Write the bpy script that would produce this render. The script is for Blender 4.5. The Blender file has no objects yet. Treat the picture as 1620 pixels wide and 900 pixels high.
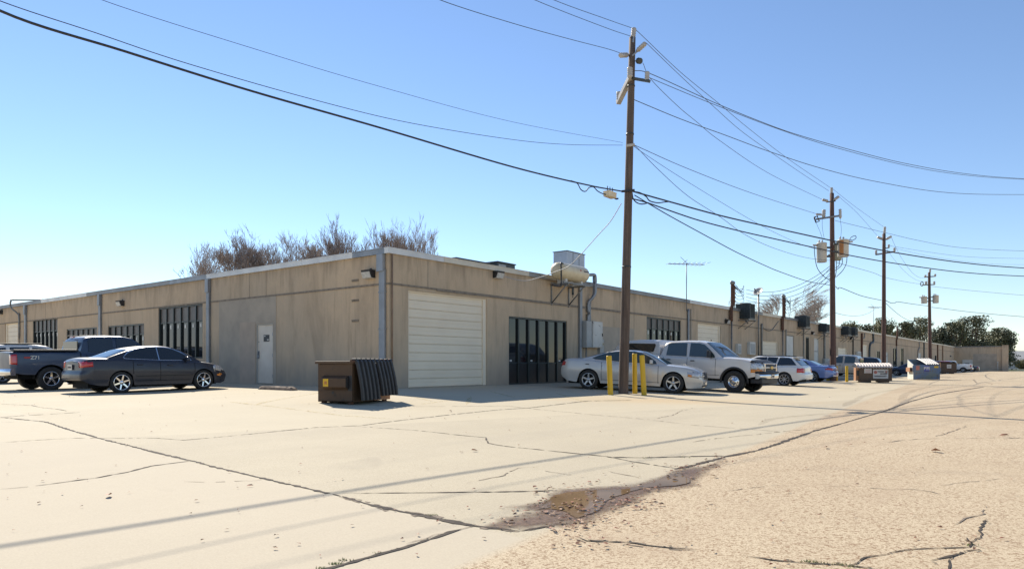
import bpy, bmesh, math, random
from mathutils import Vector, Matrix
R = math.radians
sc = bpy.context.scene
COL = sc.collection

# ------------------------------------------------------------------ camera
F = 1097.0; HZ = 575.0; EYE = 0.80            # focal length and horizon row, in pixels of the 1620 px photograph
cam_d = bpy.data.cameras.new('camera'); cam = bpy.data.objects.new('camera', cam_d); COL.objects.link(cam)
cam.location = (0, 0, EYE); cam.rotation_euler = (R(90), 0, 0)
cam_d.sensor_width = 36; cam_d.lens = 36*F/1620; cam_d.shift_y = (HZ-450)/1620
cam_d.clip_start = 0.05; cam_d.clip_end = 6000
sc.camera = cam
# ------------------------------------------------------------------ sky and sun
SUN_EL = 37.5; SUN_AZ = -31.0                  # degrees; azimuth from +Y towards +X
w = bpy.data.worlds.new('World'); sc.world = w; w.use_nodes = True
nt = w.node_tree; bgn = nt.nodes['Background']; bgn.inputs['Strength'].default_value = 0.098
sky = nt.nodes.new('ShaderNodeTexSky'); sky.sky_type = 'NISHITA'; sky.sun_disc = False
sky.sun_elevation = R(SUN_EL); sky.sun_rotation = R(SUN_AZ); sky.altitude = 50
sky.air_density = 1.0; sky.dust_density = 0.0; sky.ozone_density = 2.2
# a low bank of bright thin cloud on the left horizon, fixed in the sky by direction
tcw = nt.nodes.new('ShaderNodeTexCoord'); sepw = nt.nodes.new('ShaderNodeSeparateXYZ')
nt.links.new(tcw.outputs['Generated'], sepw.inputs[0])
def wmath(op, a, b=None, c=None):
    m = nt.nodes.new('ShaderNodeMath'); m.operation = op
    for i, x in enumerate((a, b, c)):
        if x is None: continue
        if isinstance(x, (int, float)): m.inputs[i].default_value = x
        else: nt.links.new(x, m.inputs[i])
    return m.outputs[0]
def wmap(x, a, b, c=0.0, d=1.0):
    m = nt.nodes.new('ShaderNodeMapRange'); m.interpolation_type = 'SMOOTHSTEP'
    nt.links.new(x, m.inputs[0])
    for i, q in enumerate((a, b, c, d)): m.inputs[i+1].default_value = q
    return m.outputs[0]
mpw = nt.nodes.new('ShaderNodeMapping'); mpw.inputs['Scale'].default_value = (2, 2, 9)
nt.links.new(tcw.outputs['Generated'], mpw.inputs[0])
nzw = nt.nodes.new('ShaderNodeTexNoise'); nzw.inputs['Scale'].default_value = 2.2; nzw.inputs['Detail'].default_value = 5
nt.links.new(mpw.outputs[0], nzw.inputs[0])
hi = wmath('ADD', sepw.outputs['Z'], wmath('MULTIPLY', wmath('SUBTRACT', nzw.outputs['Fac'], 0.5), 0.05))
low = wmap(hi, 0.125, 0.085)
left = wmap(sepw.outputs['X'], -0.38, -0.62)
cm = wmath('MULTIPLY', wmath('MULTIPLY', low, left), 0.55)
mxw = nt.nodes.new('ShaderNodeMixRGB'); nt.links.new(cm, mxw.inputs[0]); nt.links.new(sky.outputs[0], mxw.inputs[1])
mxw.inputs[2].default_value = (6.6, 6.7, 6.8, 1)
tint = nt.nodes.new('ShaderNodeMixRGB'); tint.blend_type = 'MULTIPLY'; tint.inputs[0].default_value = 1.0; tint.inputs[2].default_value = (0.90, 0.93, 1.0, 1)
nt.links.new(mxw.outputs[0], tint.inputs[1]); nt.links.new(tint.outputs[0], bgn.inputs[0])
sd = bpy.data.lights.new('sun', 'SUN'); sun = bpy.data.objects.new('sun', sd); COL.objects.link(sun)
sd.energy = 4.5; sd.angle = R(0.53); sd.color = (1.0, 0.925, 0.80)
sdir = Vector((math.sin(R(SUN_AZ))*math.cos(R(SUN_EL)), math.cos(R(SUN_AZ))*math.cos(R(SUN_EL)), math.sin(R(SUN_EL))))
sun.rotation_euler = sdir.to_track_quat('Z', 'Y').to_euler(); sun.location = sdir*200
sc.view_settings.view_transform = 'Standard'; sc.view_settings.look = 'None'
sc.view_settings.exposure = 0.74; sc.view_settings.gamma = 1.0
sc.cycles.max_bounces = 8; sc.cycles.diffuse_bounces = 4; sc.cycles.transparent_max_bounces = 12

# ------------------------------------------------------------------ places
C0 = Vector((-4.0, 22.5, 0))                  # the near corner of the warehouse, on the ground
QX, QY = 0.6143, 0.7891                       # along the alley front (q); t = q turned left, p = -t
TH = math.atan2(QY, QX)
def sstep(a, b, x):
    k = min(1.0, max(0.0, (x-a)/(b-a))); return k*k*(3-2*k)
def qt(x, y):
    dx, dy = x-C0.x, y-C0.y
    return dx*QX+dy*QY, -dx*QY+dy*QX
def xy(q, t): return C0.x+q*QX-t*QY, C0.y+q*QY+t*QX
def soft(x, m):                               # 0 below zero, m above m, smooth
    return m*sstep(-0.12*m, 1.12*m, x)
def G(x, y):                                  # height of the paving: falls gently away from the walls
    q, t = qt(x, y); p = -t
    z = -0.00524*max(0.0, min(q, 230.0))
    fade = 1-sstep(20, 130, q)
    z -= 0.27*sstep(-1.0, 10.5, p)*fade
    if p < 3: z -= 0.10*sstep(-1.0, 7.0, -q)*(1-sstep(0, 3, p)) 
    return z
def ray(u): return (u-810)/F
def at(u, v):                                 # paving point seen at a pixel
    s = (v-HZ)/F; Y = 1.0/s
    for _ in range(60): Y = 0.5*Y+0.5*((EYE-G(ray(u)*Y, Y))/s)
    return Vector((ray(u)*Y, Y, G(ray(u)*Y, Y)))
def hq(u, t=0.0):                             # where the pixel column meets the upright plane t = const (parallel to the alley front)
    r = ray(u); ox, oy = xy(0, t)
    q = (r*oy-ox)/(QX-r*QY); x, y = xy(q, t); return q, y
def ht(u, q=0.0):                             # the same for the left front (plane q = const)
    r = ray(u); ox, oy = xy(q, 0)
    t = (r*oy-ox)/(-QY-r*QX); x, y = xy(q, t); return t, y
def zz(v, Y): return EYE-(v-HZ)/F*Y
def onseg(u, A, B):                           # where the pixel column meets the upright plane through A and B
    r = ray(u); dx, dy = B[0]-A[0], B[1]-A[1]
    k = (r*A[1]-A[0])/(dx-r*dy); return A[0]+k*dx, A[1]+k*dy

# ------------------------------------------------------------------ helpers
def tag(o, label=None, cat=None, group=None, kind=None):
    if label: o['label'] = label
    if cat: o['category'] = cat
    if group: o['group'] = group
    if kind: o['kind'] = kind
    return o
def thing(name, label, cat, loc=(0,0,0), rz=0.0, group=None):
    o = bpy.data.objects.new(name, None); COL.objects.link(o)
    o.empty_display_size = 0.3; o.location = loc; o.rotation_euler = (0, 0, rz)
    return tag(o, label, cat, group)
class MB:
    def __init__(s): s.b = bmesh.new(); s.m = Matrix.Identity(4); s.mi = 0
    def V(s, p): return s.b.verts.new(s.m @ Vector(p))
    def face(s, vs, smooth=False):
        try: f = s.b.faces.new(vs)
        except ValueError: return None
        f.material_index = s.mi; f.smooth = smooth; return f
    def poly(s, pts, smooth=False): return s.face([s.V(p) for p in pts], smooth)
    def box(s, c, d, rot=None, taper=1.0):
        M = Matrix.Translation(c) @ (rot.to_4x4() if rot else Matrix.Identity(4))
        v = []
        for z in (-.5, .5):
            k = taper if z > 0 else 1.0
            for x, y in ((-.5,-.5), (.5,-.5), (.5,.5), (-.5,.5)):
                v.append(s.V(M @ Vector((x*d[0]*k, y*d[1]*k, z*d[2]))))
        for f in ((3,2,1,0), (4,5,6,7), (0,1,5,4), (1,2,6,5), (2,3,7,6), (3,0,4,7)): s.face([v[i] for i in f])
        return s
    def b2(s, x0, x1, y0, y1, z0, z1): return s.box(((x0+x1)/2, (y0+y1)/2, (z0+z1)/2), (abs(x1-x0), abs(y1-y0), abs(z1-z0)))
    def tube(s, pts, r, n=8, cap=True, smooth=True):
        pts = [Vector(p) for p in pts]; rings = []; up = None
        for i, p in enumerate(pts):
            d = (pts[min(i+1, len(pts)-1)]-pts[max(i-1, 0)])
            if d.length < 1e-9: d = Vector((0, 0, 1))
            d.normalize()
            if up is None: up = Vector((0, 0, 1)) if abs(d.z) < 0.9 else Vector((1, 0, 0))
            a = d.cross(up)
            if a.length < 1e-4: a = d.cross(Vector((0.3, 1, 0.2)))
            a.normalize(); bb = d.cross(a).normalized(); up = -bb if False else up
            rr = r[i] if isinstance(r, (list, tuple)) else r
            rings.append([s.V(p+a*math.cos(6.28319*k/n)*rr+bb*math.sin(6.28319*k/n)*rr) for k in range(n)])
        for i in range(len(rings)-1):
            for k in range(n): s.face([rings[i][k], rings[i][(k+1) % n], rings[i+1][(k+1) % n], rings[i+1][k]], smooth)
        if cap: s.face(rings[0][::-1]); s.face(rings[-1])
        return s
    def lathe(s, prof, c=(0,0,0), axis='Z', n=24, smooth=True, caps=True):
        rings = []
        for r, h in prof:
            ring = []
            for k in range(n):
                a = 6.2831853*k/n; x, y = r*math.cos(a), r*math.sin(a)
                p = (x, y, h) if axis == 'Z' else ((x, h, y) if axis == 'Y' else (h, x, y))
                ring.append(s.V(Vector(p)+Vector(c)))
            rings.append(ring)
        for i in range(len(rings)-1):
            for k in range(n): s.face([rings[i][k], rings[i][(k+1) % n], rings[i+1][(k+1) % n], rings[i+1][k]], smooth)
        if caps and prof[0][0] > 1e-4: s.face(rings[0][::-1])
        if caps and prof[-1][0] > 1e-4: s.face(rings[-1])
        return s
    def prism(s, poly, axis, a, b):           # polygon extruded along an axis between a and b
        def P(p, h):
            return (h, p[0], p[1]) if axis == 'X' else ((p[0], h, p[1]) if axis == 'Y' else (p[0], p[1], h))
        lo = [s.V(P(p, a)) for p in poly]; hi_ = [s.V(P(p, b)) for p in poly]; n = len(poly)
        s.face(lo[::-1]); s.face(hi_)
        for i in range(n): s.face([lo[i], lo[(i+1) % n], hi_[(i+1) % n], hi_[i]])
        return s
    def grid(s, rows, smooth=True, close=False):
        vs = [[s.V(p) for p in r] for r in rows]
        for i in range(len(vs)-1):
            m = len(vs[i])
            for j in range(m if close else m-1): s.face([vs[i][j], vs[i][(j+1) % m], vs[i+1][(j+1) % m], vs[i+1][j]], smooth)
        return vs
    def build(s, name, mats, parent=None, bevel=0.0, seg=2, fix=True, solid=0.0, autosmooth=None):
        if fix: bmesh.ops.recalc_face_normals(s.b, faces=s.b.faces)
        me = bpy.data.meshes.new(name); s.b.to_mesh(me); s.b.free()
        for m in (mats if isinstance(mats, (list, tuple)) else [mats]): me.materials.append(m)
        o = bpy.data.objects.new(name, me); COL.objects.link(o)
        if parent: o.parent = parent
        if solid:
            md = o.modifiers.new('solid', 'SOLIDIFY'); md.thickness = solid; md.offset = -1
        if bevel:
            md = o.modifiers.new('bevel', 'BEVEL'); md.width = bevel; md.segments = seg; md.limit_method = 'ANGLE'; md.angle_limit = R(40)
        return o
def copy_tree(o, parent=None):
    c = o.copy(); COL.objects.link(c); c.parent = parent
    for ch in [x for x in bpy.data.objects if x.parent == o and x is not c]: copy_tree(ch, c)
    return c
def spline(pts, n=8):
    P = [Vector(p) for p in pts]
    if len(P) < 3:
        return [P[0].lerp(P[1], i/(n*2)) for i in range(n*2+1)]
    Q = [P[0]*2-P[1]]+P+[P[-1]*2-P[-2]]; out = []
    for i in range(1, len(Q)-2):
        a, b, c, d = Q[i-1], Q[i], Q[i+1], Q[i+2]
        for k in range(n):
            t = k/n
            out.append(0.5*((2*b)+(c-a)*t+(2*a-5*b+4*c-d)*t*t+(-a+3*b-3*c+d)*t**3))
    out.append(P[-1]); return out
def interp(tab, x):
    if x <= tab[0][0]: return tab[0][1]
    for (a, ya), (b, yb) in zip(tab, tab[1:]):
        if x <= b: return ya+(yb-ya)*(x-a)/(b-a)
    return tab[-1][1]
def smooth_tab(tab, x, r=0.07): return sum(interp(tab, x+r*k) for k in (-1, -.5, 0, .5, 1))/5
def text_obj(name, body, size, mat_, parent, loc, rot, depth=0.004, bold=0.0):
    cu = bpy.data.curves.new(name, 'FONT'); cu.body = body; cu.size = size; cu.extrude = depth; cu.offset = bold
    cu.align_x = 'CENTER'; cu.align_y = 'CENTER'
    tmp = bpy.data.objects.new(name, cu); COL.objects.link(tmp)
    dg = bpy.context.evaluated_depsgraph_get(); me = bpy.data.meshes.new_from_object(tmp.evaluated_get(dg))
    bpy.data.objects.remove(tmp); bpy.data.curves.remove(cu)
    me.materials.clear(); me.materials.append(mat_)
    o = bpy.data.objects.new(name, me); COL.objects.link(o); o.parent = parent; o.location = loc; o.rotation_euler = rot
    return o

# ------------------------------------------------------------------ materials
class NT:
    def __init__(s, name):
        s.mat = bpy.data.materials.new(name); s.mat.use_nodes = True; s.t = s.mat.node_tree
        s.b = s.t.nodes['Principled BSDF']
    def n(s, typ, **kw):
        nd = s.t.nodes.new(typ)
        for k, v in kw.items():
            if hasattr(nd, k) and not isinstance(v, tuple): setattr(nd, k, v)
        return nd
    def set(s, sock, v):
        if isinstance(v, (int, float)): sock.default_value = v
        elif isinstance(v, (tuple, list)): sock.default_value = (v+(1,))[:len(sock.default_value)] if isinstance(v, tuple) else v
        else: s.t.links.new(v, sock)
    def coord(s, scale=(1,1,1), kind='Object'):
        tc = s.t.nodes.new('ShaderNodeTexCoord'); mp = s.t.nodes.new('ShaderNodeMapping')
        mp.inputs['Scale'].default_value = scale
        s.t.links.new(tc.outputs[kind], mp.inputs[0]); return mp.outputs[0]
    def noise(s, scale, detail=4, vec=None, rough=0.55, dist=0.0):
        nd = s.t.nodes.new('ShaderNodeTexNoise'); nd.inputs['Scale'].default_value = scale
        nd.inputs['Detail'].default_value = detail; nd.inputs['Roughness'].default_value = rough; nd.inputs['Distortion'].default_value = dist
        s.t.links.new(vec if vec is not None else s.coord(), nd.inputs['Vector']); return nd.outputs['Fac']
    def rng(s, x, a, b, c=0.0, d=1.0):
        m = s.t.nodes.new('ShaderNodeMapRange'); s.set(m.inputs[0], x)
        for i, q in enumerate((a, b, c, d)): m.inputs[i+1].default_value = q
        return m.outputs[0]
    def math(s, op, a, b=0.0):
        m = s.t.nodes.new('ShaderNodeMath'); m.operation = op; s.set(m.inputs[0], a); s.set(m.inputs[1], b); return m.outputs[0]
    def mix(s, f, a, b, mode='MIX'):
        m = s.t.nodes.new('ShaderNodeMixRGB'); m.blend_type = mode; s.set(m.inputs[0], f); s.set(m.inputs[1], a); s.set(m.inputs[2], b); return m.outputs[0]
    def bump(s, h, strength=0.3, dist=0.02):
        m = s.t.nodes.new('ShaderNodeBump'); m.inputs['Strength'].default_value = strength; m.inputs['Distance'].default_value = dist
        s.t.links.new(h, m.inputs['Height']); s.t.links.new(m.outputs[0], s.b.inputs['Normal'])
    def base(s, c): s.set(s.b.inputs['Base Color'], c)
def pm(name, c1, c2=None, scale=3.0, rough=0.6, metal=0.0, bump=0.0, spec=None, coat=0.0, lo=0.35, hi_=0.65, stretch=(1,1,1), detail=5):
    N = NT(name)
    if c2 is None: c2 = tuple(x*0.8 for x in c1)
    nz = N.noise(scale, detail, N.coord(stretch))
    N.base(N.mix(N.rng(nz, lo, hi_), c1, c2))
    N.b.inputs['Roughness'].default_value = rough; N.b.inputs['Metallic'].default_value = metal
    if spec is not None: N.b.inputs['Specular IOR Level'].default_value = spec
    if coat: N.b.inputs['Coat Weight'].default_value = coat; N.b.inputs['Coat Roughness'].default_value = 0.06
    if bump: N.bump(nz, bump, 0.02)
    return N.mat
def rusty(name, c, rust=(0.20, 0.075, 0.03), amount=0.6, rough=0.6, metal=0.0, scale=5.0, stretch=(1,1,1)):
    N = NT(name); co = N.coord(stretch)
    a = N.noise(scale, 8, co, 0.7); b = N.noise(1.3, 3, co)
    N.base(N.mix(N.rng(a, amount, amount+0.06), N.mix(N.rng(b, 0.3, 0.7), c, tuple(x*0.78 for x in c)), rust))
    N.b.inputs['Roughness'].default_value = rough; N.b.inputs['Metallic'].default_value = metal
    N.bump(a, 0.15, 0.01); return N.mat
M = {}
def wall_mat(name, tan, grey, dark, amount):
    N = NT(name)
    big = N.noise(0.30, 6, N.coord((1, 1, 1.5)), 0.6); mid = N.noise(1.0, 7, N.coord((1, 1, 0.8)), 0.7)
    streak = N.noise(0.95, 8, N.coord((1.3, 1.3, 0.24)), 0.68, 0.8); thin = N.noise(4.5, 6, N.coord((1.3, 1.3, 0.09)), 0.7, 0.3); fine = N.noise(48, 4, N.coord())
    gate = N.noise(0.55, 3, N.coord((1, 1, 0.6)))
    c = N.mix(N.rng(big, 0.34, 0.66), tan, grey)
    c = N.mix(N.math('MULTIPLY', N.rng(mid, 0.40, 0.72), 0.45), c, tuple(x*0.78 for x in grey))
    c = N.mix(N.math('MULTIPLY', N.rng(streak, 0.50, 0.74), amount), c, dark)
    c = N.mix(N.math('MULTIPLY', N.math('MULTIPLY', N.rng(thin, 0.50, 0.72), N.rng(gate, 0.46, 0.62)), 0.62), c, dark)
    c = N.mix(N.math('MULTIPLY', N.rng(streak, 0.44, 0.26), 0.35), c, tuple(min(1, x*1.18) for x in tan))
    tcz = N.t.nodes.new('ShaderNodeTexCoord'); sz = N.t.nodes.new('ShaderNodeSeparateXYZ'); N.t.links.new(tcz.outputs['Object'], sz.inputs[0])
    edge = N.math('ADD', sz.outputs['Z'], N.math('MULTIPLY', N.noise(1.3, 6, N.coord((1, 1, 0.5)), 0.65), -1.9))
    c = N.mix(N.math('MULTIPLY', N.rng(edge, 0.35, -0.9), 0.55), c, (0.27, 0.25, 0.225))
    run = N.math('ADD', sz.outputs['Z'], N.math('MULTIPLY', N.noise(2.6, 5, N.coord((1.4, 1.4, 0.05)), 0.65), 1.9))
    c = N.mix(N.math('MULTIPLY', N.rng(run, 4.95, 5.65), 0.58), c, (0.22, 0.165, 0.115))
    c = N.mix(N.math('MULTIPLY', N.rng(fine, 0.35, 0.7), 0.18), c, tuple(x*0.6 for x in tan))
    N.base(c); N.b.inputs['Roughness'].default_value = 0.9; N.b.inputs['Specular IOR Level'].default_value = 0.2
    N.bump(N.noise(14, 6, N.coord()), 0.25, 0.02); return N.mat
M['wall'] = wall_mat('stained_tan_concrete', (0.66, 0.490, 0.320), (0.55, 0.430, 0.300), (0.30, 0.220, 0.15), 0.6)
M['joint'] = pm('dark_brown_joint', (0.20, 0.16, 0.12), (0.30, 0.25, 0.19), 5, 0.9)  # darker than the wall; shared by ledge, panel joints and vent slots
M['patch'] = pm('grey_cement_patch', (0.475, 0.395, 0.30), (0.375, 0.315, 0.245), 1.2, 0.9, bump=0.15)
M['patch2'] = pm('pinkish_cement_patch', (0.50, 0.395, 0.295), (0.42, 0.335, 0.255), 1.6, 0.9, bump=0.15)
M['galv'] = pm('galvanised_steel', (0.33, 0.345, 0.36), (0.24, 0.255, 0.27), 2.5, 0.5, 0.55, stretch=(1, 1, .5))
M['plenum'] = pm('pale_blue_galvanised_sheet', (0.50, 0.55, 0.61), (0.40, 0.45, 0.51), 2.0, 0.5, 0.2)
M['fascia_light'] = pm('pale_sheet_metal', (0.78, 0.77, 0.73), (0.60, 0.60, 0.585), 1.2, 0.5, 0.1)
M['fascia_cream'] = pm('cream_sheet_metal', (0.74, 0.66, 0.52), (0.60, 0.54, 0.43), 1.2, 0.5, 0.1)
M['fascia_grey'] = pm('weathered_grey_sheet_metal', (0.30, 0.30, 0.295), (0.22, 0.22, 0.22), 1.0, 0.5, 0.4)
M['roof'] = pm('gravel_roof', (0.30, 0.28, 0.25), (0.2, 0.19, 0.17), 4, 0.95)
M['cream_door'] = pm('cream_door_paint', (0.90, 0.775, 0.585), (0.84, 0.715, 0.535), 0.8, 0.5, stretch=(1, 1, 1.5))
M['beige_door'] = pm('beige_door_paint', (0.74, 0.65, 0.53), (0.64, 0.55, 0.44), 1.5, 0.5)
M['door_seam'] = pm('dark_door_seam', (0.68, 0.57, 0.42), (0.55, 0.46, 0.33), 4, 0.8)
M['white_door'] = pm('white_door_paint', (0.70, 0.67, 0.60), (0.6, 0.57, 0.5), 1.5, 0.55)
M['frame'] = pm('dark_green_frame', (0.012, 0.02, 0.02), (0.02, 0.03, 0.03), 3, 0.35)
M['trim'] = pm('brown_trim', (0.10, 0.085, 0.07), (0.14, 0.12, 0.10), 3, 0.6)
def glassy(name, c, rough=0.04, spec=0.9):
    N = NT(name); N.base(N.mix(N.rng(N.noise(0.8, 2), 0.3, 0.7), c, tuple(x*0.7 for x in c)))
    N.b.inputs['Roughness'].default_value = rough; N.b.inputs['Specular IOR Level'].default_value = spec; N.b.inputs['IOR'].default_value = 1.6; return N.mat
M['glass'] = glassy('dark_window_glass', (0.012, 0.013, 0.015), 0.05, 0.5)
M['panel_dark'] = pm('dark_lower_panel', (0.012, 0.012, 0.014), (0.02, 0.02, 0.02), 3, 0.3)
M['louvre'] = pm('brown_glazing_panel', (0.115, 0.095, 0.08), (0.09, 0.075, 0.065), 3, 0.4)
M['black'] = pm('black_metal', (0.02, 0.02, 0.02), (0.035, 0.032, 0.03), 6, 0.5)
M['lens'] = pm('clouded_lens', (0.62, 0.60, 0.55), (0.5, 0.48, 0.43), 8, 0.25)
M['dgrey'] = pm('dark_grey_metal', (0.085, 0.095, 0.09), (0.06, 0.065, 0.065), 5, 0.5, 0.3)
M['grille'] = pm('condenser_grille', (0.03, 0.04, 0.04), (0.05, 0.06, 0.06), 8, 0.5)
M['rust'] = pm('rusted_pipe', (0.16, 0.06, 0.03), (0.085, 0.05, 0.035), 6, 0.8, 0.1)
M['conduit'] = pm('grey_conduit', (0.27, 0.27, 0.255), (0.20, 0.19, 0.175), 5, 0.5, 0.5)
M['brownpipe'] = pm('brown_pipe', (0.30, 0.19, 0.11), (0.2, 0.13, 0.085), 5, 0.7)
M['boxgrey'] = pm('grey_utility_box', (0.45, 0.44, 0.40), (0.38, 0.37, 0.34), 2, 0.6)
M['boxwhite'] = rusty('flaking_white_box', (0.66, 0.63, 0.56), (0.06, 0.035, 0.02), 0.60, 0.6, scale=3.2)
M['tank'] = pm('cream_tank_paint', (0.78, 0.66, 0.43), (0.66, 0.52, 0.31), 2.2, 0.42, coat=0.2)
M['red'] = pm('red_mark', (0.5, 0.04, 0.03), None, 3, 0.5)
M['wire'] = pm('black_cable', (0.02, 0.02, 0.022), (0.03, 0.03, 0.03), 3, 0.6)
M['wire_grey'] = pm('weathered_wire', (0.10, 0.10, 0.105), (0.07, 0.07, 0.075), 3, 0.5, 0.3)
M['wire_white'] = pm('pale_cable', (0.55, 0.53, 0.50), (0.4, 0.39, 0.37), 3, 0.6)
M['porc'] = pm('grey_porcelain', (0.50, 0.46, 0.40), (0.40, 0.37, 0.33), 6, 0.35)
M['yellow'] = rusty('chipped_yellow_paint', (0.72, 0.44, 0.015), (0.22, 0.12, 0.04), 0.70, 0.5, scale=9)
M['wheelstop'] = pm('dirty_wheel_stop', (0.30, 0.22, 0.16), (0.13, 0.10, 0.08), 6, 0.9, bump=0.6)
N = NT('weathered_timber_pole'); co = N.coord((9, 9, 0.35)); nz = N.noise(2.2, 8, co, 0.7); bgz = N.noise(0.8, 3, N.coord((1, 1, .6)))
cc = N.mix(N.rng(nz, 0.33, 0.68), (0.060, 0.040, 0.030), (0.165, 0.115, 0.085)); cc = N.mix(N.math('MULTIPLY', N.rng(bgz, .45, .7), .5), cc, (0.17, 0.145, 0.125))
N.base(cc); N.b.inputs['Roughness'].default_value = 0.85; N.bump(nz, 0.6, 0.02); M['pole'] = N.mat
N = NT('red_brown_timber_pole'); co = N.coord((9, 9, 0.35)); nz = N.noise(2.2, 8, co, 0.7)
N.base(N.mix(N.rng(nz, 0.33, 0.68), (0.068, 0.038, 0.029), (0.165, 0.095, 0.070))); N.b.inputs['Roughness'].default_value = 0.85; N.bump(nz, 0.5, 0.02); M['pole_red'] = N.mat
M['can'] = pm('pale_transformer_paint', (0.60, 0.57, 0.50), (0.50, 0.47, 0.41), 2.5, 0.45)
M['can_green'] = pm('faded_green_transformer_paint', (0.38, 0.40, 0.32), (0.31, 0.33, 0.27), 2.5, 0.5)
M['rust_streak'] = pm('orange_rust_streak', (0.55, 0.22, 0.05), (0.42, 0.17, 0.06), 4, 0.7, stretch=(1, 1, .3))
M['bark'] = pm('grey_brown_bark', (0.18, 0.13, 0.105), (0.11, 0.08, 0.065), 3, 0.9)
M['twig'] = pm('bare_twig', (0.36, 0.295, 0.255), (0.26, 0.210, 0.185), 2, 0.9)
M['twig_pale'] = pm('pale_bare_twig', (0.42, 0.35, 0.29), (0.30, 0.25, 0.21), 2, 0.9)
def leaf_mat(name, c1, c2):
    N = NT(name); N.base(N.mix(N.rng(N.noise(1.7, 3), 0.35, 0.65), c1, c2)); N.b.inputs['Roughness'].default_value = 0.6
    N.b.inputs['Specular IOR Level'].default_value = 0.3; return N.mat
M['leaf'] = leaf_mat('live_oak_leaves', (0.105, 0.115, 0.058), (0.165, 0.155, 0.080))
M['leaf_dark'] = leaf_mat('dark_oak_leaves', (0.065, 0.075, 0.045), (0.105, 0.108, 0.06))
M['leaf_pale'] = leaf_mat('pale_olive_leaves', (0.17, 0.165, 0.080), (0.23, 0.20, 0.105))
M['grass'] = leaf_mat('dry_green_grass', (0.17, 0.18, 0.06), (0.24, 0.22, 0.09))
M['asphalt'] = pm('street_asphalt', (0.16, 0.16, 0.165), (0.12, 0.12, 0.125), 1, 0.9)
# ------------------------------------------------------------------ ground
def grade(a, b, n, near=0.0, k=2.2):
    out = []
    for i in range(n+1):
        s = 2*i/n-1; v = math.copysign(abs(s)**k, s)
        out.append(near+(v*(b-near) if v > 0 else -v*(a-near)))
    return out
rnd = random.Random(5)
qs = sorted(set([round(x, 2) for x in grade(-900, 1500, 190, 5, 3.0)]))
ps = sorted(set([round(x, 2) for x in grade(-900, 900, 170, 4, 3.0)]))
m = MB(); rows = []
for q in qs: rows.append([(lambda xx: (xx[0], xx[1], G(*xx)))(xy(q, -p)) for p in ps])
m.grid(rows, smooth=True)
N = NT('tan_concrete_paving')
A, B = at(1150, 722), at(1430, 610); sd_ = (B-A).to_2d().normalized(); nx, ny = sd_.y, -sd_.x; cst = nx*A.x+ny*A.y
tc = N.t.nodes.new('ShaderNodeTexCoord'); sp = N.t.nodes.new('ShaderNodeSeparateXYZ'); N.t.links.new(tc.outputs['Object'], sp.inputs[0])
side = N.math('SUBTRACT', N.math('ADD', N.math('MULTIPLY', sp.outputs['X'], nx), N.math('MULTIPLY', sp.outputs['Y'], ny)), cst)
cw = N.coord()
rot = N.t.nodes.new('ShaderNodeMapping'); rot.inputs['Rotation'].default_value = (0, 0, -TH); N.t.links.new(tc.outputs['Object'], rot.inputs[0])
rs = N.t.nodes.new('ShaderNodeMapping'); rs.inputs['Scale'].default_value = (0.10, 1.0, 1.0); N.t.links.new(rot.outputs[0], rs.inputs[0])
agg = N.rng(side, -0.05, 0.06)
big = N.noise(0.16, 6, cw, 0.6); mid = N.noise(1.3, 6, cw, 0.65); streak = N.noise(0.9, 6, rs.outputs[0], 0.65)
spk = N.noise(46, 2, cw, 0.7); spk2 = N.noise(95, 2, cw, 0.6); patch = N.noise(0.55, 4, cw, 0.6)
left_c = N.mix(N.rng(big, 0.35, 0.65), (0.505, 0.438, 0.312), (0.450, 0.389, 0.275))
left_c = N.mix(N.math('MULTIPLY', N.rng(mid, 0.45, 0.8), 0.4), left_c, (0.40, 0.345, 0.25))
left_c = N.mix(N.math('MULTIPLY', N.rng(streak, 0.5, 0.72), 0.4), left_c, (0.385, 0.335, 0.25))
left_c = N.mix(N.math('MULTIPLY', N.rng(spk2, 0.46, 0.62), 0.50), left_c, (0.33, 0.27, 0.20))
left_c = N.mix(N.math('MULTIPLY', N.rng(spk2, 0.37, 0.28), 0.5), left_c, (0.62, 0.56, 0.46))
A2_, B2_ = at(205, 705), at(705, 823); s2 = (B2_-A2_).to_2d().normalized(); side2 = N.math('SUBTRACT', N.math('ADD', N.math('MULTIPLY', sp.outputs['X'], s2.y), N.math('MULTIPLY', sp.outputs['Y'], -s2.x)), s2.y*A2_.x-s2.x*A2_.y)
left_c = N.mix(N.math('MULTIPLY', N.rng(side2, -0.02, 0.02), 0.55), left_c, (0.50, 0.43, 0.325))
A3_, B3_ = at(20, 700), at(570, 673); s3 = (B3_-A3_).to_2d().normalized(); side3 = N.math('SUBTRACT', N.math('ADD', N.math('MULTIPLY', sp.outputs['X'], s3.y), N.math('MULTIPLY', sp.outputs['Y'], -s3.x)), s3.y*A3_.x-s3.x*A3_.y)
left_c = N.mix(N.math('MULTIPLY', N.rng(side3, 0.02, -0.02), 0.35), left_c, (0.55, 0.475, 0.335))
right_c = N.mix(N.rng(big, 0.35, 0.65), (0.565, 0.462, 0.315), (0.505, 0.402, 0.268))
right_c = N.mix(N.math('MULTIPLY', N.rng(spk, 0.54, 0.60), N.rng(patch, 0.25, 0.60, 0.45, 1.0)), right_c, (0.24, 0.145, 0.080))
right_c = N.mix(N.math('MULTIPLY', N.rng(spk2, 0.52, 0.60), 0.70), right_c, (0.27, 0.185, 0.11))
right_c = N.mix(N.math('MULTIPLY', N.rng(mid, 0.5, 0.75), 0.4), right_c, (0.38, 0.285, 0.19))
right_c = N.mix(N.math('MULTIPLY', N.rng(streak, 0.5, 0.68), 0.45), right_c, (0.41, 0.30, 0.20))
far = N.rng(sp.outputs['Y'], 12, 45)
c = N.mix(agg, left_c, right_c)
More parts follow.
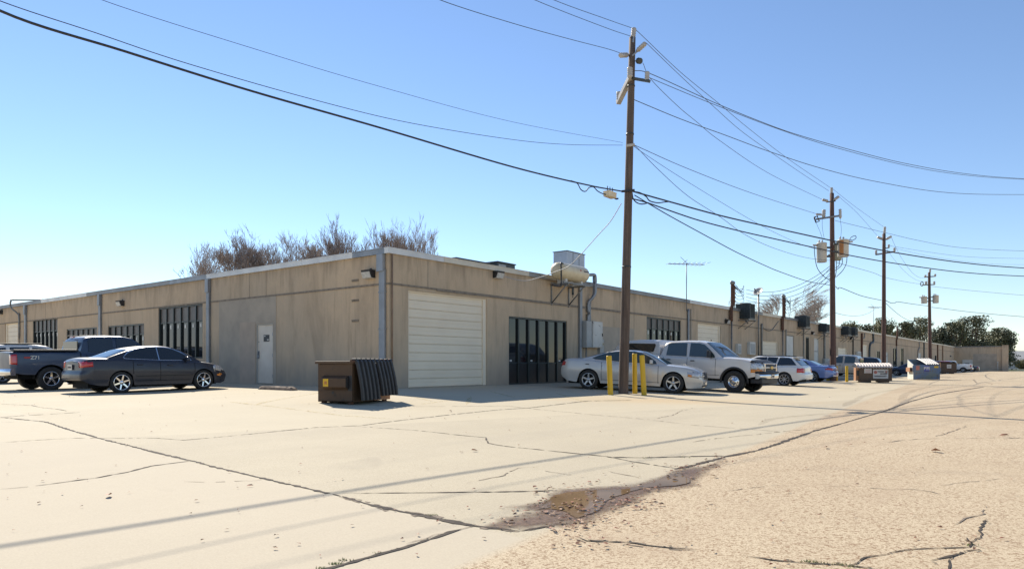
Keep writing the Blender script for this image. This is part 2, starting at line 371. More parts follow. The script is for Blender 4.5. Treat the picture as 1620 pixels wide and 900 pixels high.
c = N.mix(N.math('MULTIPLY', far, 0.5), c, N.mix(N.rng(streak, 0.38, 0.64), (0.515, 0.425, 0.29), (0.42, 0.335, 0.22)))
# rusty orange wash that has run off near the first pole
rp = at(1060, 634); dx = N.math('SUBTRACT', sp.outputs['X'], rp.x); dy = N.math('SUBTRACT', sp.outputs['Y'], rp.y)
dd = N.math('SQRT', N.math('ADD', N.math('MULTIPLY', N.math('MULTIPLY', dx, dx), 0.16), N.math('MULTIPLY', dy, dy)))
c = N.mix(N.math('MULTIPLY', N.rng(N.math('ADD', dd, N.math('MULTIPLY', mid, 1.6)), 2.9, 1.0), 0.42), c, (0.50, 0.33, 0.15))
oil = N.noise(0.42, 5, cw, 0.6, 1.2)
c = N.mix(N.math('MULTIPLY', N.rng(oil, 0.62, 0.74), 0.28), c, (0.25, 0.21, 0.165))
N.base(c); N.b.inputs['Roughness'].default_value = 0.88; N.b.inputs['Specular IOR Level'].default_value = 0.25
N.bump(N.math('ADD', N.math('MULTIPLY', spk, N.math('ADD', N.math('MULTIPLY', agg, 0.8), 0.25)), N.math('MULTIPLY', spk2, 0.35)), 0.16, 0.008)
M['ground'] = N.mat
g = m.build('ground', M['ground']); tag(g, 'sunlit tan concrete yard cracked into slabs, running down the alley', 'ground', kind='structure')

# cracks and joints: narrow ragged strips lying on the paving
M['crack'] = pm('dark_open_crack', (0.028, 0.020, 0.014), (0.075, 0.055, 0.038), 14, 0.95)  # flat strips; the shade inside the cracks is put into this dark colour
M['crack_faint'] = pm('faint_crack', (0.17, 0.13, 0.095), (0.26, 0.205, 0.15), 14, 0.95)
def sheet_strip(m, pts, w0, w1, lift, jit=0.02, wj=0.5, gap=0.0, step=0.09, dist=0.0):
    P = []
    for a, b in zip(pts, pts[1:]):
        n = max(1, int((b-a).length/step))
        for k in range(n): P.append(a.lerp(b, k/n))
    P.append(pts[-1]); n = len(P); prev = None; drift = 0
    for i, p in enumerate(P):
        d = (P[min(i+1, n-1)]-P[max(i-1, 0)]).to_2d()
        if d.length < 1e-6: continue
        d.normalize(); nrm = Vector((-d.y, d.x))
        drift = drift*0.75+rnd.uniform(-jit, jit)
        w = (w0+(w1-w0)*i/n)*(1+rnd.uniform(-wj, wj))*0.5*(1+max(0, p.y-5)*dist)
        e = min(1, i/3+0.15, (n-1-i)/3+0.15); w *= e
        c = Vector((p.x, p.y))+nrm*drift
        a, b = c+nrm*w, c-nrm*w
        cur = (m.V((a.x, a.y, G(a.x, a.y)+lift)), m.V((b.x, b.y, G(b.x, b.y)+lift)))
        if prev and rnd.random() > gap: m.face([prev[0], prev[1], cur[1], cur[0]])
        prev = cur
def pix(l): return [at(*p) for p in l]
cr = MB(); cf = MB()
heavy = [([(0,660),(72,667),(120,683),(205,705),(265,720),(305,729),(345,740),(420,757),(470,769),(520,780),(540,785)], .022, .035, .1),
 ([(540,785),(580,796),(620,806),(665,815),(705,823),(750,832),(790,836),(822,840)], .035, .065, 0),
 ([(822,840),(850,836),(878,830),(905,828)], .04, .025, 0),
 ([(750,832),(712,842),(680,853),(640,866),(600,876),(560,888),(520,899),(480,915)], .03, .03, 0),
 ([(0,774),(45,770),(90,764),(150,756),(200,747),(240,737),(300,729)], .012, .03, .15),
 ([(0,700),(60,696),(120,693),(165,693),(210,693),(250,693),(290,696),(360,690),(430,683),(500,676),(570,673),(640,664),(720,655),(790,648),(838,645),(880,640),(930,634),(1000,633)], .010, .028, .25),
 ([(560,674),(650,680),(690,684),(745,690),(768,692),(772,701),(800,706),(850,711),(900,716),(960,722),(1000,730),(1050,738),(1066,740)], .010, .02, .3),
 ([(962,723),(1020,724),(1050,723),(1090,722),(1140,721),(1155,722)], .03, .035, 0),
 ([(1066,742),(1100,735),(1150,722),(1200,712),(1250,695),(1290,681),(1335,669)], .042, .034, 0),
 ([(1335,669),(1400,650),(1440,635),(1480,624),(1510,619),(1555,612)], .022, .035, .1),
 ([(540,780),(600,780),(680,779),(780,778),(840,777),(880,776)], .012, .028, .1),
 ([(0,660),(40,657),(80,655),(128,652)], .014, .014, .3),
 ([(0,639),(50,641),(106,650)], .014, .010, .3),
 ([(0,668),(24,667)], .012, .010, .3),
 ([(915,850),(930,855),(960,857),(990,858),(1020,862),(1060,866),(1100,870)], .04, .02, .05),
 ([(1172,879),(1220,885),(1270,890),(1335,895),(1400,902)], .028, .028, 0),
 ([(1335,895),(1370,882),(1400,876),(1440,869),(1500,866),(1527,864),(1535,857),(1550,850),(1555,835),(1560,820)], .018, .022, .12),
 ([(1470,887),(1500,880),(1527,871),(1545,868)], .035, .03, .25),
 ([(1560,868),(1540,862),(1528,850)], .03, .03, .2),
 ([(1500,905),(1505,893),(1512,880)], .02, .02, .2)]
for pts, a, b, gp in heavy: kk = .9 if pts[0][1] < 845 else .55; sheet_strip(cr, pix(pts), a*kk, b*kk, .004, (.005 if pts[0][1] < 845 else .012), .75, gp*.25, .05, .11)
for pts, a, b, gp in heavy[1:3]+heavy[14:15]:                     # broken spalled edges beside the wide joints
    for o in (-1, 1): sheet_strip(cf, [p+Vector((0.010*o, 0.022*o, 0)) for p in pix(pts)], a*.5, b*.5, .003, .014, .95, .4, .06)
faint = [[(740,765),(770,758),(800,752),(818,740),(850,738)], [(960,745),(990,752),(1020,758)], [(1080,671),(1140,676),(1200,680),(1290,687)], [(560,640),(660,643),(800,642),(900,652),(1010,662),(1080,670)],
 [(1040,662),(1070,655),(1078,650),(1100,645)], [(1335,671),(1370,672),(1400,673)], [(1300,770),(1360,770),(1410,774),(1440,773),(1470,778),(1500,788)], [(1490,768),(1520,763),(1560,760),(1585,757)],
 [(1150,776),(1220,768),(1260,768)], [(1480,690),(1510,682),(1530,673)], [(1560,692),(1600,694),(1640,690)], [(1510,830),(1550,812),(1560,800)], [(640,860),(700,842),(720,838)],
 [(290,762),(340,763),(400,761),(430,757)], [(1250,640),(1350,645)], [(1400,700),(1450,694),(1620,692)], [(840,742),(880,748),(905,752)], [(1080,735),(1120,728)],
 [(1330,615),(1480,612),(1600,611)], [(1540,600),(1545,606),(1556,604),(1570,607)], [(1090,700),(1160,690),(1300,676)]]
rc = random.Random(77)
for pts, a, b, gp in heavy[1:4]+heavy[7:9]+heavy[14:19]:
    P = pix(pts)
    for a_, b_ in zip(P, P[1:]):
        for k in range(int((b_-a_).length*16)):
            p = a_.lerp(b_, rc.random()); x, y = p.x+rc.gauss(0, .022), p.y+rc.gauss(0, .030); s_ = rc.uniform(.004, .013); z = G(x, y)+.005
            an = [rc.uniform(0, 6.28) for _ in range(5)]; an.sort(); cr.poly([(x+math.cos(t_)*s_*rc.uniform(.6, 1.6), y+math.sin(t_)*s_, z) for t_ in an])
for pts in faint: sheet_strip(cf, pix(pts), .012, .010, .004, .02, .6, .18, .08, .10)
o = cr.build('pavement_cracks', M['crack']); tag(o, 'dark open joints and cracks dividing the concrete slabs', 'cracks', kind='structure')
o = cf.build('hairline_cracks', M['crack_faint']); tag(o, 'faint hairline cracks and chipped joint edges in the concrete', 'cracks', kind='structure')
# worn yellow parking lines
N = NT('worn_yellow_line'); nz = N.noise(9, 8, N.coord(), 0.75)
N.base((0.60, 0.47, 0.21)); N.b.inputs['Roughness'].default_value = 0.9
N.set(N.b.inputs['Alpha'], N.math('MULTIPLY', N.rng(nz, 0.46, 0.62), 0.55)); M['line'] = N.mat
pl = MB()
for pts, wd in [([(360,635),(400,641)], .12), ([(400,641),(470,627),(520,618)], .12), ([(360,636),(440,644),(540,657),(640,664)], .12), ([(620,622),(655,628),(690,636)], .12), ([(660,640),(720,632)], .12),
                ([(738,640),(745,627)], .13), ([(775,619),(815,629)], .12), ([(880,622),(930,637)], .13), ([(1120,622),(1150,628)], .1)]:
    sheet_strip(pl, pix(pts), wd, wd, .006, 0.0, .04, 0, .3)
o = pl.build('parking_lines', M['line']); tag(o, 'worn pale yellow parking bay lines near the walls', 'parking lines', kind='structure')
# tyre marks
N = NT('tyre_rubber_mark'); nz = N.noise(3, 6, N.coord(), 0.7); N.base((0.20, 0.15, 0.11)); N.b.inputs['Roughness'].default_value = 0.9
N.set(N.b.inputs['Alpha'], N.math('MULTIPLY', N.rng(nz, 0.35, 0.65), 0.24)); M['tyremark'] = N.mat
tm = MB()
for pts, wd in [([(1335,643),(1350,635),(1370,625),(1400,619),(1440,613),(1500,607)], .22), ([(1425,637),(1428,628),(1440,620),(1470,612),(1520,606)], .25), ([(1390,650),(1470,638),(1540,630),(1620,629),(1700,626)], .22),
                ([(1480,633),(1540,626),(1620,622),(1700,619)], .25), ([(1300,690),(1200,672),(1240,660),(1400,648)][1:], .16)]:
    sheet_strip(tm, [Vector(p) for p in spline(pix(pts), 6)], wd, wd, .003, .02, .15, 0, .4)
o = tm.build('tyre_marks', M['tyremark']); tag(o, 'faint brown curved tyre marks across the alley', 'tyre marks', kind='structure')

# puddle in the gutter: a damp stain, the water, leaves
def blob(m, pts, lift, n=5, wob=0.0, inner=None):
    P = spline(pix(pts)+[at(*pts[0])], n)[:-1]
    vs = []
    for p in P:
        x, y = p.x+rnd.uniform(-wob, wob), p.y+rnd.uniform(-wob, wob); vs.append((x, y, G(x, y)+lift))
    f = m.poly(vs); bmesh.ops.triangulate(m.b, faces=[f])
def soft_sheet(name, polys, lift, mt, res, margin):
    P = [[p.to_2d() for p in spline(pix(pts)+[at(*pts[0])], 4)[:-1]] for pts in polys]
    allp = [p for q_ in P for p in q_]; x0 = min(p.x for p in allp)-margin; x1 = max(p.x for p in allp)+margin; y0 = min(p.y for p in allp)-margin; y1 = max(p.y for p in allp)+margin
    def sd(x, y):
        best = -9
        for q_ in P:
            ins_ = False; dm = 9; n = len(q_)
            for i in range(n):
                a_, b_ = q_[i], q_[(i+1) % n]; dx, dy = b_.x-a_.x, b_.y-a_.y; L2 = dx*dx+dy*dy
                k = max(0, min(1, ((x-a_.x)*dx+(y-a_.y)*dy)/L2)) if L2 > 0 else 0
                dm = min(dm, math.hypot(x-a_.x-dx*k, y-a_.y-dy*k))
                if (a_.y > y) != (b_.y > y) and x < a_.x+(y-a_.y)/(b_.y-a_.y)*dx: ins_ = not ins_
            best = max(best, dm if ins_ else -dm)
        return best
    nx_, ny_ = int((x1-x0)/res)+1, int((y1-y0)/res)+1; verts = []; val = []
    for j in range(ny_+1):
        for i in range(nx_+1):
            x, y = x0+i*res, y0+j*res; verts.append((x, y, G(x, y)+lift)); val.append(sd(x, y))
    faces = []
    for j in range(ny_):
        for i in range(nx_):
            k = [j*(nx_+1)+i, j*(nx_+1)+i+1, (j+1)*(nx_+1)+i+1, (j+1)*(nx_+1)+i]
            if max(val[q_] for q_ in k) > -margin: faces.append(k)
    me = bpy.data.meshes.new(name); me.from_pydata(verts, [], faces); at_ = me.attributes.new('wet', 'FLOAT', 'POINT'); at_.data.foreach_set('value', val)
    me.materials.append(mt); me.shade_smooth(); o = bpy.data.objects.new(name, me); COL.objects.link(o); return o
def wet_alpha(N, nz_scale, amp, lo, hi_, mx):
    at_ = N.t.nodes.new('ShaderNodeAttribute'); at_.attribute_name = 'wet'
    nz = N.noise(nz_scale, 8, N.coord(), 0.7)
    v = N.math('ADD', at_.outputs['Fac'], N.math('MULTIPLY', N.math('SUBTRACT', nz, 0.5), amp))
    N.set(N.b.inputs['Alpha'], N.rng(v, lo, hi_, 0.0, mx))
N = NT('damp_concrete'); n2 = N.noise(40, 4, N.coord())
N.base(N.mix(N.rng(n2, 0.35, 0.65), (0.215, 0.135, 0.085), (0.11, 0.066, 0.040))); N.b.inputs['Roughness'].default_value = 0.5; N.b.inputs['Specular IOR Level'].default_value = 0.2
wet_alpha(N, 4.0, 0.40, -0.04, 0.13, 0.88); N.bump(n2, 0.3, 0.01); M['damp'] = N.mat
damp = [[(775,830),(800,818),(840,808),(800,803),(830,797),(870,788),(880,774),(950,770),(1000,766),(1050,752),(1085,738),(1115,738),(1145,724),(1120,745),(1095,768),(1050,776),(1020,786),(1005,797),(965,810),(935,826),(905,828),(880,830),(850,836),(822,838)]]
o = soft_sheet('damp_patch', damp, .0045, M['damp'], .045, .22); tag(o, 'dark damp stain spreading round the puddle in the gutter', 'damp patch', kind='structure')
N = NT('muddy_water'); N.base(N.mix(N.rng(N.noise(1.6, 4), 0.38, 0.62), (0.125, 0.080, 0.042), (0.19, 0.125, 0.070))); N.b.inputs['Roughness'].default_value = 0.04  # brown of the mud, also standing in for the wall's reflection
N.b.inputs['Specular IOR Level'].default_value = 0.0; N.b.inputs['IOR'].default_value = 1.0
N.b.inputs['Coat Weight'].default_value = 0.0
gl = N.t.nodes.new('ShaderNodeBsdfGlossy'); gl.inputs['Roughness'].default_value = 0.04; gl.inputs['Color'].default_value = (1, 1, 1, 1)
df = N.t.nodes.new('ShaderNodeBsdfDiffuse'); ms = N.t.nodes.new('ShaderNodeMixShader'); ms.inputs[0].default_value = 0.10
wet_alpha(N, 7.0, 0.10, -0.005, 0.008, 1.0); 
bc = N.b.inputs['Base Color'].links[0].from_socket; al = N.b.inputs['Alpha'].links[0].from_socket
N.t.links.new(bc, df.inputs[0]); N.t.links.new(df.outputs[0], ms.inputs[1]); N.t.links.new(gl.outputs[0], ms.inputs[2])
tr = N.t.nodes.new('ShaderNodeBsdfTransparent'); m2 = N.t.nodes.new('ShaderNodeMixShader'); N.t.links.new(al, m2.inputs[0]); N.t.links.new(tr.outputs[0], m2.inputs[1]); N.t.links.new(ms.outputs[0], m2.inputs[2])
N.t.links.new(m2.outputs[0], N.t.nodes['Material Output'].inputs[0]); M['water'] = N.mat
water = [[(852,806),(868,792),(885,782),(930,777),(975,775),(1000,772),(1040,760),(1062,750),(1080,752),(1092,762),(1075,768),(1030,772),(1000,778),(975,786),(958,795),(950,806),(930,815),(912,823),(902,815),(890,809),(870,806)]]
o = soft_sheet('puddle', water, .0085, M['water'], .025, .06); tag(o, 'shallow muddy puddle lying in the gutter joint', 'puddle', kind='structure')
M['leaf_brown'] = pm('dead_leaf', (0.30, 0.10, 0.045), (0.17, 0.085, 0.045), 9, 0.7)
M['leaf_tan'] = pm('dry_tan_leaf', (0.36, 0.22, 0.13), (0.26, 0.15, 0.08), 9, 0.7)
d = MB(); rl = random.Random(11)
def leaf(m, x, y, s, mi):
    a = rl.uniform(0, 6.28); c, sn = math.cos(a), math.sin(a); z = G(x, y)+.012; m.mi = mi
    L = [(-1, 0, .0), (-.3, .45, rl.uniform(.1, .5)), (.6, .35, rl.uniform(.1, .6)), (1.1, 0, rl.uniform(0, .3)), (.5, -.4, rl.uniform(0, .5)), (-.4, -.4, rl.uniform(0, .4))]
    m.poly([(x+s*(c*px-sn*py), y+s*(sn*px+c*py), z+s*pz) for px, py, pz in L])
line_pts = [(790,826),(820,815),(860,800),(878,776),(930,773),(975,790),(1000,785),(1040,770),(1075,748),(1100,741),(1130,735),(1140,728),(960,800),(900,800),(920,810),(870,815),(1020,800),(890,838),(930,830)]
for i in range(260):
    a = rl.choice(line_pts); u = a[0]+rl.gauss(0, 16); v = a[1]+rl.gauss(0, 5.5)
    p = at(u, v); leaf(d, p.x, p.y, rl.uniform(.010, .030), 0 if rl.random() < .55 else 1)
for i in range(60):
    p = at(rl.uniform(860, 1000), rl.uniform(745, 870)); leaf(d, p.x, p.y, rl.uniform(.012, .022), 0)
for i in range(230):
    u = rl.uniform(0, 1620); v = 608+rl.random()**1.7*290
    p = at(u, v); leaf(d, p.x, p.y, rl.uniform(.008, .016)*(1+p.y*.05), 0 if rl.random() < .7 else 1)
for u, v, s in [(1306,709,.05),(1480,715,.09),(1588,690,.06),(172,786,.05),(62,797,.02),(751,714,.04),(395,770,.03),(1345,705,.03),(1130,755,.04),(713,651,.05)]:
    p = at(u, v); leaf(d, p.x, p.y, s, 0)
o = d.build('leaf_litter', [M['leaf_brown'], M['leaf_tan']], fix=False); tag(o, 'small dead brown leaves strewn round the puddle and over the concrete', 'leaves', kind='stuff')
# weeds in the joints
M['weed'] = pm('small_weeds', (0.22, 0.27, 0.08), (0.30, 0.28, 0.12), 10, 0.8)
d = MB()
for u, v, n in [(682,815,26), (530,892,34), (545,886,26), (508,899,20), (1085,723,16), (1275,888,16), (1285,889,20), (1330,893,26), (1350,896,18), (1020,724,10), (600,875,8), (1535,862,18), (700,823,6), (1300,891,10)]:
    for k in range(n):
        p = at(u+rl.gauss(0, 6), v+rl.gauss(0, .8)); a = rl.uniform(0, 6.28); s = rl.uniform(.006, .013)
        x, y, z = p; dx, dy = math.cos(a)*s*.3, math.sin(a)*s*.3
        d.poly([(x-dy, y+dx, z), (x+dy, y-dx, z), (x+dx*1.5+rl.gauss(0, s*.5), y+dy*1.5+rl.gauss(0, s*.5), z+s*1.3)])
o = d.build('weeds', M['weed'], fix=False); tag(o, 'tiny green weeds growing in the slab joints', 'weeds', kind='stuff')

# ------------------------------------------------------------------ the warehouse
LR, LL, HT = 166.0, 46.0, 4.57
ZJ = 3.40
wh = thing('warehouse', 'long single-storey tan concrete warehouse with metal roof edge and roll-up doors', 'building', (C0.x, C0.y, 0), TH)
def zq(u, v): return zz(v, hq(u)[1])
def zt_(u, v): return zz(v, ht(u)[1])
def gq(q, t=-0.3): x, y = xy(q, t); return G(x, y)
# openings of the alley front: u range, top row, kind, [bottom row]
RO = [(646,770.5,459,'garage'), (805,897,504,'store'), (1023,1077,503.5,'window'), (1104,1140,513,'garage'), (1206,1231,540,'garage'), (1243,1256,530.5,'boarded'),
      (1275,1280,533,'slot'), (1288,1295,535,'door2'), (1326,1340,550,'garage'), (1365,1373,545,'garage'), (1387,1392,555,'slot'), (1400,1405,557,'door2'),
      (1413,1418,550.5,'slot'), (1425,1429.5,550.5,'slot'), (1453,1457,558,'door2'), (1468,1472,561,'garage'), (1479,1481.5,562,'slot')]
LO = [(405,432,512,'door'), (250.5,320.5,483.5,'window'), (171,228,513.5,'window'), (105.5,153.5,519,'window'), (52,91,504.5,'window'), (8,28,510.5,'garage')]
def wall_sheet(m, length, holes, axis, z0=-3.0, z1=4.40, depth=0.22):
    # outer face of a wall with real openings and their reveals; axis 'q': the alley front, 't': the left front
    def P(a, dpt, z): return (a, dpt, z) if axis == 'q' else (dpt, a, z)
    cuts = sorted(set([0, length]+[h[0] for h in holes]+[h[1] for h in holes]))
    for a, b in zip(cuts, cuts[1:]):
        if b-a < 1e-4: continue
        mid_ = (a+b)/2; hs = [h for h in holes if h[0] <= mid_ <= h[1]]
        spans = [(z0, z1)] if not hs else [(z0, hs[0][2]), (hs[0][3], z1)]
        for s0, s1 in spans:
            if s1-s0 > 1e-3: m.poly([P(a, 0, s0), P(b, 0, s0), P(b, 0, s1), P(a, 0, s1)])
    for a, b, s0, s1 in holes:
        m.poly([P(a, 0, s0), P(a, depth, s0), P(a, depth, s1), P(a, 0, s1)]); m.poly([P(b, 0, s0), P(b, depth, s0), P(b, depth, s1), P(b, 0, s1)])
        m.poly([P(a, 0, s1), P(b, 0, s1), P(b, depth, s1), P(a, depth, s1)]); m.poly([P(a, 0, s0), P(b, 0, s0), P(b, depth, s0), P(a, depth, s0)])
def make_frame(kind, a, b, z0, z1, axis, fine=True):
    # everything that fills one opening, in building coordinates
    def bx(m, a0, a1, d0, d1, s0, s1):
        if axis == 'q': m.b2(a0, a1, d0, d1, s0, s1)
        else: m.b2(d0, d1, a0, a1, s0, s1)
    W = b-a
    if kind == 'garage':
        m = MB(); nsec = max(4, round((z1-z0)/0.29)); h = (z1-z0)/nsec; d = 0.10
        for k in range(nsec):
            s0 = z0+k*h; bx(m, a+.07, b-.17, d+.010, d+.05, s0+.004, s0+h-.010)
            if fine:
                bx(m, a+.07, b-.17, d+.002, d+.012, s0+h*.08, s0+h*.44); bx(m, a+.07, b-.17, d+.002, d+.012, s0+h*.54, s0+h*.92)
        o = m.build('garage_door', M['cream_door'], wh, bevel=.004 if fine else 0, seg=1)
        for k in range(1, nsec):
            m = MB(); bx(m, a+.07, b-.17, d-.001, d+.03, z0+k*h-.011, z0+k*h+.003); m.build('panel_seam', M['door_seam'], o)
        m = MB(); bx(m, b-.17, b, .05, .16, z0, z1); bx(m, a, a+.07, .05, .16, z0, z1); bx(m, a+.07, b-.17, .05, .10, z1-.05, z1)
        if fine:
            for k in range(12): bx(m, b-.185, b-.165, .04, .055, z0+.3+k*(z1-z0-.4)/12, z0+.36+k*(z1-z0-.4)/12)
        m.build('door_frame', M['cream_door'], o)
    elif kind in ('window', 'store'):
        n = 6 if kind == 'window' or True else 6
        m = MB(); mw = .05 if kind == 'window' else .055; tz = {'window': z0+(z1-z0)*0.695, 'store': z0+0.86}[kind]
        if kind == 'window' and axis == 'q': tz = z1-.62
        bx(m, a, a+.07, .03, .16, z0, z1); bx(m, b-.07, b, .03, .16, z0, z1); bx(m, a+.07, b-.07, .03, .16, z1-.07, z1); bx(m, a+.07, b-.07, .03, .16, z0, z0+.06)
        for k in range(1, n): c = a+W*k/n; bx(m, c-mw/2-.012, c+mw/2+.012, .035, .155, z0+.06, z1-.07)
        bx(m, a+.07, b-.07, .06, .14, tz-.03, tz+.03)
        fr = m.build('window', M['frame'], wh, bevel=.004, seg=1)
        m = MB()
        if kind == 'store':
            bx(m, a+.07, b-.07, .11, .13, tz+.03, z1-.07)
            m.build('pane', M['glass'], fr)
            m = MB(); bx(m, a+.07, b-.07, .09, .12, z0+.06, tz-.03); m.build('lower_panel', M['panel_dark'], fr)
            for k in (0, 2, 5):
                m = MB(); c = a+W*(k+.38)/n; bx(m, c-.07, c+.07, .105, .109, tz+.06, tz+.13); m.build('sticker', M['lens'], fr)
        else:
            bx(m, a+.07, b-.07, .11, .13, z0+.06, tz-.03); m.build('pane', M['glass'], fr)
            m = MB(); bx(m, a+.07, b-.07, .09, .12, tz+.03, z1-.07); m.build('upper_panel', M['louvre'], fr)
            if fine:
                rb = random.Random(int(a*10))
                for k in range(n):
                    m = MB(); c = a+W*(k+.5)/n; bx(m, c-.06, c+(.05 if k % 2 else .08), .100, .106, tz-.26-rb.uniform(0, .06), tz-.12); m.build('sticker', M['lens'], fr)
    elif kind in ('door', 'door2'):
        m = MB(); top = z1-.05 if kind == 'door' else z0+2.15
        bx(m, a+.05, b-.05, .06, .11, z0+.02, top)
        if kind == 'door2': bx(m, a+.05, b-.05, .07, .11, top+.05, z1-.05)
        o = m.build('door', M['beige_door' if kind == 'door' else 'white_door'], wh)
        m = MB(); bx(m, a, a+.05, .02, .13, z0, z1); bx(m, b-.05, b, .02, .13, z0, z1); bx(m, a+.05, b-.05, .02, .13, z1-.05, z1)
        m.build('door_frame', M['boxgrey' if kind == 'door' else 'white_door'], o)
        if kind == 'door':
            m = MB(); bx(m, b-.16, b-.06, .035, .06, z0+.98, z0+1.28); bx(m, b-.14, b-.10, -.02, .035, z0+1.0, z0+1.04)
            bx(m, b-.13, b-.11, -.02, 0, z0+1.0, z0+1.18); m.build('handle', M['galv'], o, bevel=.004)
            m = MB(); bx(m, b-.125, b-.095, .028, .036, z0+1.12, z0+1.25); m.build('lock', M['black'], o)
            m = MB(); bx(m, b-.13, b-.10, .045, .06, z0+1.62, z0+1.65); m.build('lock', M['black'], o)
            for s0 in (.25, 1.05, 1.85):
                m = MB(); bx(m, a+.03, a+.065, .012, .03, z0+s0, z0+s0+.12); m.build('hinge', M['galv'], o)
            m = MB(); bx(m, a+.34, a+.72, .052, .06, z0+1.64, z0+1.90); sg = m.build('sign', M['black'], o)
            m = MB(); bx(m, a+.58, a+.70, .049, .052, z0+1.835, z0+1.865); bx(m, a+.36, a+.48, .049, .052, z0+1.68, z0+1.71); bx(m, a+.36, a+.48, .049, .052, z0+1.72, z0+1.735)
            m.build('sign_lettering', M['lens'], o)
    elif kind == 'boarded':
        m = MB(); bx(m, a+.03, b-.03, .05, .10, z0, z0+(z1-z0)*.45); bx(m, a+.03, b-.03, .05, .10, z0+(z1-z0)*.45+.04, z1-.04)
        m.build('boarded_opening', M['white_door'], wh)
    elif kind == 'slot':
        m = MB(); bx(m, a, a+.08, .02, .14, z0, z1); bx(m, b-.08, b, .02, .14, z0, z1); bx(m, a+.08, b-.08, .02, .14, z1-.08, z1); bx(m, a+.08, b-.08, .02, .14, z0+1.0, z0+1.07)
        bx(m, (a+b)/2-.03, (a+b)/2+.03, .03, .13, z0, z1-.08)
        fr = m.build('glass_door', M['frame'], wh)
        m = MB(); bx(m, a+.08, b-.08, .09, .11, z0, z1-.08); m.build('pane', M['glass'], fr)
hr = []; 
for it in RO:
    u0, u1, vt, kind = it[:4]; a, b = hq(u0)[0], hq(u1)[0]; z1 = min(zq((u0+u1)/2, vt), 3.3) if kind != 'garage' or u0 > 800 else zq(u0, vt)
    z0 = gq((a+b)/2)+.02
    if kind == 'window': z0 = gq(a)+1.05
    hr.append((a, b, z0, z1, kind)); print('RO', kind, u0, round(a,2), round(b-a,2), round(z0,2), round(z1,2))
hl = []
for u0, u1, vt, kind in LO:
    b, a = ht(u0)[0], ht(u1)[0]; z1 = zt_((u0+u1)/2, vt); z0 = G(*xy(-.3, (a+b)/2))+.02
    if kind == 'window': z0 = 1.02 if u0 > 200 else (1.05)
    hl.append((a, b, z0, z1, kind)); print('LO', kind, u0, round(a,2), round(b-a,2), round(z0,2), round(z1,2))
m = MB(); wall_sheet(m, LR, [h[:4] for h in hr], 'q'); wall_sheet(m, LL, [h[:4] for h in hl], 't')
# hidden sides of the L-shaped block
m.poly([(LR+22, 0, -3), (LR+22, 20, -3), (LR+22, 20, 4.4), (LR+22, 0, 4.4)]); m.poly([(LR+22, 20, -3), (30, 20, -3), (30, 20, 4.4), (LR+22, 20, 4.4)])
m.poly([(30, 20, -3), (30, LL, -3), (30, LL, 4.4), (30, 20, 4.4)]); m.poly([(0, LL, -3), (30, LL, -3), (30, LL, 4.4), (0, LL, 4.4)])
# end wing that closes the alley
WP = -8.6
m.poly([(LR, 0, -3), (LR, WP, -3), (LR, WP, 4.4), (LR, 0, 4.4)]); m.poly([(LR, WP, -3), (LR+22, WP, -3), (LR+22, WP, 4.4), (LR, WP, 4.4)]); m.poly([(LR+22, WP, -3), (LR+22, 0, -3), (LR+22, 0, 4.4), (LR+22, WP, 4.4)])
m.build('wall', M['wall'], wh, fix=False)
for h in hr: make_frame(h[4], h[0], h[1], h[2], h[3], 'q', h[0] < 40)
for h in hl: make_frame(h[4], h[0], h[1], h[2], h[3], 't')
m = MB(); m.poly([(0.02, 0.02, 4.47), (LR+22, 0.02, 4.47), (LR+22, 20, 4.47), (30, 20, 4.47), (30, LL, 4.47), (0.02, LL, 4.47)]); m.poly([(LR+.02, WP+.02, 4.47), (LR+22, WP+.02, 4.47), (LR+22, 0.0, 4.47), (LR+.02, 0.0, 4.47)])
m.build('roof', M['roof'], wh)
# panel ledge and joints
m = MB(); rj = random.Random(3); q = 0.55
m.b2(-.006, LR, -.022, .0, ZJ-.035, ZJ+.03); m.b2(-.022, 0, -.0, LL, ZJ-.035, ZJ+.03)
m.b2(hq(690)[0], hq(1040)[0], -.035, -.0225, ZJ-.07, ZJ+.02)
m.build('panel_ledge', M['joint'], wh)
m = MB()
for u in (677, 1003, 1206, 1348, 1432, 1442, 1455, 1463, 1475, 1483, 1490, 1497, 1503): 
    a = hq(u)[0]; m.b2(a-.012, a+.012, -.0045, 0, ZJ+.03 if u == 677 else -1.5, 4.36)
for u in (72, 421, 395): 
    a = ht(u)[0]; m.b2(-.0045, 0, a-.012, a+.012, ZJ+.03, 4.36)
m.b2(LR-.005, LR, -7.6, -7.55, -2, 4.3)
m.build('panel_joint', M['joint'], wh)
# cement patches
m = MB(); a, b = ht(437)[0], ht(347)[0]
da, db = hl[0][0], hl[0][1]; zd = hl[0][3]; zp = zt_(390, 473)
m.b2(-.012, -.0, a, da, -.4, zp); m.b2(-.012, 0, db, b, -.4, zp); m.b2(-.012, 0, da, db, zd, zp); p1 = m.build('cement_patch', M['patch'], wh)
m = MB(); a, b = hl[0][1]+.01, ht(380)[0]; m.b2(-.020, -.0125, a, b, -.4, zt_(392, 509.5)); m.build('cement_patch', M['patch2'], wh)
m = MB(); a, b = hq(945)[0], hq(1003)[0]; m.b2(a, b, -.012, 0, -.6, zq(975, 518)); m.build('cement_patch', M['patch'], wh)
m = MB(); m.b2(LR-.02, LR, WP+.9, WP+5.2, -2, 2.9); m.build('cement_patch', M['patch'], wh)
m = MB(); m.b2(LR-.45, LR+.3, WP-1.1, WP, -3, 4.75); m.build('end_pier', M['wall'], wh)
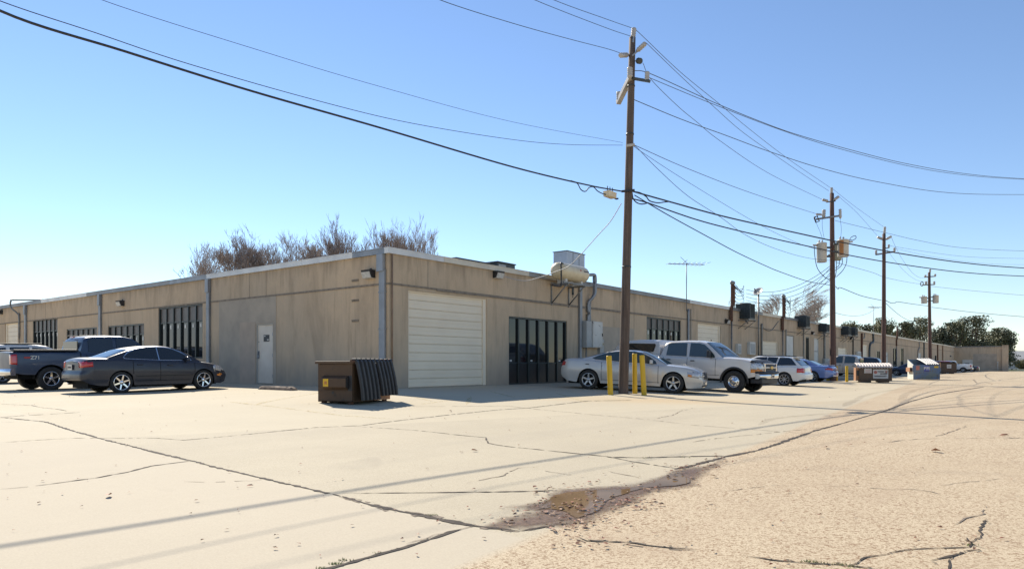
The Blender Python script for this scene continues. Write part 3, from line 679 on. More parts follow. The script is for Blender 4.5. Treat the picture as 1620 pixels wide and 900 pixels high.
# metal roof edge in separate lengths
def fascia(a, b, axis, mt, z0=4.375, z1=HT, d=.075):
    m = MB()
    if axis == 'q':
        m.b2(a+.004, b-.004, -d, .12, z0, z1-.03); m.b2(a+.002, b-.002, -d-.012, .13, z1-.03, z1)
    else:
        m.b2(-d, .12, a+.004, b-.004, z0, z1-.03); m.b2(-d-.012, .13, a+.002, b-.002, z1-.03, z1)
    m.build('roof_edge', M[mt], wh)
rq = [0-.09]+[hq(u)[0] for u in (700, 770, 835, 905, 1000, 1090, 1155, 1205, 1240, 1290, 1330, 1400, 1470)]+[LR]
rm = ['fascia_light', 'fascia_cream', 'fascia_cream', 'fascia_grey', 'fascia_grey', 'fascia_grey', 'fascia_light', 'fascia_grey', 'fascia_cream', 'fascia_grey', 'fascia_cream', 'fascia_cream', 'fascia_cream', 'fascia_cream']
for (a, b), k in zip(zip(rq, rq[1:]), rm): fascia(a, b, 'q', k)
lt = [.13]+[ht(u)[0] for u in (560, 480, 400, 329, 270, 231, 139, 100, 67)]+[LL]
lm = ['galv', 'fascia_light', 'fascia_light', 'fascia_light', 'galv', 'fascia_grey', 'fascia_grey', 'fascia_light', 'fascia_light', 'fascia_grey']
for (a, b), k in zip(zip(lt, lt[1:]), lm): fascia(a, b, 't', k)
m = MB(); m.b2(LR-.075, LR+.1, WP, -.09, 4.375, HT); m.build('roof_edge', M['roof'], wh)
# downspouts
def downspout(axis, a, wd, mt, head=True, bottom=-.3, off=.0):
    m = MB()
    def bx(x0, x1, d0, d1, s0, s1):
        if axis == 'q': m.b2(x0, x1, -d1, -d0, s0, s1)
        else: m.b2(-d1, -d0, x0, x1, s0, s1)
    h = wd/2; bx(a-h, a+h, .015, .10, bottom, 3.86)
    if head:
        bx(a-h*1.15-off, a+h*1.15-off, .015, .15, 3.80, 4.37)
        for s in (3.1, 1.9, .7): bx(a-h-.02, a+h+.02, .012, .108, s, s+.05)
    return m.build('downspout', M[mt], wh, bevel=.006, seg=1)
downspout('t', ht(607)[0], .26, 'galv', off=-.05)
for u in (331.5, 160, 42): downspout('t', ht(u)[0], .22, 'galv')
m = MB(); a = hq(618.8)[0]; m.tube([(a, -.05, 4.36), (a, -.05, -.3)], .028, 8); m.build('drain_pipe', M['brownpipe'], wh)
m = MB(); a = ht(35)[0]; b = ht(28)[0]
m.tube(spline([(0.3, ht(60)[0], 4.62), (-.15, b, 4.78), (-.35, b, 4.74), (-.36, b, 4.3), (-.08, a+.5, 3.9), (-.07, a+.3, 3.5), (-.07, a+.3, -.2)], 6), .05, 8); m.build('conduit', M['conduit'], wh)
# vents on the left front
for v in (444, 475.5, 507.5):
    m = MB(); a, b = ht(567.5)[0], ht(557)[0]; z = zt_(562, v); m.b2(-.02, 0, a, b, z-.035, z+.035); m.b2(-.04, -.02, a, b, z+.015, z+.03); m.build('vent_slot', M['joint'], wh)
# small marks above the storefront
# wall lights
def wall_light(u, v, axis, label, s=1.0, grp='wall lights on the warehouse'):
    if axis == 'q': a, Y = hq(u); x, y = xy(a, 0); rz = TH
    else: a, Y = ht(u); x, y = xy(0, a); rz = TH-math.pi/2
    t = thing('wall_light', label, 'wall light', (x, y, zz(v, Y)), rz, grp)
    m = MB(); m.prism([(0, .13), (0, -.13), (-.16, -.12), (-.24, .06), (-.26, .13)], 'X', -.22*s, .22*s); m.b2(-.05, .05, -.03, 0, .13, .2); m.build('housing', M['black'], t, bevel=.01)
    m = MB(); m.prism([(-.165, -.125), (-.03, -.14), (-.03, -.15), (-.19, -.135), (-.262, .055), (-.245, .06)], 'X', -.20*s, .20*s); m.build('lens', M['lens'], t)
    return t
wall_light(587, 434, 't', 'wall light on the left front beside the corner downspout')
wall_light(194, 480, 't', 'wall light above the windows behind the blue pickup')
wall_light(3, 494, 't', 'wall light at the far left edge near the roll-up door')
wall_light(785, 435, 'q', 'wall light above and right of the big cream garage door', grp='wall lights on the warehouse')
wall_light(1148, 508.5, 'q', 'black wall light beside the first rusty service mast', .9)
wall_light(1284, 527, 'q', 'small black wall light above the tall narrow dark door', .9)
wall_light(1345, 535, 'q', 'black wall light below the pair of condenser units', .9)
wall_light(1503, 563.5, 'q', 'farthest black wall light, near the inner corner of the end wing', .9)
# ------------------------------------------------------------------ things fixed to the warehouse and its roof
def wp(u, v, t=0.0):                          # a point on the upright plane t = const
    q, Y = hq(u, t); x, y = xy(q, t); return Vector((x, y, zz(v, Y)))
def fixt(name, label, cat, q, t, z, group=None):
    x, y = xy(q, t); return thing(name, label, cat, (x, y, z), TH, group)
# cream tank on wall brackets
qa, qb = hq(877, -.55)[0], hq(926, -.55)[0]; Y = hq(901, -.55)[1]; zc = zz(431.5, Y); rad = .36; qm = (qa+qb)/2; hl_ = (qb-qa)/2
t = fixt('air_tank', 'cream horizontal tank on steel brackets high on the wall above the dark storefront', 'tank', qm, -.55, zc)
m = MB(); prof = [(0.001, -hl_), (rad*.45, -hl_+.03), (rad*.75, -hl_+.10), (rad*.93, -hl_+.20), (rad, -hl_+.34), (rad, hl_-.34), (rad*.93, hl_-.20), (rad*.75, hl_-.10), (rad*.45, hl_-.03), (0.001, hl_)]
m.lathe(prof, axis='X', n=32); m.build('vessel', M['tank'], t)
for x0 in (-hl_*.5, hl_*.5):
    m = MB(); m.box((x0, 0, -rad-.06), (.16, .42, .2)); m.build('foot', M['can'], t, bevel=.01)
m = MB(); m.lathe([(.001, -.004), (.045, -.004), (.045, .004), (.001, .004)], (hl_*.25, -rad+.012, .10), 'Y', 16); m.build('round_mark', M['red'], t)
m = MB(); m.box((hl_*.62, -rad+.014, .09), (.42, .006, .05), Matrix.Rotation(R(-12), 3, 'X')); m.build('tank_lettering', M['ink'] if 'ink' in M else M['black'], t)
m = MB(); m.tube(spline([(-hl_*.7, -.2, .28), (-hl_*.98, -.32, .26), (-hl_*1.02, -.36, 0), (-hl_*1.02, -.36, -.62), (-hl_*1.1, -.36, -.72), (-hl_*1.55, -.36, -.72)], 6), .032, 8); m.build('hose', M['black'], t)
for x0 in (-hl_*.55, hl_*.55):
    m = MB(); m.b2(x0-.03, x0+.03, -.35, .55, -rad-.22, -rad-.16); m.tube([(x0, -.28, -rad-.2), (x0, .53, -rad-.98)], .03, 6); m.b2(x0-.03, x0+.03, .50, .548, -rad-1.05, -rad-.16)
    m.build('bracket', M['conduit'], t)
m = MB(); m.b2(-hl_*.8, hl_*.9, -.32, -.26, -rad-.17, -rad-.11); m.b2(-hl_*.8, hl_*.9, .3, .36, -rad-.17, -rad-.11); m.build('rail', M['conduit'], t)
m = MB(); m.lathe([(.05, -.16), (.05, .14), (.02, .16)], (.12, -.05, -rad-.42)); m.tube([(.12, -.05, -rad-.2), (.12, -.05, -rad-.7)], .015, 6); m.build('filter_bowl', M['dgrey'], t)
# pipes beside it
q1 = hq(916.5)[0]; q2 = hq(932)[0]
t = fixt('duct_pipe', 'tall straight galvanised pipe running down the wall left of the electrical boxes', 'pipe', q1, 0, 0)
m = MB(); m.b2(-.11, .03, -.12, -.01, -.5, zq(916, 452)); m.b2(.05, .13, -.09, -.01, 2.0, zq(916, 455)); m.build('pipe', M['galv'], t, bevel=.01)
t = fixt('vent_duct', 'bent grey conduit pair rising from the electrical boxes past the roof edge', 'pipe', q2, 0, 0)
zt1 = zq(931, 436); m = MB()
m.tube(spline([(-.55, -.3, zt1-.05), (-.1, -.32, zt1), (.05, -.30, zt1-.12), (.05, -.30, zt1-.75), (-.05, -.26, zt1-1.0), (-.22, -.12, zt1-1.25), (-.24, -.10, zt1-1.5), (-.24, -.10, zq(924, 510))], 6), .075, 10)
m.build('pipe', M['galv'], t)
m = MB(); m.tube(spline([(.05, -.20, zt1-.05), (.05, -.2, zt1-.8), (-.02, -.12, zt1-1.1), (-.04, -.08, zt1-1.5), (-.04, -.08, zq(930, 510))], 6), .04, 8); m.build('pipe', M['galv'], t)
qa, qb = hq(919.5)[0], hq(928)[0]
t = fixt('electrical_box', 'plain grey electrical box on the wall left of the flaking white one', 'electrical box', (qa+qb)/2, 0, zq(924, 550), 'electrical boxes on the warehouse wall')
h = zq(924, 508)-zq(924, 550); m = MB(); m.b2((qa-qb)/2, (qb-qa)/2, -.28, -.01, 0, h); m.build('box', M['boxgrey'], t, bevel=.012)
m = MB(); m.b2((qa-qb)/2+.02, (qb-qa)/2-.02, -.295, -.281, .03, h-.03); m.build('lid', M['boxgrey'], t, bevel=.005)
m = MB(); m.tube([(0, -.12, 0), (0, -.12, -1.6)], .03, 8); m.build('conduit', M['conduit'], t)
qa, qb = hq(929)[0], hq(944.5)[0]; h = zq(936, 509)-zq(936, 550)
t = fixt('electrical_box', 'white electrical box with flaking rusty paint beside the dark storefront', 'electrical box', (qa+qb)/2, 0, zq(936, 550), 'electrical boxes on the warehouse wall')
m = MB(); m.b2((qa-qb)/2, (qb-qa)/2, -.30, -.01, 0, h); m.build('box', M['boxwhite'], t, bevel=.012)
m = MB(); m.b2((qa-qb)/2+.02, (qb-qa)/2-.02, -.318, -.301, .03, h-.03); o = m.build('lid', M['boxwhite'], t, bevel=.005)
m = MB(); m.box(((qb-qa)/2-.06, -.335, h*.5), (.03, .03, .14)); m.build('latch', M['black'], t)
qa, qb = hq(945.5)[0], hq(951.5)[0]; h = zq(948, 537)-zq(948, 562)
t = fixt('meter_box', 'small pale meter box right of the flaking white electrical box', 'electrical box', (qa+qb)/2, 0, zq(948, 562), 'electrical boxes on the warehouse wall')
m = MB(); m.b2((qa-qb)/2, (qb-qa)/2, -.14, -.01, 0, h); m.build('box', M['boxgrey'], t, bevel=.01)
m = MB(); m.lathe([(.07, -.19), (.07, -.14)], (0, 0, h*.7), 'Y', 16); m.build('meter', M['glass'], t)
# rooftop galvanised box with two vertical seams
qa, qb = hq(897, 1.2)[0], hq(925, 1.2)[0]; Y = hq(910, 1.2)[1]; x, y = xy(qa, 1.2)
z0, z1 = 4.3, zz(400, Y)
r = ray(876); tb = 1.2
for k in range(300):
    tb = 1.2+k*.02; xx, yy = xy(qa, tb)
    if xx/yy <= r: break
t = fixt('duct_plenum', 'galvanised sheet metal duct box on the roof behind the cream tank', 'duct box', qa, 1.2, z0)
m = MB(); m.b2(0, qb-qa, 0, tb-1.2, 0, z1-z0); m.build('casing', M['plenum'], t, bevel=.01)
for k in (.33, .67):
    m = MB(); m.b2((qb-qa)*k-.012, (qb-qa)*k+.012, -.018, -.001, .02, z1-z0-.02); m.build('seam', M['galv'], t)
m = MB(); m.b2(-.03, qb-qa+.03, -.03, tb-1.2+.03, z1-z0+.001, z1-z0+.03); m.build('top_flange', M['dgrey'], t)
# rooftop package units
qa, qb = hq(787, 4)[0], hq(815, 4)[0]; z1 = zz(417, hq(800, 4)[1])
t = fixt('rooftop_unit', 'low dark grey air-handling unit on the roof above the garage door', 'rooftop unit', qa, 4, 4.47)
m = MB(); m.b2(0, qb-qa, 0, 2.0, .1, z1-4.47); m.build('casing', M['dgrey'], t, bevel=.02)
m = MB(); m.b2(.1, qb-qa-.1, .1, 1.9, 0, .1); m.build('curb', M['black'], t)
m = MB(); m.b2(-.04, qb-qa+.04, -.04, 2.04, z1-4.47, z1-4.42); m.build('cover', M['dgrey'], t)
for k in (.05, .55):
    m = MB(); m.b2((qb-qa)*k, (qb-qa)*(k+.4), -.02, -.001, .5, z1-4.47-.08); m.build('access_panel', M['boxgrey'] if k < .3 else M['dgrey'], t, bevel=.01)
m = MB(); m.b2(-2.6, -.06, .3, 1.8, .1, z1-4.47-.12); m.b2(-2.7, -.05, .2, 1.9, z1-4.47-.12, z1-4.47-.06); m.build('intake_hood', M['dgrey'], t, bevel=.02)
# condensers on wall brackets at the roof edge
def condenser(u0, u1, v0, v1, label, tdep=-.35, mid=None, h=None):
    # front face towards the alley; u0 < u1, top row v0, bottom v1
    qa = hq(u0, tdep)[0]; qc, Y = hq((u0+u1)/2, tdep)
    z0, z1 = zz(v1, Y), zz(v0, Y)
    wd = 1.0; t = fixt('condenser', label, 'air conditioner', qc, tdep+.1, z0, 'air conditioner condensers along the roof edge')
    hh = z1-z0; m = MB()
    m.b2(-wd/2, wd/2, -wd/2, wd/2, 0, .06); m.b2(-wd/2, wd/2, -wd/2, wd/2, hh-.07, hh)
    for sx in (-1, 1):
        for sy in (-1, 1): m.box((sx*(wd/2-.03), sy*(wd/2-.03), hh/2), (.06, .06, hh-.13))
    m.build('casing', M['dgrey'], t, bevel=.008)
    m = MB(); m.b2(-wd/2+.04, wd/2-.04, -wd/2+.04, wd/2-.04, .061, hh-.071)
    n = 9
    for k in range(n):
        c = -wd/2+.09+k*(wd-.18)/(n-1)
        for sgn in (-1, 1):
            m.b2(c-.014, c+.014, sgn*(wd/2-.035), sgn*(wd/2-.012), .065, hh-.075); m.b2(sgn*(wd/2-.035), sgn*(wd/2-.012), c-.014, c+.014, .065, hh-.075)
    m.build('coil_grille', M['grille'], t)
    m = MB(); m.lathe([(.38, 0), (.38, .05), (.34, .07), (.001, .07)], (0, 0, hh), n=20); m.build('fan_guard', M['black'], t)
    m = MB(); m.b2(-wd/2-.35, wd/2+.25, -wd/2-.02, -wd/2+.05, -.09, -.02); m.b2(-wd/2-.35, wd/2+.25, wd/2-.05, wd/2+.02, -.09, -.02)
    for x0 in (-wd/2-.2, wd/2+.1):
        m.b2(x0-.03, x0+.03, -wd/2-.02, wd/2+.4, -.15, -.09)
        m.tube([(x0, -wd/2, -.12), (x0, .28, -.7)], .025, 6)
    m.build('bracket', M['conduit'], t)
    m = MB(); m.tube(spline([(-.2, -.1, -.02), (-.1, -.15, -.3), (.1, -.15, -.28), (.2, .1, -.05)], 5), .02, 6); m.build('refrigerant_line', M['black'], t)
    return t
condenser(1166, 1197, 481, 504.5, 'largest condenser, dark and slatted, between the first service mast and the satellite dish')
condenser(1259, 1283, 500, 517.5, 'condenser on a bracket right of the second pair of rusty service masts')
condenser(1293, 1313, 513, 525, 'low condenser at the roof edge just left of the second utility pole')
condenser(1331, 1345, 517, 530, 'left one of the condenser pair just right of the second utility pole')
condenser(1342, 1356, 518.5, 530.5, 'right one of the condenser pair just right of the second utility pole')
# service masts with weatherheads
def service_mast(u, vtop, vbot, label, n=1, reach=.8, group='rusty service masts on the warehouse', base=None):
    q, Y = hq(u, -.12); zt1, zb = zz(vtop, Y), zz(vbot, Y)
    t = fixt('service_mast', label, 'service mast', q, -.12, zb, group)
    H = zt1-zb
    for k in range(n):
        m = MB(); x0 = -.22*k; rr = .09 if k == 0 else .07
        m.tube(spline([(x0+.0, 0, 0), (x0+.0, 0, H*.28), (x0+.06, -.05, H*.40), (x0+.10, -.05, H*.5), (x0+.10, -.05, H*.96)], 5), rr, 10)
        m.build('pipe', M['rust'], t)
        m = MB(); m.lathe([(rr*1.0, 0), (rr*1.7, .04), (rr*1.5, .18), (rr*.5, .24), (.001, .25)], (x0+.10, -.05, H*.95), n=12); m.build('weatherhead', M['conduit'], t)
    m = MB(); m.tube([(.35, -.08, H*.35), (.35, -.08, H*.94)], .03, 6); m.b2(-.05, .36, -.1, -.04, H*.5, H*.53); m.b2(-.05, .36, -.1, -.04, H*.86, H*.89); m.build('rack', M['rust'], t)
    rr_ = random.Random(int(u))
    for k in range(5):
        m = MB(); a = H*(.55+.09*k)
        m.tube(spline([(.12, -.08, H*.93), (.35, -.25-.05*k, H*.9-.1*k), (.35+reach*.9, -.2, a+.15), (.35+reach, -.12, a-.02), (.35+reach*.4, -.1, a-.14), (.35, -.08, a)], 5), .014, 5); m.build('service_loop', M['wire'], t)
    for k in range(4):
        m = MB(); m.lathe([(.04, -.05), (.055, 0), (.04, .05)], (.40, -.09, H*(.52+.11*k)), n=8); m.build('insulator', M['porc'], t)
    m = MB(); m.tube([(0, 0, 0), (0, 0, -zb-1.6)], .05, 8); m.build('riser', M['conduit'], t)
    return t
service_mast(1157.5, 447, 508, 'thick rusty service mast with looping black leads left of the largest condenser', 2, 1.5)
service_mast(1238.5, 468, 522, 'pair of rusty service masts between the satellite dish and the second condenser', 2, 1.1)
service_mast(1418.5, 517, 547, 'far dark service mast above the roof between the third and fourth utility poles', 1, 1.2)
# thin wall pipes, each its own conduit part of the building
def wallpipe(u, v0, v1, rr, mt, jog=0.0, up=0.0):
    q, Y = hq(u); za = zz(v0, Y)+up; zb = gq(q)-.1 if v1 is None else zz(v1, Y)
    m = MB(); P = [(q, -.08, za), (q, -.08, za-(za-zb)*.2), (q-jog, -.08, za-(za-zb)*.32), (q-jog, -.08, zb)]
    m.tube(spline(P, 4), rr, 8); m.build('conduit', M[mt], wh)
for u, v0, v1, rr, mt, jog in [(1087, 489, None, .07, 'galv', 0), (1091, 489, None, .03, 'conduit', 0), (1203.5, 512, None, .07, 'conduit', 0), (1270, 516, None, .05, 'conduit', 0), (1303, 525, 572, .10, 'conduit', 0),
     (1348.5, 534, None, .06, 'black', 0), (1362, 527, None, .13, 'rust', 0), (1366.5, 527, 563, .05, 'conduit', 1.2), (1380, 528, None, .13, 'dgrey', 2.0), (1453.5, 541, None, .07, 'conduit', 1.4), (1460.8, 542, None, .14, 'dgrey', 0), (1482.5, 545, None, .14, 'rust', 0), (1490.5, 546, None, .14, 'brownpipe', 0), (1242, 521, None, .04, 'conduit', 0)]:
    wallpipe(u, v0, v1, rr, mt, jog)
# a cable sagging across the wall right of the dish
m = MB(); m.tube(spline([wh.matrix_world.inverted() @ p if False else Matrix.Rotation(-TH, 3, 'Z') @ (p-C0) for p in (wp(1206, 517, -.04), wp(1213, 522, -.04), wp(1221, 522, -.04), wp(1232, 508, -.04))], 6), .025, 5); m.build('slack_cable', M['conduit'], wh)
# small white service boxes
for u0, u1, v0, v1, lab in [(1181.5, 1190.5, 541, 561, 'pale service box on the wall between the first condenser and the white wagon'), (1163, 1168, 544, 560, 'small grey meter panel low on the wall by the first service mast'), (1301, 1312, 567, 580, 'squat grey cabinet on the wall behind the blue sedan'), (1353.5, 1359, 556, 566, 'small white box on the wall beyond the condenser pair')]:
    qa, qb = hq(u0)[0], hq(u1)[0]; z0, z1 = zq((u0+u1)/2, v1), zq((u0+u1)/2, v0)
    t = fixt('service_box', lab, 'electrical box', (qa+qb)/2, 0, z0, 'service boxes along the alley wall')
    m = MB(); m.b2((qa-qb)/2, (qb-qa)/2, -.22, -.01, 0, z1-z0); m.build('box', M['white_door'] if u0 != 1301 else M['boxgrey'], t, bevel=.012)
    m = MB(); m.b2((qa-qb)/2*.75, (qb-qa)/2*.75, -.235, -.221, (z1-z0)*.12, (z1-z0)*.85); m.build('lid', M['boxgrey'], t, bevel=.005)
qa = hq(1182)[0]
# satellite dish on its mast
q, Y = hq(1200, -.15); zt1 = zz(462, Y)
t = fixt('satellite_dish', 'small round satellite dish on a tall pole beside the largest condenser', 'satellite dish', q, -.15, zz(512, Y))
m = MB(); m.tube([(0, 0, -3.2), (0, 0, zt1-zz(512, Y))], .06, 8); m.build('mast', M['conduit'], t)
m = MB(); H = zt1-zz(512, Y)
rotd = Matrix.Rotation(R(-140)-TH+R(0), 3, 'Z') @ Matrix.Rotation(R(50), 3, 'Y')
m.m = Matrix.Translation((0, 0, H)) @ rotd.to_4x4()
m.lathe([(.001, .0), (.15, .015), (.28, .05), (.36, .10), (.37, .09), (.29, .035), (.15, .0), (.001, -.015)], n=24); m.build('reflector', M['porc'], t)
m = MB(); m.m = Matrix.Translation((0, 0, H)) @ rotd.to_4x4(); m.tube([(.34, 0, .06), (.2, 0, .5)], .018, 6); m.lathe([(.05, .42), (.05, .56), (.001, .56)], (.2, 0, 0), n=10); m.build('feed_arm', M['dgrey'], t)
# television aerials
def aerial(u, v, ub0, ub1, vbase, label, tt=.3, boomdeg=0, n=9):
    q, Y = hq(u, tt); z1 = zz(v, Y); z0 = zz(vbase, Y); x, y = xy(q, tt)
    t = thing('television_aerial', label, 'aerial', (x, y, z0), 0, 'television aerials on the roof')
    H = z1-z0; hw = (ub1-ub0)/2/F*Y
    m = MB(); m.tube([(0, 0, 0), (0, 0, H+.05)], .028, 6); m.build('mast', M['galv'], t)
    m = MB(); m.box((0, 0, H), (2*hw, .04, .04), Matrix.Rotation(R(boomdeg), 3, 'Z')); bo = m.build('boom', M['galv'], t)
    ca, sa = math.cos(R(boomdeg)), math.sin(R(boomdeg))
    for k in range(n):
        f = -hw+2*hw*k/(n-1); L = (.35+.5*k/(n-1)); m = MB()
        m.tube([(ca*f+sa*L, sa*f-ca*L, H+.02), (ca*f-sa*L, sa*f+ca*L, H+.02)], .011, 5); m.build('element', M['galv'], t)
    m = MB(); m.tube([(-.35, 0, H+.42), (.1, 0, H)], .014, 5); m.tube([(.05, 0, H+.25), (-.25, .2, H+.02)], .014, 5); m.build('strut', M['galv'], t)
aerial(1086, 418, 1052, 1112, 492, 'spiky television aerial on a tall mast above the shaded silver pickup', -.15, 8)
aerial(1382, 486.5, 1369, 1394, 530, 'distant television aerial above the roof between the second and third utility poles', .5, 25)

# ------------------------------------------------------------------ utility poles
P1 = at(986, 622.5); Y1 = P1.y
PL = [P1.copy()]
for u, vt, Yp in [(1318, 303, 45.4), (1398, 368, 58.9), (1471.5, 433, 86.5)]:
    x = ray(u)*Yp; PL.append(Vector((x, Yp, G(x, Yp))))
print('POLES', PL)
def pp(i, u, v, dy=0.0):                      # a point near pole i
    Yp = PL[i].y+dy; return Vector((ray(u)*Yp, Yp, zz(v, Yp)))
def pole(i, top, r0, r1, label, mt):
    b = PL[i]; t = thing('utility_pole', label, 'utility pole', b, 0, 'timber utility poles along the alley')
    T = pp(i, *top)-b; m = MB(); P = [Vector((0, 0, -.3))]+[T*(k/10)+Vector((0, 0, 0)) for k in range(11)]
    m.tube(P, [r0*1.02]+[r0+(r1-r0)*k/10 for k in range(11)], 18); m.build('post', M[mt], t); return t
def ins(t, i, a, b, r=.09, mt='porc', name='insulator', dy=0.0, dyb=None):
    # porcelain post insulator from pixel a to pixel b
    A_ = pp(i, a[0], a[1], dy)-PL[i]; B_ = pp(i, b[0], b[1], dy if dyb is None else dyb)-PL[i]; d = B_-A_; m = MB(); n = 9; P = []; Rr = []
    for k in range(n): P.append(A_+d*(k/(n-1))); Rr.append(r if k % 2 else r*.72)
    m.tube([A_-d*.15]+P, [r*.5]+Rr, 10); return m.build(name, M[mt], t)
def arm(t, i, a, b, w=.10, mt='porc', dya=0.0, dyb=0.0, name='crossarm'):
    A_ = pp(i, a[0], a[1], dya)-PL[i]; B_ = pp(i, b[0], b[1], dyb)-PL[i]; m = MB(); d = B_-A_
    m.box((A_+B_)/2, (d.length, w, w), d.to_track_quat('X', 'Z').to_matrix()); return m.build(name, M[mt], t, bevel=.01)
t = pole(0, (1000.5, 60), .165, .105, 'tall timber utility pole standing between the three yellow bollards', 'pole')
ins(t, 0, (1001.5, 59), (1003, 45), .09); arm(t, 0, (1001.5, 68), (1002.5, 58), .05, 'galv', name='bracket', dya=-.12, dyb=-.12)
ins(t, 0, (1009, 80), (1021, 69), .085, dy=-.1, dyb=-.4); arm(t, 0, (1000, 89), (1010, 80), .05, 'galv', -.1, -.1, 'bracket')
ins(t, 0, (992, 87.5), (981, 88), .085, dy=-.05, dyb=-.5); ins(t, 0, (1009.5, 96.5), (1013, 97), .10, 'dgrey', dy=-.15, dyb=-.3); arm(t, 0, (1000, 97), (1010, 97), .03, 'galv', name='bracket')
arm(t, 0, (998, 124), (1028, 129), .09, 'dgrey', -.1, -.6); ins(t, 0, (1023.5, 128), (1024, 114), .085, dy=-.5)
arm(t, 0, (998, 122), (978, 163), .16, 'porc', -.15, .9); ins(t, 0, (996.5, 122), (996.5, 107), .10, dy=-.25); ins(t, 0, (979.5, 158), (979, 146), .10, dy=.8)
arm(t, 0, (990, 231), (1004, 229), .08, 'porc', -.2, -.2, 'cable_clamp'); arm(t, 0, (983, 303), (1004, 301), .07, 'black', -.2, -.2, 'cable_clamp')
A_ = pp(0, 985, 300, -.22)-PL[0]
for z_ in (10.2, 8.6, 4.2):
    m = MB(); rr = .165-.06*z_/12.6+.012; k = z_/(pp(0, 1000.5, 60)-PL[0]).z; c = (pp(0, 1000.5, 60)-PL[0])*k; m.lathe([(rr, -.02), (rr, .02)], c, n=18); m.build('steel_band', M['dgrey'], t)
t = pole(1, (1316, 306), .20, .13, 'second utility pole, carrying three large transformers', 'pole_red')
ins(t, 1, (1315.5, 305), (1315.5, 297), .10); ins(t, 1, (1320, 316), (1327, 311), .10, dy=-.2); ins(t, 1, (1309, 318), (1301, 316), .10, dy=-.2)
arm(t, 1, (1307, 320), (1322, 318), .07, 'dgrey', -.1, -.3); arm(t, 1, (1291, 347), (1331, 341), .11, 'conduit', .3, -.5)
ins(t, 1, (1303, 343), (1303.5, 332), .13, dy=.1); ins(t, 1, (1329.5, 344), (1329, 331), .10, dy=-.5); ins(t, 1, (1299, 339.5), (1291, 339), .08)
m = MB(); m.tube([pp(1, 1288, 344)-PL[1], pp(1, 1293, 342)-PL[1], pp(1, 1296, 350)-PL[1], pp(1, 1291, 352)-PL[1], pp(1, 1288, 344)-PL[1]], .05, 6); m.build('cutout_fuse', M['black'], t)
t = pole(2, (1398.5, 370), .19, .13, 'third utility pole, without transformers', 'pole_red')
ins(t, 2, (1399, 369), (1400, 359), .12); ins(t, 2, (1403, 378), (1410, 374), .12); ins(t, 2, (1395, 378), (1388, 375), .12); arm(t, 2, (1394, 379), (1404, 379), .07, 'dgrey')
arm(t, 2, (1385, 403), (1416, 398), .12, 'conduit', .4, -.5); ins(t, 2, (1386, 402), (1386, 396), .11, dy=.4); ins(t, 2, (1415, 398), (1415, 392), .11, dy=-.5); ins(t, 2, (1406, 392), (1406, 387), .10); arm(t, 2, (1400, 393), (1407, 392), .07, 'dgrey')
t = pole(3, (1470, 431), .22, .15, 'farthest utility pole, with two small transformers', 'pole_red')
ins(t, 3, (1471, 431), (1471.5, 426), .14); arm(t, 3, (1462, 438.5), (1480, 437), .13, 'conduit'); ins(t, 3, (1464, 438), (1464, 435), .14); ins(t, 3, (1479.5, 437), (1479.5, 433.5), .14)
arm(t, 3, (1459, 451), (1479, 450), .13, 'conduit'); ins(t, 3, (1465, 450), (1465, 445), .16); ins(t, 3, (1478, 450), (1478, 445), .14)
m = MB(); c = pp(3, 1458.5, 449)-PL[3]; m.tube([c+Vector((math.cos(a)*.18, 0, math.sin(a)*.28)) for a in [k*6.283/10 for k in range(11)]], .05, 5); m.build('cutout_fuse', M['black'], t)
def transformer(i, u0, u1, v0, v1, label, dy, body, streak=False):
    rr = (u1-u0)/2/F*(PL[i].y+dy); b = pp(i, (u0+u1)/2, v1, dy); H = pp(i, 0, v0, dy).z-b.z
    t = thing('transformer', label, 'transformer', b, 0, 'pole transformers')
    m = MB(); m.lathe([(rr*.93, 0), (rr, .04), (rr, H*.93), (rr*1.05, H*.94), (rr*1.05, H*.97), (rr*.8, H), (.001, H)], n=24); m.build('tank', M[body], t)
    for k, a in enumerate((1.0, 2.6)):
        m = MB(); m.tube([(math.cos(a)*rr*.5, math.sin(a)*rr*.5, H*.95+.05*j) for j in range(6)], [.07, .05, .07, .05, .07, .03], 8); m.build('bushing', M['porc'], t)
    side = 1 if PL[i].x > b.x else -1
    for z_ in (.3, .75):
        m = MB(); m.box((side*(rr+.12), .0, H*z_), (.3, .10, .12)); m.build('hanger', M['dgrey'], t)
    if streak:
        m = MB(); L = []
        for s_ in (0, 1):
            pass
        m.grid([[(math.cos(a)*(rr+.006), math.sin(a)*(rr+.006), z_) for a in [R(205+k*9) for k in range(6)]] for z_ in (.02+H*.05, H*.3, H*.6, H*.92)]); m.build('rust_streak', M['rust_streak'], t)
    if side > 0 or streak:
        sx = -1 if side > 0 else 1
        m = MB(); m.tube([(sx*rr*1.0, 0, H*.86), (sx*(rr+.28), 0, H*.88)], [.07, .05], 8); m.build('bushing', M['porc'], t)
    return t
transformer(1, 1292.5, 1307.5, 384, 415, 'pale grey transformer on the left side of the second utility pole', -.35, 'can')
transformer(1, 1325.5, 1342, 379, 406.5, 'cream transformer with a bright orange rust streak on the second utility pole', -.75, 'can', True)
transformer(1, 1317, 1331, 385, 412, 'greenish transformer mostly behind the rust-streaked one', .55, 'can_green')
transformer(3, 1457.5, 1466, 469, 480, 'small white transformer left of the farthest utility pole', -.2, 'can')
transformer(3, 1476, 1484.5, 467, 479.5, 'small white transformer right of the farthest utility pole', -.4, 'can')
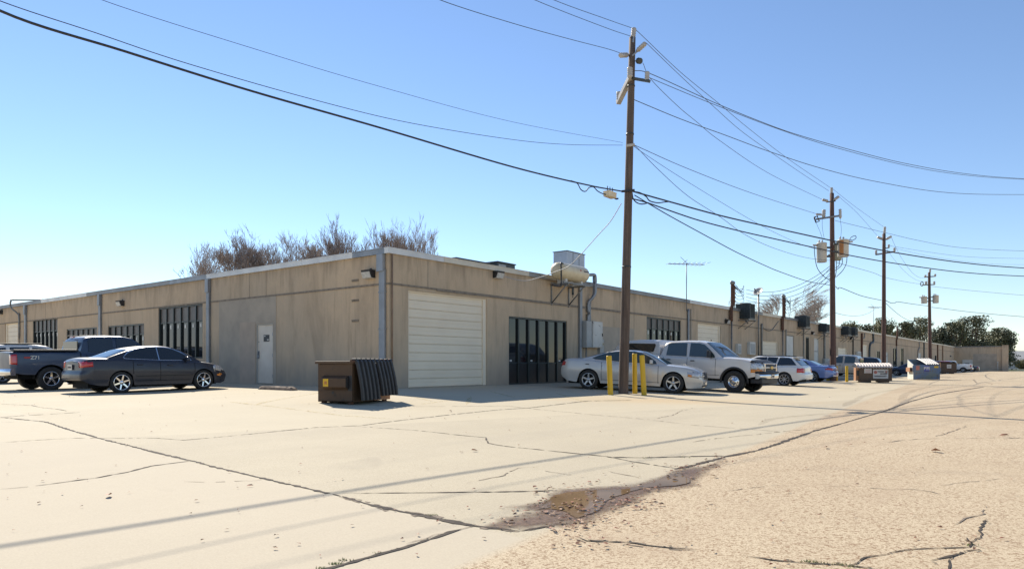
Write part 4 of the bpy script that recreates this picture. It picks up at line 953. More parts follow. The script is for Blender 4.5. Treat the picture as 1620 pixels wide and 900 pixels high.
# jumper leads on pole two
t = thing('jumper_leads', 'loops of black lead hanging under the transformers of the second utility pole', 'cable', PL[1])
for L in [[(1288, 389), (1289, 405), (1293, 424), (1303, 437), (1313, 443)], [(1340, 402), (1339, 416), (1333, 428), (1323, 438)], [(1333, 408), (1332, 418), (1327, 424), (1321, 428)], [(1328, 411), (1327, 420), (1322, 424)],
          [(1323, 411), (1323, 428), (1321, 440)], [(1343, 383), (1346, 376), (1353, 373), (1354, 377), (1349, 380), (1344, 379)], [(1301, 340), (1301, 360), (1304, 378)], [(1329, 345), (1331, 362), (1330, 376)], [(1291, 352), (1297, 366), (1302, 380)]]:
    m = MB(); m.tube(spline([pp(1, a, b, -.5)-PL[1] for a, b in L], 5), .022 if L[0][1] > 380 else .010, 5); m.build('lead', M['wire'], t)

# ------------------------------------------------------------------ overhead wires
DIRL = Vector((QX, QY))
A1 = (P1.x, P1.y); A0 = (P1.x-QX, P1.y-QY); AR = (46.0, 50.0); A2 = tuple(PL[1].xy); A3 = tuple(PL[2].xy); A4 = tuple(PL[3].xy)
def wire(label, pts, plane, r, mt='wire', off=0.0, group='overhead wires', extra=None, name='overhead_wire', cat='cable'):
    A_, B_ = plane; out = []
    for u, v in pts:
        x, y = onseg(u, A_, B_); out.append(Vector((x, y, zz(v, y))))
    if extra: out += extra
    P = spline(out, 8); c = P[0].copy(); m = MB(); m.tube([p-c for p in P], r, 6)
    o = m.build(name, M[mt], None); o.location = c
    return tag(o, label, cat, group)
L0 = (A1, A0); LT = (A1, (A1[0]-.683, A1[1]-.730)); RR = (A1, AR); L12 = (A1, A2); L23 = (A2, A3); L34 = (A3, A4)
wire('thickest black cable sweeping from the top left corner down to the nearest pole', [(-170, -88), (0, 17.5), (200, 82.5), (400, 145), (600, 202), (810, 264), (930, 293), (985, 303)], LT, .022)
wire('twisted thin black cable just above the thickest one', [(-150, -62), (0, 2), (150, 52), (300, 102), (500, 159), (650, 195), (810, 221), (900, 229), (985, 230)], L0, .0065)
wire('thin straight wire from the top left meeting the nearest pole above the twisted cable', [(60, -50), (160, 0), (400, 77), (600, 137), (810, 193), (985, 226)], L0, .0045)
wire('upper wire ending on the left insulator near the top of the nearest pole', [(600, -45), (695, 0), (810, 37), (900, 62), (960, 77.5), (983, 85)], L0, .008)
wire('lower of the two wires reaching the very top of the nearest pole from above', [(740, -50), (845, 0), (960, 45), (1002, 59)], L0, .008)
wire('highest wire, meeting the cap insulator of the nearest pole', [(770, -48), (875, 0), (960, 31), (1003, 46)], L0, .008)
wire('upper of the steep wire pair from the nearest pole top to the second', [(1005, 47), (1018, 59), (1077, 115), (1137, 164), (1185, 204), (1246, 251), (1306, 292), (1315, 298)], L12, .010, 'wire_grey')
wire('lower of the steep wire pair from the nearest pole top to the second', [(1022, 68), (1077, 121), (1128, 168), (1172, 207), (1218, 240), (1272, 277), (1311, 302)], L12, .010, 'wire_grey')
wire('steep thin wire from the right crossarm of the nearest pole to the second pole', [(1017, 100), (1030, 126), (1072, 168), (1102, 193), (1139, 223), (1215.5, 274), (1297, 314), (1303, 316)], L12, .010, 'wire_grey')
wire('single wire from the middle clamp of the nearest pole to the second pole crossarm', [(1004, 230), (1088, 267), (1190, 306), (1290, 338), (1302, 341)], L12, .011, 'wire_grey')
wire('sagging wire that drops low before meeting the second pole below its transformers', [(1004, 231), (1011, 237), (1040, 267), (1088, 310), (1139, 343), (1175, 369), (1215, 389), (1260, 404), (1290, 410), (1314, 412)], L12, .010, 'wire_grey')
wire('faint wire running behind the left transformer of the second pole', [(1004, 231), (1012, 238.5), (1093, 291), (1197, 353), (1256, 382), (1287, 393), (1314, 400)], L12, .008, 'wire_grey')
wire('lowest black cable between the nearest and second poles', [(1004, 309), (1024, 321), (1060, 342), (1113, 371), (1165, 399), (1210, 420), (1234, 430), (1278, 445), (1313, 451)], L12, .018)
wire('lowest black cable between the second and third poles', [(1322, 453), (1326, 457), (1331, 455.5), (1363, 468), (1394, 475)], L23, .022)
wire('lowest black cable between the third and farthest poles', [(1401, 475), (1409, 479), (1416, 479), (1421, 477.5), (1445, 481), (1468, 484)], L34, .026)
wire('lowest black cable running off right from the farthest pole', [(1474, 486), (1540, 494), (1620, 501), (1700, 506)], (A4, (88, 100)), .028)
wire('upper thin wire between the tops of the second and third poles', [(1316, 298), (1355.5, 329), (1398, 359)], L23, .010, 'wire_grey')
wire('lower thin wire between the tops of the second and third poles', [(1327, 311), (1356, 337), (1388, 373)], L23, .010, 'wire_grey')
wire('wire from the second pole crossarm running past the third to the right edge', [(1321, 349), (1395.5, 367), (1455.5, 381), (1522, 392), (1620, 397), (1700, 397)], (A2, (52, 60)), .012, 'wire_grey')
wire('faint wire running right from the third pole crossarm', [(1407, 387), (1420, 391), (1522, 405.5), (1620, 409), (1700, 409)], (A3, (62, 66)), .010, 'wire_grey')
wire('very faint wire under it at the right edge', [(1416, 393), (1480, 407), (1560, 417), (1640, 419)], (A3, (62, 68)), .008, 'wire_grey')
wire('thin wire from the third pole curving down toward the farthest pole', [(1410, 375), (1417, 391), (1428, 411), (1443, 431), (1455, 439), (1463, 439)], L34, .012, 'wire_grey')
wire('second thin wire from the third pole curving down toward the farthest pole', [(1401, 391), (1415, 411), (1434, 432), (1450, 443), (1464, 446)], L34, .010, 'wire_grey')
wire('faint low wire from the second pole to the farthest pole past the third', [(1322, 415), (1380, 431), (1401, 439), (1440, 447), (1470, 451)], (A2, A4), .014, 'wire_grey')
wire('faint wire leaving the farthest pole for the right edge', [(1473, 453), (1540, 460), (1620, 467), (1690, 471)], (A4, (88, 100)), .018, 'wire_grey')
wire('upper heavy black cable passing before the second and third poles to the right edge', [(998, 302), (1062, 320), (1139, 341), (1215.5, 358.6), (1312.6, 380), (1342, 385.5), (1418, 400), (1522, 415.5), (1620, 424), (1780, 432)], RR, .026)
wire('lower heavy black cable passing before the second and third poles to the right edge', [(998, 314), (1026, 321.6), (1100, 347), (1164, 364), (1230, 379), (1312, 397), (1344, 404), (1418, 417), (1522, 430.7), (1620, 437), (1780, 443)], RR, .022)
wire('slack loop of black cable lashed under the upper heavy cable beside the nearest pole', [(1000, 303), (1012, 305), (1022, 311), (1028, 318), (1040, 321), (1050, 320), (1060, 319)], RR, .020)
wire('slack loop of black cable hanging at the start of the lower heavy cable', [(1000, 305), (1002, 315), (1008, 321), (1016, 323), (1026, 321)], RR, .020)
wire('upper of the long pair of wires curving from the nearest pole to the right edge', [(1002, 112), (1030, 117.5), (1123, 159.5), (1193, 188.7), (1260, 213), (1355.5, 240), (1433, 259), (1522, 274.4), (1620, 283), (1780, 289)], RR, .012, 'wire_grey')
wire('lower of the long pair of wires curving from the nearest pole to the right edge', [(1024, 122), (1030, 124.5), (1123, 163), (1230, 204), (1319, 233), (1433, 262), (1522, 276.7), (1620, 284), (1780, 290)], RR, .010, 'wire_grey')
wire('long single wire from below the nearest pole crossarms to the right edge', [(998, 156), (1077, 188.7), (1147, 214), (1217, 240), (1300, 266.7), (1389, 288), (1500, 305), (1620, 308), (1780, 306)], RR, .012, 'wire_grey')
for k, (va, vb, nm) in enumerate([(421, 458, 'highest'), (427, 464, 'second highest'), (436, 469.5, 'third'), (444, 475, 'lowest')]):
    a3 = wp(1180, vb, -.3); b3 = pp(1, 1313, va, -.3); out = [a3.lerp(b3, f)-Vector((0, 0, 4*s_*f*(1-f))) for f in [i/12 for i in range(13)] for s_ in (.75,)]
    m = MB(); m.tube([p-out[0] for p in out], .016, 6); o = m.build('service_drop', M['wire']); o.location = out[0]
    tag(o, nm+' of four black service wires from the second pole to the thick rusty mast', 'cable', 'service wires from the second pole')
for k, (va, vb, nm) in enumerate([(424, 478, 'upper'), (432, 484, 'middle'), (440, 490, 'lower')]):
    a3 = wp(1249, vb, -.3); b3 = pp(1, 1313, va, -.1); out = [a3.lerp(b3, f)-Vector((0, 0, 4*.3*f*(1-f))) for f in [i/12 for i in range(13)]]
    m = MB(); m.tube([p-out[0] for p in out], .014, 6); o = m.build('service_drop', M['wire']); o.location = out[0]
    tag(o, nm+' of three steep service wires from the second pole to the twin rusty masts', 'cable', 'service wires from the second pole')
a3 = wp(1421, 519, -.3); b3 = pp(2, 1402, 480); out = [b3.lerp(a3, f)-Vector((0, 0, 4*.5*f*(1-f))) for f in [i/12 for i in range(13)]]
m = MB(); cx = wp(1450, 508, -.3); out = [b3.lerp(cx, f)-Vector((0, 0, 4*.5*f*(1-f))) for f in [i/12 for i in range(13)]]
m.tube([p-out[0] for p in out], .02, 6); o = m.build('service_drop', M['wire']); o.location = out[0]; tag(o, 'black service wire dropping from the third pole to the far roof', 'cable')
a3 = wp(1385, 488, .5); b3 = pp(1, 1322, 495); out = [b3.lerp(a3, f)-Vector((0, 0, 4*.5*f*(1-f))) for f in [i/12 for i in range(13)]]
m = MB(); m.tube([p-out[0] for p in out], .014, 6); o = m.build('service_drop', M['wire_grey']); o.location = out[0]; tag(o, 'slack pale wire from the second pole to the distant television aerial', 'cable')
# pale drop wire from the nearest pole to the wall light over the garage door
pts = [pp(0, 983, 322), ]
pe = wp(794, 437, -.15); ps_ = pp(0, 983, 322)
drop = [(983, 322, 0), (966, 350, .10), (948, 370, .2), (905, 416.7, .48), (880, 429.5, .62), (850, 440, .78), (827, 444, .88), (794, 436.5, 1.0)]
out = []
for u, v, f in drop:
    Yd = ps_.y+(pe.y-ps_.y)*f; out.append(Vector((ray(u)*Yd, Yd, zz(v, Yd))))
P = spline(out, 8); m = MB(); m.tube([p-P[0] for p in P], .014, 6); o = m.build('drop_wire', M['wire_white']); o.location = P[0]
tag(o, 'pale drop wire hanging from the nearest pole to the wall light by the garage door', 'cable')
# splice box on the thick cable
x, y = onseg(965, *LT); t = thing('splice_box', 'pale splice box clamped on the thick cable left of the nearest pole', 'splice box', (x, y, zz(312.5, y)), TH)
m = MB(); m.b2(-.24, .24, -.11, .11, 0, .16); m.b2(-.26, .26, -.125, .125, .155, .17); m.build('box', M['tank'], t, bevel=.01)
m = MB()
for k in (-.16, 0, .16): m.b2(k-.01, k+.01, -.01, .01, .17, .34)
m.build('hanger', M['dgrey'], t)
m = MB(); m.tube(spline([(.24, 0, .05), (.4, 0, .03), (.52, 0, .06)], 4), .03, 6); m.build('cable_gland', M['black'], t)
wire('slack black tail cable looping from the splice box up to the thick cable', [(903, 286), (913, 290), (919, 300), (926, 303), (932, 297), (939, 296), (945, 302), (952, 306), (959, 308)], LT, .016)

# ------------------------------------------------------------------ bollards, wheel stop
def bollard(u, v, ut, vt, label, r, grp):
    b = at(u, v); T = Vector((ray(ut)*b.y, b.y, zz(vt, b.y)))-b
    t = thing('bollard', label, 'bollard', b, 0, grp)
    m = MB(); m.tube([Vector((0, 0, -.1)), Vector((0, 0, 0)), T*.5, T*.985, T], [r, r, r, r, r*.9], 20); m.build('post', M['yellow'], t)
bollard(966, 624.5, 963.5, 562.5, 'yellow bollard left of the nearest utility pole, leaning slightly', .085, 'yellow bollards round the nearest utility pole')
bollard(1004.5, 622.5, 1004, 559, 'upright yellow bollard immediately right of the nearest utility pole', .08, 'yellow bollards round the nearest utility pole')
bollard(1019, 625, 1015.5, 561.5, 'leaning yellow bollard farthest right of the nearest utility pole', .085, 'yellow bollards round the nearest utility pole')
bollard(1323.8, 602.5, 1323.8, 579, 'thin orange-yellow bollard touching the second utility pole', .07, 'yellow bollards near the second utility pole')
bollard(1339.7, 604, 1339.7, 578.5, 'yellow bollard standing in front of the tan pickup', .085, 'yellow bollards near the second utility pole')
b = at(439, 616.5); t = thing('wheel_stop', 'low dirty brown wheel stop lying before the beige door', 'wheel stop', b, TH+math.pi/2)
m = MB(); P = []; rw = random.Random(2); n = 16; L = .92
for i in range(n+1):
    x = -L+2*L*i/n; k = .6 if i in (0, n) else 1
    P.append([(x, -.12+rw.uniform(-.006, .006), 0), (x, -.10*k, .07+rw.uniform(-.008, .008)), (x, -.055*k, .115*k+rw.uniform(-.01, .01)), (x, .055*k, .115*k+rw.uniform(-.01, .01)), (x, .10*k, .07), (x, .12, 0)])
m.grid(P, smooth=False); m.face([m.V(p) for p in P[0]]); m.face([m.V(p) for p in P[-1]]); m.build('beam', M['wheelstop'], t)
p = at(1311, 602); t = thing('hose_cap', 'small yellow cap on the ground beside the second utility pole', 'cap', p)
m = MB(); m.lathe([(.16, 0), (.17, .06), (.1, .14), (.001, .16)], n=16); m.build('shell', M['yellow'], t)

# ------------------------------------------------------------------ dumpsters
M['dbrown'] = rusty('brown_dumpster_paint', (0.092, 0.050, 0.024), (0.04, 0.025, 0.015), 0.60, 0.62, 0.0, 3.5)
M['dbrown_far'] = pm('dull_brown_dumpster_paint', (0.13, 0.075, 0.042), (0.10, 0.06, 0.035), 3, 0.6)
M['dorange'] = pm('rusty_orange_side', (0.42, 0.22, 0.12), (0.34, 0.17, 0.09), 3, 0.7)
M['lid_black'] = pm('black_plastic_lid', (0.018, 0.018, 0.020), (0.035, 0.033, 0.033), 4, 0.5)
M['lid_pale'] = pm('sun_bleached_lid', (0.60, 0.52, 0.46), (0.50, 0.44, 0.40), 4, 0.6)
M['lid_grey'] = pm('grey_plastic_lid', (0.27, 0.27, 0.27), (0.18, 0.18, 0.19), 5, 0.5)
N = NT('patchy_blue_dumpster_paint'); nz = N.noise(1.5, 6, N.coord(), 0.65); n2 = N.noise(5, 5, N.coord())
N.base(N.mix(N.rng(n2, 0.55, 0.68), N.mix(N.rng(nz, 0.4, 0.6), (0.10, 0.16, 0.28), (0.17, 0.19, 0.17)), (0.16, 0.11, 0.07))); N.b.inputs['Roughness'].default_value = 0.55; M['dblue'] = N.mat
M['dwhite'] = pm('white_side_panel', (0.66, 0.66, 0.60), (0.55, 0.55, 0.50), 3, 0.6)
M['sticker_y'] = pm('yellow_sticker', (0.80, 0.48, 0.02), None, 2, 0.5)
M['sign_w'] = pm('white_sign', (0.70, 0.66, 0.60), (0.60, 0.56, 0.50), 4, 0.5)
M['sign_b'] = pm('blue_sign', (0.10, 0.12, 0.42), None, 4, 0.5)
M['ink'] = pm('dark_sign_ink', (0.10, 0.09, 0.09), None, 4, 0.6)
M['sign_r'] = pm('faded_red_sign', (0.55, 0.20, 0.15), (0.45, 0.16, 0.12), 4, 0.6)
# the near one: x = long front, y = depth, facing -y
nc = at(557, 640.5); dR = Vector((.36, .933)); ang = math.atan2(dR.y, dR.x)
t = thing('dumpster', 'brown dumpster with both black lids hanging open over its front, near the building corner', 'dumpster', nc, ang)
Lx, Dy, Hh = 1.62, .92, .93
m = MB()
# open top box with thick walls; near corner at the origin, x along dR, y to its left
def opentop(m, L, D, H0, H1, z0=.06, th=.05):
    m.b2(0, L, 0, D, z0, z0+.04)
    m.prism([(0, z0), (D, z0), (D, H1), (0, H0)], 'X', 0, th); m.prism([(0, z0), (D, z0), (D, H1), (0, H0)], 'X', L-th, L)
    m.b2(th, L-th, 0, th, z0+.04, H0); m.b2(th, L-th, D-th, D, z0+.04, H1)
opentop(m, Lx, Dy, Hh, Hh-.02)
m.build('bin', M['dbrown'], t, bevel=.008)
m = MB(); m.b2(-.05, .06, -.04, Dy+.05, Hh-.005, Hh+.055); m.build('rim', M['dbrown'], t, bevel=.01)
m = MB(); m.b2(.06, Lx+.04, Dy-.03, Dy+.05, Hh-.02, Hh+.045); m.build('rim', M['dbrown'], t, bevel=.01)
m = MB(); m.tube([(-.08, -.03, Hh+.055), (Lx+.03, -.03, Hh+.085)], .032, 10); m.build('hinge_bar', M['rust'], t)
# fork sleeve on the end wall
m = MB(); m.prism([(-.002, .66), (-.11, .60), (-.11, .40), (-.002, .33)], 'Y', .10, Dy-.16)
m.build('fork_sleeve', M['dbrown'], t, bevel=.006)
m = MB(); m.prism([(-.02, .645), (-.10, .59), (-.10, .42), (-.02, .36)], 'Y', .092, .098); m.build('sleeve_mouth', M['black'], t)
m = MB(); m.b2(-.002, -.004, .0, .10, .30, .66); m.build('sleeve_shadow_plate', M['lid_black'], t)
m = MB(); m.b2(-.115, -.111, Dy-.36, Dy-.22, .41, .585); m.build('sticker', M['sticker_y'], t)
m = MB(); m.b2(-.117, -.1155, Dy-.325, Dy-.255, .46, .53); m.build('sticker_symbol', M['rust_streak'], t)
m = MB(); m.poly([(-.008, Dy-.45, .30), (-.008, Dy-.37, .30), (-.008, Dy-.41, .22)]); m.poly([(-.003, Dy-.45, .30), (-.003, Dy-.41, .22), (-.003, Dy-.37, .30)]); m.build('arrow_mark', M['black'], t)
m = MB(); m.b2(-.01, -.002, 0, Dy, .305, .315); m.build('weld_line', M['dbrown'], t)
for x0, y0 in ((.1, .1), (.1, Dy-.1), (Lx-.1, .1), (Lx-.1, Dy-.1)):
    m = MB(); m.b2(x0-.07, x0+.07, y0-.03, y0+.03, 0, .06); m.build('foot', M['rust'], t)
m = MB(); m.b2(.9, Lx-.04, -.03, -.002, .06, .16); m.build('lower_rail', M['dorange'], t)
def hanging_lid(x0, x1, bottom, sk):
    m = MB(); n = 5; rows = []
    cols = []
    per = (x1-x0)/n
    for k in range(n):
        a = x0+per*k
        cols += [(a+.02*per, 0), (a+.12*per, .045), (a+.52*per, .045), (a+.64*per, 0), (a+.96*per, 0)]
    zs = [Hh+.10, Hh+.04, Hh-.15, Hh-.35, Hh-.6, bottom+.04, bottom]
    for z in zs:
        f = (Hh+.1-z)/(Hh+.1-bottom); row = []
        for x, d in cols:
            y = -.055-.14*math.sin(f*1.5)-d*(1 if f > .05 else .3); row.append((x+sk*f, y, z))
        rows.append(row)
    m.grid(rows, smooth=False); return m.build('lid', M['lid_black'], t, solid=.018)
hanging_lid(.02, Lx*.52, .10, .05); hanging_lid(Lx*.53, Lx-.0, .17, .07)
for k in range(9):
    m = MB(); x0 = .06+k*(Lx-.12)/8; m.b2(x0-.035, x0+.035, -.085, .03, Hh+.03, Hh+.115); m.build('lid_knuckle', M['lid_black'], t, bevel=.01)
# far ones
def signboard(t, x0, x1, z0, z1, y, mt, ink=None, name='sign'):
    m = MB(); m.b2(x0, x1, y-.012, y, z0, z1); o = m.build(name, M[mt], t); return o
def far_dumpster(u0, u1, v1, label, H0, H1, D, mt, hd, depth_dir=None, kind='brown'):
    a = at(u0, v1); Y = a.y; L = (u1-u0)/F*Y/(math.cos(hd)-ray((u0+u1)/2)*math.sin(hd))
    t = thing('dumpster', label, 'dumpster', a, hd)
    return t, L
t, L = far_dumpster(1359, 1411, 604.5, 'brown dumpster with a pale bleached lid and three white signs on its front', 1.0, 1.15, 1.3, 'dbrown_far', R(-19))
m = MB(); opentop(m, L, 1.25, .95, 1.15, .10); m.build('bin', M['dbrown_far'], t, bevel=.01)
m = MB(); m.b2(-.16, -.002, .1, 1.15, .10, .42); m.b2(-.16, -.002, .1, 1.15, .75, .92); m.b2(-.16, -.12, .1, 1.15, .42, .75); m.build('fork_sleeve', M['dorange'], t, bevel=.01)
m = MB(); m.b2(-.12, -.002, .08, .099, .42, .75); m.build('sleeve_mouth', M['black'], t)
for x0 in (.1, L-.75):
    m = MB(); m.b2(x0, x0+.6, .05, 1.2, 0, .10); m.build('foot', M['dbrown_far'], t)
m = MB(); rows = []
for j in range(2):
    pass
cols = []; n = 13
for k in range(n):
    a_ = -.12+(L+.16)*k/n; w_ = (L+.16)/n; cols += [(a_, 0), (a_+w_*.25, .045), (a_+w_*.7, .045), (a_+w_*.95, 0)]
for y_, z_ in ((-.14, .90), (-.10, 1.0), (.3, 1.12), (.8, 1.19), (1.3, 1.20)): rows.append([(x_, y_, z_+d_*(.9 if y_ < .9 else .5)) for x_, d_ in cols])
m.grid(rows, smooth=False); m.build('lid', M['lid_pale'], t, solid=.02)
s1 = signboard(t, .30, .72, .58, .86, -.002, 'sign_w'); s2 = signboard(t, .80, 1.65, .25, .82, -.002, 'sign_w'); s3 = signboard(t, L-.42, L-.24, .55, .76, -.002, 'sign_w')
m = MB()
for k, (a_, b_) in enumerate([(.15, .33), (.0, 0)][:1]): pass
for z_, x0, x1 in [(.71, 1.05, 1.42), (.65, 1.1, 1.42), (.57, 1.2, 1.6), (.52, 1.2, 1.6), (.42, .87, 1.58), (.37, .87, 1.5)]: m.b2(x0, x1, -.020, -.0145, z_-.018, z_+.018)
m.build('sign_lettering', M['ink'], s2)
m = MB(); m.lathe([(.075, -.021), (.10, -.021), (.10, -.0145), (.075, -.0145)], (.94, 0, .64), 'Y', 16); m.b2(.93, .95, -.021, -.0145, .56, .72); m.build('round_symbol', M['sign_r'], s2)
m = MB()
for z_ in (.62, .70, .78): m.b2(.36, .66, -.020, -.0145, z_-.012, z_+.012)
m.build('sign_lettering', M['sign_r'], s1)
m = MB(); m.b2(L-.36, L-.30, -.020, -.0145, .60, .72); m.build('sign_lettering', M['sign_r'], s3)
# blue one
t, L = far_dumpster(1445, 1487, 600.5, 'patchy blue dumpster with a white side, open top and a blue logo sign', 1.2, 1.55, 1.5, 'dblue', R(-13))
m = MB(); opentop(m, L, 1.35, 1.16, 1.58, .03); m.build('bin', M['dblue'], t, bevel=.01)
m = MB(); m.prism([(-.0, .03), (1.35, .03), (1.35, 1.58), (0, 1.16)], 'X', -.012, -.001); m.build('side_panel', M['dwhite'], t)  # left side given a whiter colour than the blue bin
m = MB(); m.b2(-.20, -.013, .2, 1.1, .62, .95); m.build('fork_sleeve', M['dorange'], t, bevel=.01)
m = MB(); m.b2(-.17, -.03, .18, .199, .66, .91); m.build('sleeve_mouth', M['black'], t)
m = MB(); cols = []; n = 6
for k in range(n):
    w_ = (L*.5)/n; a_ = L*.50+w_*k; cols += [(a_, 0), (a_+w_*.25, .06), (a_+w_*.7, .06), (a_+w_*.95, 0)]
m.grid([[(x_-.28*(1-f), y_, z_+d_) for x_, d_ in cols] for y_, z_, f in ((-.05, 1.18, 1), (.4, 1.34, .7), (.9, 1.50, .4), (1.35, 1.62, 0))], smooth=False); m.build('lid', M['lid_grey'], t, solid=.02)
s = signboard(t, L*.40, L*.60, .62, 1.08, -.002, 'sign_b'); m = MB(); m.b2(L*.42, L*.58, -.020, -.0145, .66, .70); m.build('sign_stripe', M['ink'], s)
text_obj('sign_lettering', 'BFI', .32, M['sign_w'], s, (L*.50, -.016, .87), (R(90), 0, 0), .004, .012)
signboard(t, L*.10, L*.23, .76, 1.08, -.002, 'sign_r'); signboard(t, L*.78, L*.94, .92, 1.06, -.002, 'sticker_y'); 
m = MB(); m.b2(-.06, -.0, -.03, .0, .6, 1.1); m.b2(L, L+.14, .2, 1.1, .62, .95); m.build('fork_sleeve', M['dblue'], t)
t, L = far_dumpster(1488.5, 1513.5, 591, 'farthest brown dumpster, just right of the blue one, with one white sign', 1.2, 1.3, 1.5, 'dbrown_far', R(-24))
m = MB(); opentop(m, L, 1.4, 1.40, 1.5, .12); m.build('bin', M['dbrown_far'], t, bevel=.01)
m = MB(); m.b2(0, L, 0, 1.4, 1.505, 1.54); m.build('lid', M['lid_black'], t)
for x0 in (.2, L-.7):
    m = MB(); m.b2(x0, x0+.4, .05, 1.2, 0, .12); m.build('foot', M['dbrown_far'], t)
s = signboard(t, L*.38, L*.66, .72, 1.2, -.002, 'sign_w'); m = MB(); m.b2(L*.42, L*.60, -.020, -.0145, 1.02, 1.06); m.b2(L*.42, L*.60, -.020, -.0145, .86, .89); m.build('sign_lettering', M['ink'], s)

# ------------------------------------------------------------------ trees
def bare_tree_mesh(seed, H, spread=0.5, lean=(0, 0), depth=6, fork0=.22, upb=.35, tw=1.0):
    rr = random.Random(seed); m = MB()
    def limb(p, d, L, r, lev):
        n = 3; pts = [p]; rs = [r]; q = p.copy(); dd = d.copy()
        for i in range(n):
            dd = (dd+Vector((rr.gauss(0, .10), rr.gauss(0, .10), rr.gauss(.03, .05)))+Vector((lean[0], lean[1], 0))*.05*lev).normalized()
            q = q+dd*(L/n); pts.append(q.copy()); rs.append(r*(1-.5*(i+1)/n))
        m.mi = 0 if lev < 3 else 1
        m.tube(pts, rs, 6 if lev < 2 else (4 if lev < 4 else 3), cap=False)
        if lev >= depth: return
        k = rr.choice((3, 4)) if lev < 3 else rr.choice((2, 3, 3, 4) if depth > 6 else (3, 4, 4))
        for j in range(k):
            f = rr.uniform(.35, 1.0) if j else 1.0; i0 = min(n-1, int(f*n)); pos = pts[i0].lerp(pts[min(n, i0+1)], f*n-i0) if i0 < n else pts[-1]
            a = rr.uniform(0, 6.283); s = spread*rr.uniform(.6, 1.3)
            side_ = Vector((math.cos(a), math.sin(a), 0)); nd = (dd+side_*s+Vector((0, 0, upb*.5))).normalized()
            limb(pos, nd, L*rr.uniform(.58, .80), max(rs[i0]*rr.uniform(.5, .68), .011*tw), lev+1)
    limb(Vector((0, 0, 0)), Vector((0, 0, 1)), H*fork0*1.3, H*.018, 0)
    zs_ = sorted(v.co.z for v in m.b.verts); s = H/(zs_[int(len(zs_)*.97)]*1.06)
    for v in m.b.verts: v.co *= s
    me = bpy.data.meshes.new('branches'); bmesh.ops.recalc_face_normals(m.b, faces=m.b.faces) if False else None
    m.b.to_mesh(me); m.b.free(); return me
BT = [bare_tree_mesh(21, 17, .62, (.12, 0), 7, upb=.62, tw=1.25), bare_tree_mesh(33, 17, .55, (.08, 0), 7, upb=.62, tw=1.25), bare_tree_mesh(47, 17, .66, (.15, .1), 7, upb=.58, tw=1.25), bare_tree_mesh(58, 17, .58, (.1, 0), 7, upb=.68, tw=1.25)]
for me in BT: me.materials.append(M['bark']); me.materials.append(M['twig'])
lab = ['smallest bare tree at the far left of the row behind the warehouse', 'spreading bare tree second from the left behind the warehouse', 'dense bare tree third from the left behind the warehouse', 'low bare tree fourth from the left, between two taller crowns', 'low bare tree in the middle dip of the row behind the warehouse',
       'low bare tree just right of the middle dip behind the warehouse', 'tall bare tree left of the tallest crown behind the warehouse', 'tallest bare tree of the row, its crown at the highest point', 'tall bare tree right of the tallest crown behind the warehouse', 'short bushy bare tree just left of the building corner', 'thin lone bare tree above the building corner, rightmost of the row']
def bare(u, vt, Y, me, label, width=1.0, rz=0.0, group='bare trees behind the warehouse'):
    x = ray(u)*Y; zb = -.6; H = zz(vt, Y)-zb; s = H/17
    t = thing('bare_tree', label, 'tree', (x, Y, zb), rz, group)
    o = bpy.data.objects.new('branches', me); COL.objects.link(o); o.parent = t; o.scale = (s*width, s*width, s)
    m = MB(); m.tube([(0, 0, -.4), (0, 0, 1.2*s)], [.36*s, .31*s], 10); m.build('trunk', M['bark'], t)
for k, (u, vt, Y, mi, wd) in enumerate([(304, 404, 93, 2, .9), (350, 378, 90, 0, 1.1), (388, 371, 88, 1, 1.1), (428, 378, 92, 2, 1.0), (460, 386, 92, 1, .9), (492, 386, 90, 0, .85), (524, 374, 88, 3, .85), (551, 349, 86, 1, .85), (594, 354, 88, 3, .9), (626, 370, 92, 2, .5), (661, 362, 90, 0, .42)]):
    bare(u, vt, Y, BT[mi], lab[k], wd, k*1.3)
BP = [bare_tree_mesh(71, 17, .62, (.8, 0), 6, upb=.2, tw=1.6), bare_tree_mesh(83, 17, .55, (.5, 0), 6, upb=.25, tw=1.6)]
for me in BP: me.materials.append(M['twig_pale']); me.materials.append(M['twig_pale'])
for u, vt, Y, mi, wd, lb in [(1148, 476, 128, 0, .5, 'wispy pale bare tree just left of the thick rusty mast'), (1226, 466, 130, 1, .9, 'pale leafless tree behind the satellite dish'), (1262, 454, 132, 0, 1.1, 'pale leafless tree rising tallest between the twin masts and the second pole'), (1292, 470, 130, 1, .9, 'pale leafless tree whose branches lean toward the second pole')]:
    bare(u, vt, Y, BP[mi], lb, wd, mi*2.0, 'pale leafless trees behind the condensers')
